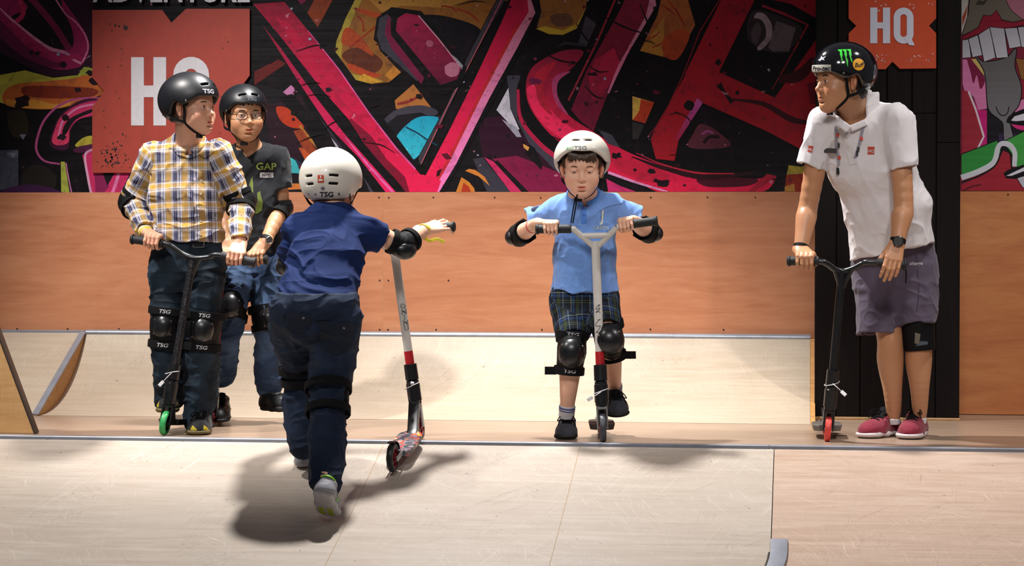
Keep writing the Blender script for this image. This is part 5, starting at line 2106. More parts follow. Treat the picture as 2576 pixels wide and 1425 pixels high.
# ------------------------------------------------------------------ small boy in the middle
def kid_middle():
    hd = Head(W(1464, 426, .16), nrm(-FW * .985 - UP * .17 - RT * .04), nrm(UP - FW * .17), .95, 1.04)
    sh = [W(1410, 524, .27), W(1536, 522, .27)]
    el = [W(1306, 592, .29), W(1632, 583, .29)]
    wr = [W(1352, 562, .13), W(1592, 556, .13)]
    bc = [W(1386, 577, .085), W(1576, 569, .085)]
    knL, anL = W(1438, 884, .16), W(1427, 1022, .22)
    knR, anR = W(1533, 858, .12), W(1545, 972, .36)
    hipL, hipR = W(1437, 745, .27), W(1508, 745, .27)
    neck0 = W(1468, 500, .25)
    S = SDF()
    S.cap(hd.P(0, -.02, -.05), neck0, .044, .046, .01)
    S.ecap(neck0, W(1473, 545, .27), (.07, .05), (.10, .07), RT, .03)
    S.ecap(W(1473, 545, .27), W(1473, 700, .27), (.10, .07), (.10, .07), RT, .02)
    S.ecap(W(1473, 700, .27), W(1473, 752, .27), (.10, .07), (.10, .07), RT, .02)
    for s_, e_, w_ in zip(sh, el, wr):
        S.leg([s_, (s_ + e_) / 2, e_, e_ + (w_ - e_) * .35, w_], [.036, .035, .0325, .033, .022])
    for h_, k_, a_ in ((hipL, knL, anL), (hipR, knR, anR)):
        m_ = k_ + (a_ - k_) * .30 + FW * .012
        S.leg([h_, k_, m_, k_ + (a_ - k_) * .7, a_, a_ + nrm(a_ - k_) * .03], [.048, .046, .043, .034, .027, .028])
    SH = SDF()
    hd.add(SH, child=True, mouth_open=.0010, lid=(-.0028, .0024))
    SH.cap(hd.P(0, -.02, -.05), neck0, .044, .046, .02)
    SH.keep(nrm(neck0 - hd.P(0, -.02, -.05)), neck0 - UP * .0, .001)
    HN = []
    for i in (0, 1):
        sd = 1 if i == 0 else -1
        H = SDF()
        H.cap(el[i] + (wr[i] - el[i]) * .7, wr[i], .025, .022, .01)
        a = nrm(bc[1] - bc[0]) if i == 0 else nrm(W(1650, 556, .09) - W(1556, 572, .085))
        hand_grip(H, wr[i], bc[i], a, nrm(UP * .9 + FW * .55), nrm(-FW), .80, sd, .0145)
        HN.append((H, .0018, 0))
    o = body_mesh('small boy in pale blue polo shirt, plaid shorts and white helmet, facing forwards', W(1425, 1106, .12) * A3(1, 1, 0), SK_KID, [(S, .0034, 1), (SH, .0016, 1)] + HN, [hd])
    hd.eyes(o, (0, .92, -.40))
    hd.brows(o, HAIRMB)
    hd.hair(o, HAIRBR, [(x, .047 + .008 * math.sin(i * 2.4) - .12 * abs(x) , .0935 - 6.5 * x * x) for i, x in enumerate(np.linspace(-.056, .057, 22))], low=-.035)
    h_ = helmet(o, hd, H_WHITE, 1.12, brim_front=.080, vents='front', lift=.000, vz=.124, vy=.070)
    text_on(h_, 'TSG', .022, hd.P(.006, .12, .106), hd.D(0, 1, .2), hd.D(0, 0, 1), M('faded_ink', '6a6a70', .6), .02, 0, sx=1.3)
    text_on(h_, 'xii', .024, hd.P(.060, .1, .104), hd.D(.55, 1, .2), hd.D(.1, 0, 1), M('green_scribble', '4a8a5a', .6), 0, .4, sx=1.6)
    # polo shirt
    S = SDF()
    c = lambda px, py, y=.27: W(px, py, y)
    S.ecap(c(1469, 512), c(1472, 545), (.088, .062), (.122, .084), RT, .03)
    S.ecap(c(1472, 545), c(1472, 640, .26), (.122, .084), (.124, .092), RT, .03)
    S.ecap(c(1472, 640, .26), c(1472, 760, .26), (.124, .092), (.141, .100), RT, .03)
    for i in (0, 1):
        e2 = [W(1338, 556, .285), W(1606, 548, .285)][i]
        S.cap(sh[i], e2, .055, .050, .035, flat=True)
    S.cap(hd.P(0, -.02, -.06), neck0 + UP * -.03, .050, .055, .004, 's')
    S.cut(lambda p: (-(p @ _c3(UP)) + float(W(1472, 735, .26)[2]) + .006 * np.sin(p[:, 0] * 50)).astype(f32), .004)
    for i in (0, 1):
        e2 = [W(1338, 556, .285), W(1606, 548, .285)][i]
        d_ = nrm(e2 - sh[i])
        S.cap(e2 - d_ * .03, e2 + d_ * .03, .044, .046, .003, 's')
    S.disp(folds(.0085, (12, 12, 7), 1.7, frame(FW, nrm(UP + RT * .5))))
    S.disp(folds(.003, (30, 30, 22), 5.7))
    shirt = sdf_obj(S, 'polo_shirt', cloth_mat('blue_polo', '6d95d6', .9, .06, 900, .3, .3), o, .0032)
    # collar halves, placket, buttons, chest print
    CO = cloth_mat('blue_collar', '4f80cc', .85, .05)
    nu = nrm(hd.P(0, -.02, -.06) - neck0)
    collar(shirt, neck0 + nu * -.026, neck0 + nu * .030, -FW, .048, .092, .058, CO, 20, .55)
    decal(shirt, *grid_shape([(-.011, -.045), (.011, -.045), (.011, .045), (-.011, .045)], .008), W(1472, 532, 0), -FW, UP, CO, 'placket', .0015)
    for r_ in (520, 540):
        p = ray_hit(shirt, W(1472, r_, 0), FW, .003)
        if p is not None: MB().lathe([(.0004, 0), (.0045, 0), (.004, .0015), (.0004, .001)], p, -FW, 12).build('button', M('blue_button', '3a62b0', .4), shirt)
    pale = M('pale_print', 'c9cdb8', .7)
    text_on(shirt, 'J', .062, W(1521, 541, 0), -FW, nrm(UP + RT * .05), pale, .02, sx=.8, off=.0014)
    text_on(shirt, 'GREEN', .020, W(1517, 572, 0), -FW, UP, pale, 0, off=.0014)
    # chin cord hanging from the helmet
    for dx in (-4, 1):
        MB().tube(spline([W(1452, 490, .09), W(1448 + dx, 515, .10), W(1443 + dx, 545, .12), W(1440 + dx, 562, .125)], 5), .0024, 8).build('chin_cord', BLACKFAB, o)
    # shorts
    S = SDF()
    S.ecap(c(1471, 722), c(1471, 762), (.128, .088), (.134, .092), RT, .03)
    kl, kr = W(1441, 850, .175), W(1527, 832, .130)
    S.cap(W(1433, 760, .265), kl, .076, .066, .025, flat=True)
    S.cap(W(1512, 760, .265), kr, .070, .060, .02, flat=True)
    S.keep(UP, W(1471, 722, .27), .01)
    for h_2, k_2 in ((hipL, kl), (hipR, kr)):
        d_ = nrm(k_2 - h_2)
        S.cap(k_2 - d_ * .03, k_2 + d_ * .03, .056, .058, .003, 's')
    S.disp(folds(.005, (14, 14, 12), 8.2))
    dk, bl, yg, wh, nv = srgb('14161c'), srgb('24406e'), srgb('4c5a34'), srgb('9fb0b8'), srgb('1c2434')
    PM = plaid_mat('shorts_plaid', [(0, dk), (.22, wh), (.245, dk), (.30, bl), (.42, dk), (.50, yg), (.53, dk), (.56, yg), (.59, dk), (.62, yg), (.65, nv), (.80, wh), (.82, nv)], [(0, nv), (.25, wh), (.27, nv), (.36, bl), (.46, dk), (.60, yg), (.64, dk), (.70, yg), (.74, dk)], .075, .085)
    sdf_obj(S, 'plaid_shorts', PM, o, .0034, attrs=pattern([(W(1471, 722, .27), W(1471, 765, .27), RT, None), (W(1433, 766, .27), kl, RT, .07), (W(1512, 766, .27), kr, RT, .07)], RT))
    # pads
    knee_pad(o, W(1440, 832, .178), knL, W(1431, 940, .185), -FW, .058, .056, .052, cap_r=.054, tail=-RT)
    knee_pad(o, W(1524, 810, .145), knR, W(1540, 902, .19), nrm(-FW + UP * .15), .060, .056, .050, cap_r=.054, tail=RT)
    elbow_pad(o, el[0], nrm(-RT - UP * .3 + FW * .2), el[0] + (sh[0] - el[0]) * .25, el[0] + (wr[0] - el[0]) * .32, .043, 1.0)
    elbow_pad(o, el[1], nrm(RT - UP * .3 + FW * .2), el[1] + (sh[1] - el[1]) * .25, el[1] + (wr[1] - el[1]) * .32, .043, 1.0)
    band(o, el[0] + (wr[0] - el[0]) * .72, wr[0] - el[0], .027, .012, M('red_wristband', 'c8283a', .4), 'wristband', .0012)
    # socks and trainers
    SOCK = M('white_sock', 'c8c6c8', .9, 0, .08, 200, .3, 300)
    BLUE = M('blue_stripe', '2a3e8c', .8)
    DG = cloth_mat('dark_grey_trainer', '3b3d45', .8, .1)
    for k_, a_, q in ((knL, anL, 0), (knR, anR, 1)):
        d_ = nrm(a_ - k_)
        s0 = a_ - d_ * (.005 if q == 0 else .015)
        sk = cuff(o, s0, a_ + d_ * .05, .0315, .031, 'sock', SOCK)
        band(o, s0 + d_ * .010, d_, .0325, .005, BLUE, 'sock_stripe', .0008)
        band(o, s0 + d_ * .020, d_, .0325, .003, BLUE, 'sock_stripe', .0008)
    toe = WZ(1424, 1107, .001)
    shoe(o, toe + FW * .185 + RT * .01, toe, UP, .046, .070, DG, M('black_sole', '121214', .6), BLACKFAB)
    heel, toe = W(1542, 1018, .37), W(1560, 1054, .215)
    shoe(o, heel, toe, nrm(UP * .8 - FW * .6), .046, .066, DG, M('black_sole', '121214', .6), BLACKFAB)
    # scooter
    top = W(1500, 611, .105)
    barsp = [W(1362, 577, .085), W(1438, 576, .085), W(1447, 580, .087), W(1494, 621, .105), W(1500, 626, .108)]
    barsq = [W(1648, 557, .09), W(1560, 569, .085), W(1550, 574, .087), W(1510, 617, .105), W(1502, 626, .108)]
    cf = W(1516, 1076, .05)
    cf[2] = .056
    cr = cf + FW * .47 + RT * .01
    _, st_, _ = scooter('white kick scooter ridden by the small boy in pale blue', cf, cr, W(1498, 608, .107), [W(1364, 577, .085), W(1437, 576, .085), W(1450, 583, .088), W(1499, 625, .107)],
            [(W(1438, 576, .085), W(1350, 577, .085)), (W(1560, 568, .085), W(1652, 556, .09))], WHITEBAR, WHITEBAR, M('grip_tape', '3a2c26', .8), M('dark_grey_wheel', '3a3b42', .5), M('red_core', '8a1a20', .4), WHITEBAR if 0 else M('fork_grey', '8f8f8c', .4, .5), r=.0565, stem_r=.0172, band_=REDBAND,
            cross=[[W(1646, 557, .09), W(1560, 569, .085), W(1549, 575, .088), W(1502, 622, .107)], [W(1462, 594, .094), W(1536, 592, .094)]], low=BLACKPL, deck_w=.052, tagc=(W(1512, 985, .05), A3(-.035, -.02, -.022)))
    for y0, y1, am in ((768, 790, 5), (802, 846, 6)):
        P_ = []
        for t in np.linspace(0, 1, 26):
            hh = ray_hit(st_, W(1506 + am * math.sin(t * 14), y0 + (y1 - y0) * t + 4 * math.cos(t * 17), 0) - FW * .3, FW, .0006)
            if hh is not None: P_.append(hh)
        if len(P_) > 6: MB().tube(P_, .0011, 5).build('ink_scribble', INK, st_)
    return o


kid_middle()
# ------------------------------------------------------------------ instructor
def sticker(ob, poly, o, n, up, mat, name='sticker', cell=.006, off=.0010):
    return decal(ob, *grid_shape(poly, cell), o, n, up, mat, name, off)


def circ(r, n=24, cx=0, cy=0):
    return [(cx + r * math.cos(t), cy + r * math.sin(t)) for t in np.linspace(0, 2 * PI, n, endpoint=False)]


def rect(w, h, cx=0, cy=0):
    return [(cx - w / 2, cy - h / 2), (cx + w / 2, cy - h / 2), (cx + w / 2, cy + h / 2), (cx - w / 2, cy + h / 2)]


def watch(parent, c, ax, face_dir, r, mat_strap, mat_case, fr=.019):
    w = empty('wristwatch', c)
    w.parent = parent
    w.location = tuple(np.asarray(c) - world_loc(parent))
    band(w, c, ax, r, .020, mat_strap, 'watch_strap', .0018)
    f = nrm(face_dir)
    o_ = np.asarray(c) + f * (r + .001)
    MB().lathe([(.0004, 0), (fr, 0), (fr, .006), (fr * .86, .0085), (fr * .8, .0075)], o_ - f * .002, f, 28, closed=False).build('watch_case', mat_case, w)
    MB().lathe([(.0004, .0062), (fr * .82, .0062), (fr * .82, .0066)], o_ - f * .0005, f, 24, closed=False).build('watch_face', M('watch_dial', '4a4a46', .3, .2), w)
    mb = MB()
    for q in range(4):
        a_ = nrm(np.cross(f, ax))
        d = a_ * math.cos(q * PI / 2 + .6) + nrm(ax) * math.sin(q * PI / 2 + .6)
        mb.cyl(o_ + d * fr * .9, o_ + d * (fr + .003), .0022, 8)
    mb.build('watch_buttons', mat_case, w)


def instructor():
    hd = Head(W(2115, 204, .12), nrm(-RT * .93 - FW * .38 - UP * .06), nrm(UP + RT * .05), 1.0, 1.0)
    sh = [W(2072, 306, .22), W(2260, 304, .19)]
    el = [W(2033, 520, .24), W(2273, 520, .17)]
    wr = [W(2014, 628, .17), W(2258, 610, .13)]
    neck0 = W(2158, 305, .28)
    knL, anL = W(2238, 850, .46), W(2248, 1032, .50)
    knR, anR = W(2312, 850, .47), W(2314, 1030, .50)
    S = SDF()
    S.cap(hd.P(0, -.03, -.05), neck0, .056, .060, .01)
    S.ecap(W(2170, 320, .27), W(2195, 430, .32), (.12, .07), (.13, .09), RT, .03)
    S.ecap(W(2195, 430, .32), W(2248, 640, .46), (.13, .09), (.12, .09), RT, .03)
    for i in (0, 1):
        S.leg([sh[i], (sh[i] + el[i]) / 2, el[i], el[i] + (wr[i] - el[i]) * .28, el[i] + (wr[i] - el[i]) * .65, wr[i]], [.046, .042, .037, .0395, .031, .0262])
    for hp, k_, a_ in ((W(2210, 660, .50), knL, anL), (W(2300, 660, .50), knR, anR)):
        m_ = k_ + (a_ - k_) * .32 + FW * .015
        S.leg([hp, (hp + k_) / 2, k_, m_, k_ + (a_ - k_) * .68, a_, a_ - UP * .04], [.078, .064, .050, .0520, .038, .029, .020])
    SH = SDF()
    hd.add(SH, asian=True, mouth_open=.0002)
    SH.cap(hd.P(0, -.03, -.05), neck0, .056, .060, .02)
    SH.keep(nrm(neck0 - hd.P(0, -.02, -.05)), neck0, .001)
    H1 = SDF()
    H1.cap(el[0] + (wr[0] - el[0]) * .8, wr[0], .030, .0265, .01)
    c1 = W(2026, 661, .105)
    hand_grip(H1, wr[0], c1, nrm(W(2061, 657, .10) - W(1983, 657, .12)), nrm(UP * .8 + FW * .45), nrm(-FW), .98, 1, .0155)
    H2 = SDF()
    H2.cap(el[1] + (wr[1] - el[1]) * .8, wr[1], .030, .0265, .01)
    dn = W(2233, 714, .055) - wr[1]
    free_hand(H2, wr[1], dn, FW, .95, -1, (8, 22, 20), 1, 28)
    o = body_mesh('instructor in white polo shirt and glossy black helmet leaning on a scooter', W(2250, 1108, .3), SK_E, [(S, .0036, 1), (SH, .0017, 1), (H1, .0019, 0), (H2, .0019, 0)], [hd])
    hd.eyes(o, (.10, 1, -.12))
    hd.brows(o, HAIRBK)
    hd.hair(o, HAIRBK, low=-.075)
    h_ = helmet(o, hd, H_GLOSS, 1.05, brim_front=.030, vents='none', lift=.004)
    n = -FW
    Yh = 0.12
    text_s = M('sticker_white', 'b4b2a8', .5, 0, .05)
    nn = nrm(-FW * .95 - RT * .35)
    sticker(h_, rect(.086, .027), W(2076, 176, Yh), nn, nrm(UP + RT * .05), text_s)
    text_on(h_, 'Pro-tec', .025, W(2076, 176, Yh), nn, nrm(UP + RT * .05), INK, .03, .15, sx=1.05, off=.0018)
    GR = M('green_sticker', '22c428', .5, 0, .05)
    for x0, dx, l_ in ((-.017, 0, .052), (0, .003, .072), (.018, .002, .056)):
        P_ = [(x0 - .010, .036), (x0 + .007, .036), (x0 + .0055, .030), (x0 + .006, .012), (x0 + .003, .004), (x0 + .005 + dx, -.008), (x0 + .003 + dx, .036 - l_), (x0 - .001 + dx, .036 - l_ * .82), (x0 - .002, .004), (x0 - .004, .016), (x0 - .0025, .028), (x0 - .007, .030)]
        sticker(h_, P_, W(2118, 152, Yh), n, nrm(UP - RT * .04), GR, 'claw_sticker', .004)
    sticker(h_, circ(.0235), W(2151, 167, Yh), n, UP, M('yellow_sticker', 'e0a020', .5, 0, .05))
    text_on(h_, 'Buff', .024, W(2151, 168, Yh), n, nrm(UP - RT * .12), INK, .02, .3, sx=.95, off=.0018)
    sticker(h_, [(0, .034), (.011, .014), (.012, -.008), (.006, -.030), (0, -.020), (-.008, -.028), (-.010, 0), (-.006, .02)], W(2177, 184, Yh), nrm(-FW * .7 + RT * .7), UP, M('grey_sticker', '8e9096', .5))
    sticker(h_, [(0, .026), (.005, .008), (.003, -.012), (-.003, -.012), (-.005, .006)], W(2177, 183, Yh), nrm(-FW * .7 + RT * .7), UP, INK, off=.0018)
    sticker(h_, [(-.016, -.004), (-.006, .002), (-.002, .012), (.004, .004), (.018, .010), (.010, 0), (.014, -.008), (.002, -.004), (-.006, -.010)], W(2078, 152, Yh), nn, UP, M('grey_sticker', '8e9096', .5))
    sticker(h_, rect(.014, .016), W(2178, 212, Yh), nrm(-FW * .7 + RT * .7), UP, M('grey_sticker', '8e9096', .5))
    # polo shirt
    S = SDF()
    c = lambda px, py, y: W(px, py, y)
    S.ecap(c(2115, 300, .22), c(2222, 296, .28), (.045, .05), (.05, .06), UP, .03)
    S.ecap(c(2168, 320, .25), c(2190, 420, .31), (.150, .095), (.165, .115), RT, .04)
    S.ecap(c(2190, 420, .31), c(2232, 520, .37), (.165, .115), (.168, .122), RT, .04)
    S.ecap(c(2232, 520, .37), c(2252, 680, .44), (.168, .122), (.168, .125), RT, .04)
    se = [W(2042, 416, .235), W(2274, 421, .18)]
    S.cap(sh[0] + RT * .006, se[0], .062, .057, .04, flat=True)
    S.cap(sh[1] - RT * .004, se[1], .066, .056, .04, flat=True)
    S.cap(hd.P(0, -.03, -.085), neck0 + UP * -.02, .063, .064, .006, 's')
    hem0, hem1 = W(2145, 652, .40), W(2358, 606, .45)
    hn = nrm(np.cross(hem1 - hem0, FW))
    if hn[2] > 0: hn = -hn
    S.keep(hn, hem0, .004)
    for i in (0, 1):
        d_ = nrm(se[i] - sh[i])
        S.cap(se[i] - d_ * .03, se[i] + d_ * .03, .046, .047, .003, 's')
    S.disp(folds(.0065, (10, 12, 6), 3.3, frame(FW, nrm(UP * 1.0 - RT * .5))))
    S.disp(folds(.0022, (26, 26, 18), 1.2))
    WC = cloth_mat('white_polo', 'd6d2d4', .85, .03, 900, .22)
    shirt = sdf_obj(S, 'polo_shirt', WC, o, .0036)
    # hem lines on sleeves
    S = SDF()
    n1_ = nrm(-FW + RT * .45)
    S.box(W(2195, 266, .185), (.031, .0065, .053), frame(n1_, nrm(UP - RT * .06)), .005, .01)
    S.box(W(2182, 244, .225), (.010, .045, .030), frame(nrm(FW * .8 + RT * .3), UP), .006, .012)
    S.box(W(2160, 316, .145), (.034, .0055, .013), frame(-FW, nrm(UP - RT * .42)), .005, .01)
    S.box(W(2122, 316, .115), (.026, .0055, .015), frame(-FW, nrm(UP + RT * .75)), .005, .01)
    S.disp(folds(.0012, (30, 30, 30), 2))
    sdf_obj(S, 'collar', WC, shirt, .0028)
    sticker(shirt, [(-.012, -.06), (.012, -.06), (.014, .06), (-.014, .06)], W(2145, 374, .1), n, nrm(UP - RT * .25), WC, 'placket', .01, .003)
    REDL = M('red_badge', 'b83a20', .6, 0, .04)
    sticker(shirt, rect(.027, .030), W(2199, 377, .1), n, UP, REDL, 'badge', .006, .0015)
    text_on(shirt, 'HQ', .016, W(2199, 378, .1), n, UP, WHITEP2, .03, off=.0028)
    sticker(shirt, rect(.022, .024), W(2026, 373, .1), nrm(n - RT * .4), nrm(UP + RT * .2), REDL, 'badge', .006, .0015)
    text_on(shirt, 'HQ', .013, W(2026, 374, .1), nrm(n - RT * .4), nrm(UP + RT * .2), WHITEP2, .03, off=.0026)
    q = W(2096, 377, .1)
    hq = ray_hit(shirt, q - FW * .2, FW, .011)
    if hq is not None:
        MB().box(hq, (.026, .003, .0095), np.array([nrm(RT - UP * .05), FW, UP]), .002).build('name_badge', M('name_badge', '2e2a24', .4), shirt)
    # lanyard
    LN = M('lanyard_grey', '8f8c98', .7)
    for pts in ([(2108, 316), (2110, 340), (2113, 365), (2119, 392), (2121, 414)], [(2180, 308), (2173, 335), (2170, 355), (2162, 385), (2158, 396)]):
        P_ = []
        for p in spline(pts, 4):
            hh = ray_hit(shirt, W(p[0], p[1], .1) - FW * .3, FW, .003)
            if hh is not None: P_.append(hh)
        if len(P_) > 3:
            ly = MB().tube(P_, 1, 8, flat=(.0062, .0008), side=RT).build('lanyard', LN, o)
    for px, py in ((2113, 338), (2173, 347), (2121, 394)):
        hh = ray_hit(shirt, W(px, py, .1) - FW * .3, FW, .0045)
        if hh is not None: MB().box(hh, (.006, .0008, .0065), np.array([RT, FW, UP])).build('lanyard_badge', REDL, o)
    for px, py in ((2118, 362), (2166, 372), (2163, 384)):
        hh = ray_hit(shirt, W(px, py, .1) - FW * .3, FW, .0045)
        if hh is not None: MB().box(hh, (.0045, .0008, .011), np.array([nrm(RT + UP * .1), FW, UP])).build('lanyard_badge', INK, o)
    hh = ray_hit(shirt, W(2119, 428, .1) - FW * .3, FW, .005)
    if hh is not None:
        MB().box(hh, (.006, .003, .014), np.array([RT, FW, UP]), .002).build('lanyard_clip', BLACKPL, o)
    # shorts
    S = SDF()
    k1, k2 = W(2207, 840, .46), W(2303, 818, .47)
    S.ecap(c(2250, 600, .46), c(2250, 690, .49), (.155, .11), (.165, .115), RT, .03)
    S.cap(W(2208, 690, .49), k1, .095, .079, .04, flat=True)
    S.cap(W(2298, 690, .50), k2, .098, .085, .03, flat=True)
    for a_, b_ in ((W(2208, 690, .49), k1), (W(2298, 690, .50), k2)):
        d_ = nrm(b_ - a_)
        S.cap(b_ - d_ * .03, b_ + d_ * .03, .064, .067, .003, 's')
    S.keep(UP, W(2250, 600, .46), .01)
    S.disp(folds(.006, (10, 10, 8), 6.6))
    S.disp(folds(.003, (22, 22, 26), 2.6))
    SC = cloth_mat('mauve_grey_shorts', '544b5c', .8, .06)
    shorts = sdf_obj(S, 'shorts', SC, o, .0038)
    text_on(shorts, 'alterge', .020, W(2314, 663, .3), n, UP, WHITEP2, .02, off=.0015)
    hh = [ray_hit(shorts, W(px, py, .1) - FW * .3, FW, .002) for px, py in ((2310, 680), (2311, 690), (2311, 702), (2311, 714))]
    if all(h is not None for h in hh): MB().tube(hh, .0025, 8).build('zip', BLACKFAB, shorts)
    hh = [ray_hit(shorts, W(px, py, .1) - FW * .3, FW, .001) for px, py in ((2336, 640), (2343, 690), (2346, 740), (2340, 790))]
    if all(h is not None for h in hh): MB().tube(spline(hh, 5), .0014, 6).build('seam', M('seam_dark', '2e2834', .9), shorts)
    # knee brace on his left knee
    S = SDF()
    S.cap(W(2306, 812, .475), W(2315, 884, .48), .071, .0615, .01)
    S.keep(nrm(W(2317, 884, .48) - W(2311, 812, .48)), W(2317, 882, .48), .004)
    S.keep(-nrm(W(2317, 884, .48) - W(2311, 812, .48)), W(2311, 806, .48), .004)
    br = sdf_obj(S, 'knee_brace', BLACKMATTE, o, .0034)
    sticker(br, [(-.012, -.024), (.006, -.028), (.012, .014), (-.008, .02)], W(2280, 852, .3), nrm(n - RT * .6), UP, M('brace_label', '6a6458', .5), 'label_patch')
    sticker(br, [(-.022, -.010), (.028, -.004), (.028, .008), (0, .010)], W(2330, 868, .3), n, UP, M('brace_grey', '4a525e', .6), 'patch')
    # wristband, watch, ring
    band(o, wr[0] - nrm(wr[0] - el[0]) * .012, wr[0] - el[0], .0300, .011, BLACKMATTE, 'wristband', .0016)
    watch(o, wr[1] - nrm(wr[1] - el[1]) * .004, wr[1] - el[1], nrm(-FW * .9 - RT * .1), .0295, BLACKMATTE, BLACKPL, .021)
    # feet
    MAR = cloth_mat('maroon_canvas', '7d1f33', .8, .1)
    SOLE = M('white_sole', 'c9bfc0', .5, 0, .05)
    toe = WZ(2170, 1104, .001)
    t1 = toe
    h1 = toe + nrm(RT * .62 + FW * .78) * .285
    shoe(o, h1, t1, UP, .055, .092, MAR, SOLE, BLACKFAB, sole_h=.026)
    toe = WZ(2284, 1107, .001)
    h2 = toe + nrm(RT * .33 + FW * .94) * .285
    shoe(o, h2, toe, UP, .056, .094, MAR, SOLE, BLACKFAB, sole_h=.026)
    cuff(o, anL - UP * .036, anL - UP * .06, .0275, .026, 'sock', M('white_sock', 'c8c6c8', .9))
    cuff(o, anR - UP * .036, anR - UP * .06, .0275, .026, 'sock', M('white_sock', 'c8c6c8', .9))
    # his scooter
    cf = W(2083, 1079, .22)
    cf[2] = .0492
    cr = cf + FW * .40 + RT * .045
    scooter('black kick scooter with coral red wheels under the instructor\'s hands', cf, cr, W(2118, 684, .13),
            [W(1990, 657, .12), W(2060, 658, .10), W(2080, 664, .105), W(2100, 678, .12), W(2121, 683, .13), W(2146, 676, .12), W(2170, 664, .11), W(2190, 660, .10), W(2268, 667, .12)],
            [(W(2061, 657, .10), W(1983, 657, .12)), (W(2204, 661, .10), W(2277, 668, .12))], BLACKPL, M('stem_black', '14161a', .45, .3, .3, 60), M('deck_grey', '6a6660', .5, .3), M('coral_wheel', 'd8423c', .45), BLACKPL, BLACKPL, r=.0485, deck_w=.060, stem_r=.0165,
            cross=[[W(2102, 680, .122), W(2110, 705, .13), W(2115, 725, .134)], [W(2140, 680, .122), W(2127, 705, .13), W(2119, 725, .134)]], tagc=(W(2093, 965, .19), A3(.034, -.02, -.03)))
    return o


instructor()
# ------------------------------------------------------------------ boy in plaid
BLK_TEE = cloth_mat('charcoal_tee', '191b20', .9, .08)


def trousers(parent, S_parts, name, mat, h=.0036, seed=0.0, amp=.006, waist=None, extra=None, cuts=()):
    S = SDF()
    for op in S_parts:
        op(S)
    for n_, p_ in cuts:
        S.keep(n_, p_, .005)
    S.disp(folds(amp, (9, 9, 16), seed))
    S.disp(folds(amp * .5, (20, 20, 34), seed + 3.3))
    if extra: extra(S)
    return sdf_obj(S, name, mat, parent, h, attrs=lambda V: {'Col': np.ones((len(V), 4))})


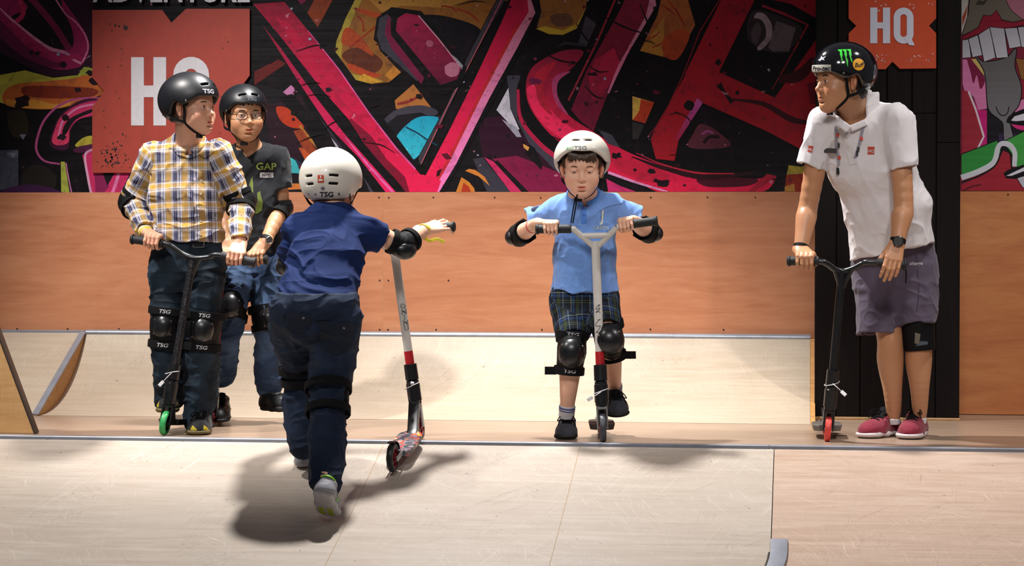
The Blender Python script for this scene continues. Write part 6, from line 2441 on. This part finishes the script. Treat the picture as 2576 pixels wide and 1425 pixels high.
def boy_plaid():
    hd = Head(W(484, 273, .20), nrm(RT * .86 - FW * .50 + UP * .02), nrm(UP), .95, 1.0)
    sh = [W(388, 392, .31), W(552, 388, .31)]
    el = [W(334, 508, .36), W(606, 508, .34)]
    wr = [W(366, 583, .22), W(603, 612, .21)]
    g1a, g1b = W(412, 614, .14), W(332, 602, .15)
    g2a, g2b = W(556, 643, .145), W(642, 661, .155)
    neck0 = W(474, 372, .30)
    S = SDF()
    S.cap(hd.P(0, -.03, -.05), neck0, .048, .052, .01)
    S.ecap(W(472, 395, .31), W(472, 600, .30), (.10, .06), (.10, .07), RT, .03)
    for i in (0, 1):
        S.limb([sh[i], el[i]], [.035, .033], .02)
        S.limb([el[i], wr[i]], [.033, .024], .015)
    S.leg([W(430, 650, .3), W(420, 818, .24), W(424, 1000, .33)], [.055, .045, .035])
    S.leg([W(508, 650, .3), W(512, 826, .24), W(500, 1050, .30)], [.055, .045, .035])
    SH = SDF()
    hd.add(SH, child=True, nose=.004)
    SH.cap(hd.P(0, -.03, -.05), neck0, .048, .052, .02)
    SH.keep(nrm(neck0 - hd.P(0, -.02, -.05)), neck0, .001)
    HN = []
    for i, (a_, b_, c_, sd) in enumerate(((g1a, g1b, W(384, 611, .14), 1), (g2a, g2b, W(592, 651, .148), -1))):
        H = SDF()
        H.cap(el[i] + (wr[i] - el[i]) * .85, wr[i], .026, .0245, .01)
        hand_grip(H, wr[i], c_, nrm(g2b - g1b) if 0 else nrm((a_ - b_) * (1 if i == 0 else -1)), nrm(UP * .85 + FW * .55), -FW, .93, sd, .015)
        HN.append((H, .0019, 0))
    o = body_mesh('boy in yellow and navy plaid shirt and black helmet, looking to the side', W(470, 1092, .2), SK_A, [(S, .0036, 1), (SH, .0017, 1)] + HN, [hd])
    hd.eyes(o, (.0, 1, .06))
    hd.brows(o, HAIRBR)
    hd.hair(o, HAIRBR, low=-.055)
    h_ = helmet(o, hd, H_BLACK, 1.10, brim_front=.040, vents='front', lift=.002, vz=.088)
    text_on(h_, 'TSG', .024, hd.P(.03, .12, .066), nrm(-FW * .6 + RT * .75), UP, WHITEP2, .03, 0, sx=1.2)
    # shirt
    S = SDF()
    c = lambda px, py, y=.31: W(px, py, y)
    S.ecap(c(466, 378), c(466, 405), (.100, .055), (.138, .078), RT, .03)
    S.ecap(c(466, 405), c(466, 500, .30), (.138, .078), (.145, .098), RT, .04)
    S.ecap(c(466, 500, .30), c(472, 600, .29), (.145, .098), (.143, .102), RT, .04)
    S.ecap(c(472, 600, .29), c(473, 640, .29), (.143, .102), (.12, .09), RT, .02)
    for i in (0, 1):
        S.cap(sh[i], el[i], .058, .052, .035)
        w2 = el[i] + (wr[i] - el[i]) * .92
        S.cap(el[i], w2, .052, .036, .012, flat=True)
        d_ = nrm(w2 - el[i])
        S.cap(w2 - d_ * .02, w2 + d_ * .03, .029, .031, .003, 's')
    S.cap(hd.P(0, -.03, -.06), neck0 + UP * -.025, .056, .062, .004, 's')
    S.keep(-UP, W(472, 607, .28), .008)
    S.disp(folds(.0075, (10, 10, 18), 4.1))
    S.disp(folds(.004, (24, 24, 30), 9.1))
    Y_, Wt, Nv, Gr, Bk = srgb('d4a84e'), srgb('d8d4d8'), srgb('2a2c48'), srgb('6a6880'), srgb('14141e')
    PM = plaid_mat('yellow_plaid', [(0, Y_), (.30, Wt), (.36, Bk), (.385, Wt), (.43, Nv), (.50, Gr), (.58, Nv), (.66, Wt), (.70, Bk), (.72, Wt), (.78, Gr), (.84, Wt), (.94, Bk), (.955, Y_)],
                   [(0, Nv), (.22, Bk), (.25, Gr), (.34, Wt), (.42, Y_), (.62, Wt), (.68, Bk), (.70, Wt), (.80, Gr), (.88, Nv)], .068, .082)
    bones = [(c(466, 395), c(472, 620, .29), RT, None), (sh[0] - UP * .03, el[0], RT, .055), (sh[1] - UP * .03, el[1], RT, .055), (el[0], wr[0], RT, .046), (el[1], wr[1], RT, .046)]
    pat = pattern(bones, RT)
    shirt = sdf_obj(S, 'plaid_shirt', PM, o, .0034, attrs=pat)
    nu = nrm(hd.P(0, -.03, -.06) - neck0)
    co_ = collar(shirt, neck0 + nu * -.026, neck0 + nu * .045, -FW + RT * .15, .052, .100, .064, PM, 20, .5, attrs=pat)
    for pl in ([(434, 342), (428, 372), (446, 390), (474, 399), (494, 390), (478, 378), (458, 364), (446, 346)], [(496, 388), (512, 398), (534, 380), (530, 362), (514, 352), (508, 368)]):
        c0 = W(sum(p[0] for p in pl) / len(pl), sum(p[1] for p in pl) / len(pl), .2)
        P2 = [((W(x, y, .2) - c0) @ RT, (W(x, y, .2) - c0)[2]) for x, y in pl]
        decal(shirt, *grid_shape(P2, .008), c0, -FW, UP, PM, 'collar', .007, attrs=pat, thick=.004)
    # button placket and buttons
    hs = []
    for x, y in spline([(478, 392), (480, 450), (478, 520), (479, 602)], 6):
        hh = ray_hit(shirt, W(x, y, 0) - FW * .2, FW, .0012)
        if hh is not None: hs.append(hh)
    if len(hs) > 4: MB().tube([h - RT * .012 for h in hs], .0012, 6).build('placket_seam', M('navy_seam', '14152a', .9), shirt)
    for y in (415, 450, 485, 520, 555, 590):
        hh = ray_hit(shirt, W(486, y, 0) - FW * .2, FW, .002)
        if hh is not None: MB().lathe([(.0004, 0), (.005, 0), (.0045, .0015), (.0004, .001)], hh, -FW, 12).build('button', M('shirt_button', 'b0a890', .4), shirt)
    # belt
    S = SDF()
    S.ecap(W(473, 600, .30), W(474, 622, .30), (.140, .098), (.138, .096), RT, .01)
    S.keep(UP, W(473, 603, .3), .003)
    S.keep(-UP, W(474, 626, .3), .003)
    blt = sdf_obj(S, 'belt', M('black_leather', '121114', .4, 0, .1, 60, .1, 200), o, .003)
    hh = ray_hit(blt, W(480, 614, 0) - FW * .2, FW, .003)
    if hh is not None:
        mb = MB()
        for dx, dz, w_, h2 in ((0, .013, .024, .0025), (0, -.013, .024, .0025), (-.022, 0, .0025, .015), (.022, 0, .0025, .015)):
            mb.box(hh + RT * dx + UP * dz, (w_, .002, h2), np.array([RT, FW, UP]), .001)
        mb.build('buckle', CHROME, blt)
    # jeans
    JM = denim_mat('dark_jeans', '10171f', '2c3d4c')
    kA, aA = W(420, 818, .235), W(425, 998, .33)
    kB, aB = W(511, 826, .235), W(500, 1050, .29)

    def j(S):
        S.ecap(W(474, 612, .30), W(472, 665, .30), (.136, .094), (.146, .102), RT, .02)
        S.cap(W(432, 668, .30), kA, .088, .062, .03)
        S.cap(kA, W(424, 905, .28), .062, .066, .012)
        S.cap(W(424, 905, .28), aA, .066, .060, .012)
        S.cap(W(512, 668, .30), kB, .088, .064, .02)
        S.cap(kB, W(505, 920, .27), .064, .066, .012)
        S.cap(W(505, 920, .27), aB, .066, .062, .012)
    trousers(o, [j], 'jeans', JM, seed=2.2, amp=.009, cuts=[(-UP, W(500, 1082, .28)), (UP, W(474, 612, .30))])
    knee_pad(o, W(429, 774, .25), kA, W(420, 874, .25), nrm(-FW - RT * .12), .080, .068, .070, cap_r=.046)
    knee_pad(o, W(517, 784, .25), kB, W(508, 880, .25), nrm(-FW + RT * .08), .080, .070, .070, cap_r=.050)
    elbow_pad(o, el[0], nrm(-RT + FW * .3 - UP * .2), el[0] + (sh[0] - el[0]) * .22, el[0] + (wr[0] - el[0]) * .22, .055, 1.0)
    elbow_pad(o, el[1], nrm(RT + FW * .3 - UP * .2), el[1] + (sh[1] - el[1]) * .22, el[1] + (wr[1] - el[1]) * .22, .055, 1.0)
    band(o, wr[0] + nrm(wr[0] - el[0]) * -.002, wr[0] - el[0], .0285, .014, M('cream_wristband', 'd8cf9a', .5), 'wristband', .0014)
    band(o, wr[0] + nrm(wr[0] - el[0]) * .012, wr[0] - el[0], .0285, .010, M('yellow_wristband', 'c8b42a', .5), 'wristband', .0014)
    # trainers
    TR = cloth_mat('black_trainer', '18191b', .7, .1)
    YL = M('yellow_flash', 'b5a21e', .6)
    toe = WZ(496, 1096, .001)
    t_, u_, Q = shoe(o, toe + FW * .20, toe, UP, .050, .072, TR, M('khaki_sole', '6a5f3a', .6), BLACKFAB)
    for sx in (-1, 1):
        sticker(u_, [(-.004, -.008), (.022, -.012), (.026, -.006), (.004, .010)], toe + UP * .03 + RT * sx * .032, -FW * .8 + RT * sx * .5, UP, YL, 'flash', .005)
    heel, toe = W(428, 1030, .40), W(421, 1056, .20)
    toe[2] = heel[2] = .082
    t_, u_, Q = shoe(o, heel, toe, UP, .047, .070, TR, M('khaki_sole', '6a5f3a', .6), BLACKFAB, bow=False)
    for sx in (-1, 1):
        sticker(u_, [(-.006, -.008), (.018, -.012), (.022, -.006), (.0, .012)], toe + FW * .05 + UP * .035 + RT * sx * .036, -FW * .7 + RT * sx * .7, UP, YL, 'flash', .005)
    # scooter
    cf = W(416, 1066, .10)
    cf[2] = .0505
    cr = cf + FW * .46 + RT * .035
    SPECK = NT('speckled_black')
    SPECK.base(SPECK.ramp(SPECK.noise(SPECK.coord(), 260, 2, .4), [(.62, srgb('121216')), (.70, srgb('6a6468'))]))
    SPECK.set(Roughness=.4)
    scooter('black kick scooter with a green front wheel under the boy in plaid', cf, cr, W(485, 655, .15),
            [W(335, 602, .15), W(412, 613, .14), W(432, 621, .142), W(462, 641, .15), W(490, 650, .152), W(525, 648, .15), W(552, 642, .146), W(640, 661, .155)],
            [(g1a, g1b), (g2a, g2b)], BLACKPL, SPECK.m, BLACKPL, M('green_wheel', '35a85a', .45), BLACKPL, BLACKPL, r=.0495, stem_r=.0165, deck_w=.062,
            cross=[[W(474, 647, .15), W(479, 668, .155), W(482, 690, .157)], [W(503, 649, .15), W(492, 668, .155), W(484, 690, .157)]],
            tagc=(W(434, 938, .115), A3(-.03, -.02, -.035)))
    return o


# ------------------------------------------------------------------ boy with glasses behind him
def boy_glasses():
    hd = Head(W(615, 293, .72), nrm(-FW * .94 + RT * .34 - UP * .02), nrm(UP + RT * -.02), .97, 1.02)
    sh = [W(588, 402, .80), W(698, 400, .80)]
    el = [W(560, 520, .82), W(708, 522, .80)]
    wr = [W(575, 610, .66), W(669, 606, .66)]
    neck0 = W(632, 378, .79)
    kA, aA = W(582, 770, .66), W(560, 948, .74)
    kB, aB = W(671, 800, .72), W(676, 978, .84)
    S = SDF()
    S.cap(hd.P(0, -.03, -.05), neck0, .047, .050, .01)
    S.ecap(neck0 - UP * .03, W(650, 600, .80), (.09, .055), (.09, .06), RT, .03)
    for i in (0, 1):
        S.leg([sh[i], (sh[i] + el[i]) / 2, el[i], el[i] + (wr[i] - el[i]) * .32, wr[i]], [.036, .035, .032, .033, .023])
    S.leg([W(615, 650, .8), kA, aA], [.05, .042, .032])
    S.leg([W(680, 650, .8), kB, aB], [.05, .042, .032])
    SH = SDF()
    hd.add(SH, child=True, asian=True, mouth_open=.0012)
    SH.cap(hd.P(0, -.03, -.05), neck0, .047, .050, .02)
    SH.keep(nrm(neck0 - hd.P(0, -.02, -.05)), neck0, .001)
    bar0, bar1 = W(548, 668, .62), W(665, 655, .62)
    HN = []
    for i, (c_, sd) in enumerate(((W(565, 655, .62), 1), (W(645, 655, .62), -1))):
        H = SDF()
        H.cap(el[i] + (wr[i] - el[i]) * .85, wr[i], .025, .023, .01)
        hand_grip(H, wr[i], c_, nrm(bar1 - bar0), nrm(UP * .85 + FW * .5), -FW, .95, sd, .0145)
        HN.append((H, .002, 0))
    o = body_mesh('boy with glasses in a charcoal t-shirt and black helmet, standing behind the boy in plaid', W(600, 1063, .72), SK_B, [(S, .0038, 1), (SH, .0018, 1)] + HN, [hd])
    hd.eyes(o, (.15, 1, -.02))
    hd.brows(o, HAIRBK)
    hd.hair(o, HAIRBK, [(x, .038 + .006 * (i % 3), .088) for i, x in enumerate(np.linspace(-.05, .05, 9))], low=-.06)
    h_ = helmet(o, hd, H_BLACK, 1.0, brim_front=.050, vents='front', lift=.002, vz=.094)
    text_on(h_, 'TSG', .020, hd.P(-.01, .12, .080), hd.D(0, 1, .4), UP, M('grey_logo', '4a4c50', .6), .02, 0, sx=1.2)
    # glasses
    g = empty('glasses', hd.P(0, .1, 0))
    g.parent = o
    g.location = tuple(hd.P(0, .1, 0) - world_loc(o))
    mb = MB()
    for sx in (-1, 1):
        pts = []
        for t in np.linspace(0, 2 * PI, 24, endpoint=False):
            x, z = math.cos(t), math.sin(t)
            x, z = math.copysign(abs(x) ** .7, x), math.copysign(abs(z) ** .7, z)
            pts.append(hd.P(sx * .033 + x * .0225, .103 - abs(sx * .033 + x * .0225) * .16, -.001 + z * .0150))
        mb.tube(pts, .0014, 8, closed=True)
        mb.tube([hd.P(sx * .0555, .094, .004), hd.P(sx * .078, .07, .006), hd.P(sx * .082, -.01, .004)], .0014, 8)
    mb.tube(spline([hd.P(-.011, .1005, .002), hd.P(0, .106, .005), hd.P(.011, .1005, .002)], 4), .0014, 8)
    mb.build('frame', M('glasses_frame', '1c1614', .3, .2), g)
    GL = NT('lens')
    GL.set(Roughness=.08, Alpha=.05)
    GL.base((.8, .85, .9))
    for sx in (-1, 1):
        pts = [hd.P(sx * .033, .0985, -.001)]
        for t in np.linspace(0, 2 * PI, 24, endpoint=False):
            x, z = math.cos(t), math.sin(t)
            x, z = math.copysign(abs(x) ** .7, x), math.copysign(abs(z) ** .7, z)
            pts.append(hd.P(sx * .033 + x * .022, .103 - abs(sx * .033 + x * .0225) * .16, -.001 + z * .0145))
        mk('lens', pts, [(0, 1 + i, 1 + (i + 1) % 24) for i in range(24)], GL.m, g)
    # tee
    S = SDF()
    S.ecap(W(632, 388, .8), W(640, 410, .8), (.090, .052), (.128, .07), RT, .03)
    S.ecap(W(640, 410, .8), W(643, 500, .8), (.128, .07), (.112, .085), RT, .04)
    S.ecap(W(643, 500, .8), W(652, 650, .8), (.112, .085), (.128, .095), RT, .04)
    se = [W(560, 468, .81), W(706, 472, .80)]
    for i in (0, 1):
        S.cap(sh[i], se[i], .055, .052, .035, flat=True)
        d_ = nrm(se[i] - sh[i])
        S.cap(se[i] - d_ * .03, se[i] + d_ * .03, .045, .047, .003, 's')
    S.cap(hd.P(0, -.03, -.06), neck0 + UP * -.022, .050, .056, .004, 's')
    S.keep(-UP, W(652, 634, .8), .004)
    S.disp(folds(.007, (11, 11, 8), 7.7, frame(FW, nrm(UP + RT * .4))))
    S.disp(folds(.003, (24, 24, 24), 2.1))
    tee = sdf_obj(S, 't_shirt', BLK_TEE, o, .0036)
    GP = M('green_print', '7f8e3a', .7)
    text_on(tee, 'GAP', .042, W(661, 416, .6), -FW, UP, GP, .015, sx=1.08, off=.0018)
    sticker(tee, rect(.058, .022), W(662, 438, .6), -FW, UP, M('grey_patch', 'b0aeb0', .7), 'patch', .006, .0015)
    text_on(tee, 'NYC', .019, W(662, 438, .6), -FW, UP, INK, .01, off=.003)
    GD = M('olive_print', '58661e', .7)
    for P_ in ([(.0, .045), (.008, .06), (.012, .03), (.014, -.02), (.016, -.07), (.002, -.10), (-.010, -.08), (-.008, -.02), (-.006, .02)], [(.030, -.01), (.042, -.002), (.048, -.03), (.055, -.05), (.050, -.085), (.030, -.10), (.014, -.10), (.020, -.07), (.032, -.05)]):
        sticker(tee, P_, W(622, 478, .6), -FW, UP, GD, 'print', .008, .0016)
    # arm straps, watch
    elbow_pad(o, el[1], nrm(RT * .8 + FW * .6), el[1] + (sh[1] - el[1]) * .13, el[1] + (wr[1] - el[1]) * .25, .040, .95)
    watch(o, wr[1] - nrm(wr[1] - el[1]) * .004, wr[1] - el[1], nrm(-FW * .8 + RT * .5), .026, BLACKMATTE, CHROME, .0165)
    # jeans
    JM = denim_mat('blue_jeans', '1c2c48', '5a7496')

    def j(S):
        S.ecap(W(652, 622, .80), W(650, 670, .80), (.125, .09), (.128, .095), RT, .02)
        S.leg([W(612, 672, .79), W(596, 720, .72), kA, W(570, 860, .68), aA], [.078, .070, .058, .055, .046], .01)
        S.leg([W(680, 672, .79), W(674, 735, .76), kB, W(674, 890, .77), aB], [.076, .064, .054, .052, .050], .01)
    trousers(o, [j], 'jeans', JM, seed=5.2, amp=.008, cuts=[(nrm(aA - kA), W(556, 978, .74)), (nrm(aB - kB), W(676, 990, .84))] if 0 else [(UP, W(652, 622, .8))])
    knee_pad(o, W(590, 727, .71), kA, W(578, 805, .665), nrm(-FW + UP * .1), .074, .066, .066, cap_r=.050)
    knee_pad(o, W(668, 770, .74), kB, W(676, 832, .73), nrm(-FW * .8 + RT * .35), .070, .064, .064, cap_r=.042)
    SB = M('black_shoe_leather', '0c0d10', .5, 0, .1, 40, .1, 100)
    toe = W(553, 1058, .56)
    toe[2] = .015
    heel = W(560, 1010, .80)
    heel[2] = .035
    shoe(o, heel, toe, UP, .044, .085, SB, M('black_sole', '121214', .6), BLACKFAB, laces=True, bow=False)
    heel, toe = W(660, 1032, .86), W(728, 1036, .76)
    shoe(o, heel, toe, nrm(UP - FW * .15), .044, .085, SB, M('black_sole', '121214', .6), M('grey_strap', '3c3d40', .6), velcro=True, sole_h=.028)
    # scooter with red stem
    cf = W(534, 1066, .55)
    cf[2] = .050
    cr = cf + FW * .50 - RT * .035
    RD = M('red_stem', 'b0242a', .35)
    scooter('red stemmed kick scooter partly hidden behind the boy in plaid', cf, cr, W(562, 668, .62) , [W(520, 668, .62), W(562, 664, .62), W(600, 660, .62), W(668, 654, .62)],
            [(W(540, 668, .62), W(480, 674, .62)), (W(610, 659, .62), W(672, 654, .62))], RD, RD, M('wooden_deck', 'b5825a', .6), M('black_wheel', '1a1a1c', .5), M('red_core', '8a1a20', .4), BLACKPL, r=.05, stem_r=.011, deck_w=.060, tagc=False)
    return o


# ------------------------------------------------------------------ boy seen from behind, on the ramp
def boy_ramp():
    hd = Head(W(836, 482, -.12), nrm(FW * .965 + RT * .20 - UP * .10), nrm(UP + FW * .10), 1.0, 1.0)
    sh = [W(748, 578, -.22), W(922, 582, -.22)]
    el = [W(728, 662, -.06), W(1012, 618, -.16)]
    wr = [W(800, 620, .06), W(1068, 580, -.03)]
    neck0 = W(838, 540, -.20)
    hpA, kA, aA = W(745, 790, -.50), W(757, 945, -.33), W(760, 1125, -.36)
    hpB, kB, aB = W(842, 790, -.50), W(826, 1010, -.52), W(818, 1206, -.79)
    S = SDF()
    S.cap(hd.P(0, -.03, -.05), neck0, .050, .055, .01)
    S.ecap(neck0 - UP * .02, W(800, 740, -.46), (.11, .06), (.11, .08), RT, .03)
    for i in (0, 1):
        S.leg([sh[i], (sh[i] + el[i]) / 2, el[i], el[i] + (wr[i] - el[i]) * .32, wr[i]], [.037, .037, .034, .034, .024])
    S.leg([hpA, kA, aA], [.06, .045, .034])
    S.leg([hpB, kB, aB], [.06, .045, .034])
    SH = SDF()
    hd.add(SH, child=True)
    SH.cap(hd.P(0, -.03, -.05), neck0, .050, .055, .02)
    SH.keep(nrm(neck0 - hd.P(0, -.02, -.05)), neck0, .001)
    bL, bR = W(862, 592, .06), W(1140, 571, .03)
    HL = SDF()
    HL.cap(el[0] + (wr[0] - el[0]) * .85, wr[0], .026, .0235, .01)
    hand_grip(HL, wr[0], W(878, 592, .07), nrm(bR - bL), nrm(UP * .8 - FW * .5), FW, .95, 1, .015)
    HR = SDF()
    HR.cap(el[1] + (wr[1] - el[1]) * .8, wr[1], .026, .0235, .01)
    free_hand(HR, wr[1], W(1142, 560, .05) - wr[1], -UP * .8 + FW * .7, .88, 1, (4, 30, 34), 5, 38)
    o = body_mesh('boy in blue t-shirt and white helmet seen from behind on the ramp', W(815, 1308, -.72), SK_KID, [(S, .0036, 1), (SH, .0018, 1), (HL, .002, 0), (HR, .0019, 0)], [hd])
    hd.eyes(o)
    hd.hair(o, HAIRMB, low=-.085)
    h_ = helmet(o, hd, H_WHITE, 1.15, brim_front=.040, vents='back', lift=.006, ear=.020)
    text_on(h_, 'TSG', .026, W(813, 487, -.4), -FW, nrm(UP), INK, .03, .1, sx=1.15)
    for x in (785, 845):
        sticker(h_, circ(.004, 12), W(x, 487, -.4), -FW, UP, M('faded_ink', '6a6a70', .6), cell=.004)
    sticker(h_, rect(.024, .030), W(800, 448, -.4), -FW, UP, M('red_badge', 'b83a20', .6, 0, .04), cell=.004)
    sticker(h_, rect(.016, .007, 0, -.004), W(800, 448, -.4), -FW, UP, H_WHITE, cell=.004, off=.0018)
    sticker(h_, rect(.004, .010, 0, .008), W(800, 448, -.4), -FW, UP, H_WHITE, cell=.004, off=.0018)
    sticker(h_, [(0, .010), (.004, .003), (.011, .002), (.005, -.003), (.007, -.009), (0, -.005), (-.007, -.009), (-.005, -.003), (-.011, .002), (-.004, .003)], W(805, 472, -.4), -FW, UP, M('faded_ink', '6a6a70', .6), cell=.004)
    # tee
    S = SDF()
    S.ecap(W(836, 545, -.21), W(834, 575, -.22), (.095, .058), (.138, .075), RT, .03)
    S.ecap(W(834, 575, -.22), W(818, 650, -.32), (.138, .075), (.132, .092), RT, .04)
    S.ecap(W(818, 650, -.32), W(794, 775, -.47), (.132, .092), (.155, .112), RT, .05)
    se = [W(735, 640, -.12), W(960, 598, -.195)]
    for i in (0, 1):
        S.cap(sh[i], se[i], .056, .053, .035, flat=True)
        d_ = nrm(se[i] - sh[i])
        S.cap(se[i] - d_ * .03, se[i] + d_ * .03, .044, .046, .003, 's')
    S.cap(hd.P(0, -.03, -.06), neck0 + UP * -.005, .052, .058, .004, 's')
    hn = nrm(UP * -1 + RT * .10 - FW * .15)
    S.keep(hn, W(795, 750, -.56), .006)
    S.disp(folds(.009, (7, 7, 20), 1.9, frame(FW, nrm(UP + RT * .25))))
    S.disp(folds(.004, (14, 14, 30), 6.9))
    tee = sdf_obj(S, 't_shirt', cloth_mat('navy_tee', '0e2352', .9, .08, 900, .3, 0), o, .0036)
    # jeans with cargo pocket
    JM = denim_mat('indigo_jeans', '141e31', '2a384e')

    def j(S):
        S.ecap(W(795, 715, -.46), W(795, 790, -.52), (.140, .105), (.152, .118), RT, .03)
        S.leg([hpA, W(744, 850, -.42), kA, W(754, 1030, -.33), aA], [.100, .082, .060, .058, .048], .012)
        S.leg([hpB, W(838, 880, -.50), kB, W(824, 1100, -.64), W(820, 1215, -.77)], [.100, .086, .064, .064, .055], .012)
    trousers(o, [j], 'jeans', JM, seed=8.8, amp=.008, cuts=[(UP, W(795, 738, -.5)), (nrm(aB - kB), W(818, 1236, -.80))])
    jn = [c for c in o.children if c.name.startswith('jeans')][0]
    PK = cloth_mat('pocket_denim', '131c2c', .85, .2)
    sticker(jn, [(-.065, .020), (.065, .012), (.062, -.018), (.0, -.034), (-.062, -.012)], W(836, 826, -.8), -FW, UP, PK, 'pocket_flap', .01, .004)
    sticker(jn, [(-.062, .05), (.060, .045), (.056, -.04), (-.004, -.060), (-.058, -.035)], W(836, 860, -.8), -FW, UP, PK, 'pocket', .01, .0022)
    sticker(jn, [(-.05, .03), (.05, .03), (.046, -.03), (0, -.045), (-.046, -.03)], W(738, 812, -.8), -FW, UP, PK, 'pocket', .01, .0022)
    hh = [ray_hit(jn, W(x, y, -1.0), FW, .001) for x, y in ((792, 742), (786, 780), (782, 815), (785, 850))]
    if all(h is not None for h in hh): MB().tube(spline(hh, 5), .002, 6).build('seam', PK, jn)
    for px, py in ((740, 808), (842, 836)):
        hh = ray_hit(jn, W(px, py, -1.0), FW, .004)
        if hh is not None: MB().lathe([(.0004, 0), (.005, 0), (.0035, .002), (.0004, .0025)], hh, -FW, 10).build('stud', CHROME, jn)
    # pads seen from behind
    knee_pad(o, W(754, 922, -.335), kA, W(757, 968, -.325), FW, .076, .070, .070, cap_r=.05, text=False)
    knee_pad(o, W(826, 968, -.515), kB, W(825, 1042, -.568), nrm(FW + RT * .2), .082, .074, .078, cap_r=.052, text=False)
    elbow_pad(o, el[1], nrm(-FW * .55 + RT * .35 - UP * .6), el[1] + (sh[1] - el[1]) * .34, el[1] + (wr[1] - el[1]) * .40, .044, 1.12)
    elbow_pad(o, el[0], nrm(-RT * .6 - UP * .5 - FW * .2), el[0] + (sh[0] - el[0]) * .3, el[0] + (wr[0] - el[0]) * .3, .043, 1.0)
    YW = M('yellow_band', 'd8c832', .5)
    band(o, wr[1] - nrm(wr[1] - el[1]) * .002, wr[1] - el[1], .0275, .011, YW, 'wristband', .0012)
    q = W(1084, 603, -.01)
    MB().tube(spline([W(1066, 598, -.06), W(1080, 606, -.06), W(1100, 602, -.07), W(1118, 610, -.07)], 5), 1, 8, flat=(.006, .0008), side=UP).build('wristband_tail', YW, o)
    # trainers, grey with lime
    GM = cloth_mat('grey_mesh_trainer', '9a9aa2', .7, .06)
    LIME = M('lime_flash', '8ad02a', .5)
    PS = M('pale_sole', 'b5b2b4', .5)
    heel = W(762, 1196, -.30)
    heel[2] = ramp_z(-.30) + .004
    dz = ramp_z(-.12) - ramp_z(-.30)
    toe = heel + FW * .19 + UP * dz
    t_, u_, Q = shoe(o, heel, toe, UP, .043, .070, GM, PS, LIME, bow=False)
    band(u_, Q(.24, 0, .070), UP, .036, .008, LIME, 'heel_collar', .003, side=RT)
    heel, toe = W(818, 1262, -.80), W(820, 1300, -.66)
    toe = W(826, 1304, -.745)
    heel = W(806, 1240, -.885)
    upv = nrm(FW * .75 + UP * .55 + RT * .25)
    t_, u_, Q = shoe(o, heel, toe, upv, .047, .072, GM, PS, LIME, bow=False, sole_h=.024)
    so = [c for c in t_.children if c.name.startswith('sole')][0]
    YP = M('lime_pad', 'a8b428', .6)
    for x, y, r_ in ((.80, -.017, .013), (.80, .017, .012), (.66, -.018, .012), (.66, .016, .012)):
        sticker(so, circ(r_, 12), Q(x, y, 0), -upv, nrm(toe - heel), YP, 'sole_pad', .005)
    sw = [(-.030, .010), (-.012, -.006), (.040, .014), (-.006, .004), (-.018, .006)]
    sticker(u_, sw, Q(.50, .05, .045), nrm(np.cross(toe - heel, upv)), -nrm(toe - heel), LIME, 'flash', .005)
    band(u_, Q(.22, 0, .070), upv, .029, .006, LIME, 'heel_collar', .0025, side=RT)
    # scooter
    cf = W(1053, 1080, .06)
    cf[2] = .056
    cr = W(988, 1152, -.33)
    cr[2] = max(cr[2], ramp_z(-.33) + .057)
    GRAF = NT('deck_graphic')
    v = GRAF.coord()
    f_ = GRAF.noise(v, 14, 3, .6, 1.5)
    GRAF.base(GRAF.ramp(f_, [(0, srgb('3a3c46')), (.50, srgb('84868c')), (.55, srgb('c8281e')), (.62, srgb('d8b030')), (.645, srgb('d8d4c8')), (.70, srgb('3a3c44'))], 'CONSTANT'))
    GRAF.set(Roughness=.45)
    t_, st_, dk = scooter('white stemmed kick scooter with colourful deck pushed by the boy on the ramp', cf, cr, W(994, 644, .05),
            [W(870, 592, .06), W(905, 592, .06), W(935, 600, .058), W(985, 636, .05), W(996, 650, .05)],
            [(W(925, 592, .06), W(860, 592, .06)), (W(1062, 572, .045), W(1142, 571, .03))], WHITEBAR, WHITEBAR, GRAF.m, M('black_red_wheel', '18181a', .45), M('red_core', '8a1a20', .4), M('fork_pale', 'a8a6a8', .4, .4),
            r=.0555, stem_r=.0172, band_=REDBAND, low=BLACKPL, deck_w=.050, cross=[[W(1130, 571, .033), W(1062, 572, .045), W(1040, 582, .05), W(1003, 632, .05), W(994, 655, .05)], [W(948, 612, .055), W(1024, 606, .052)]], tagc=(W(1036, 972, .05), A3(.004, -.01, .012)))
    for ch, px, py in (('O', 1006, 774), ('N', 1009, 789), ('I', 1010, 803), ('N', 1013, 817), ('U', 1015, 831)):
        text_on(st_, ch, .026, W(px, py, -.2), -FW, nrm(UP - RT * .1), INK, .05, 0, off=.0008)
        text_on(st_, ch, .026, W(px, py, -.2), -FW, nrm(UP - RT * .1), WHITEBAR, -.012, 0, off=.0013)
    return o


boy_plaid()
boy_glasses()
boy_ramp()
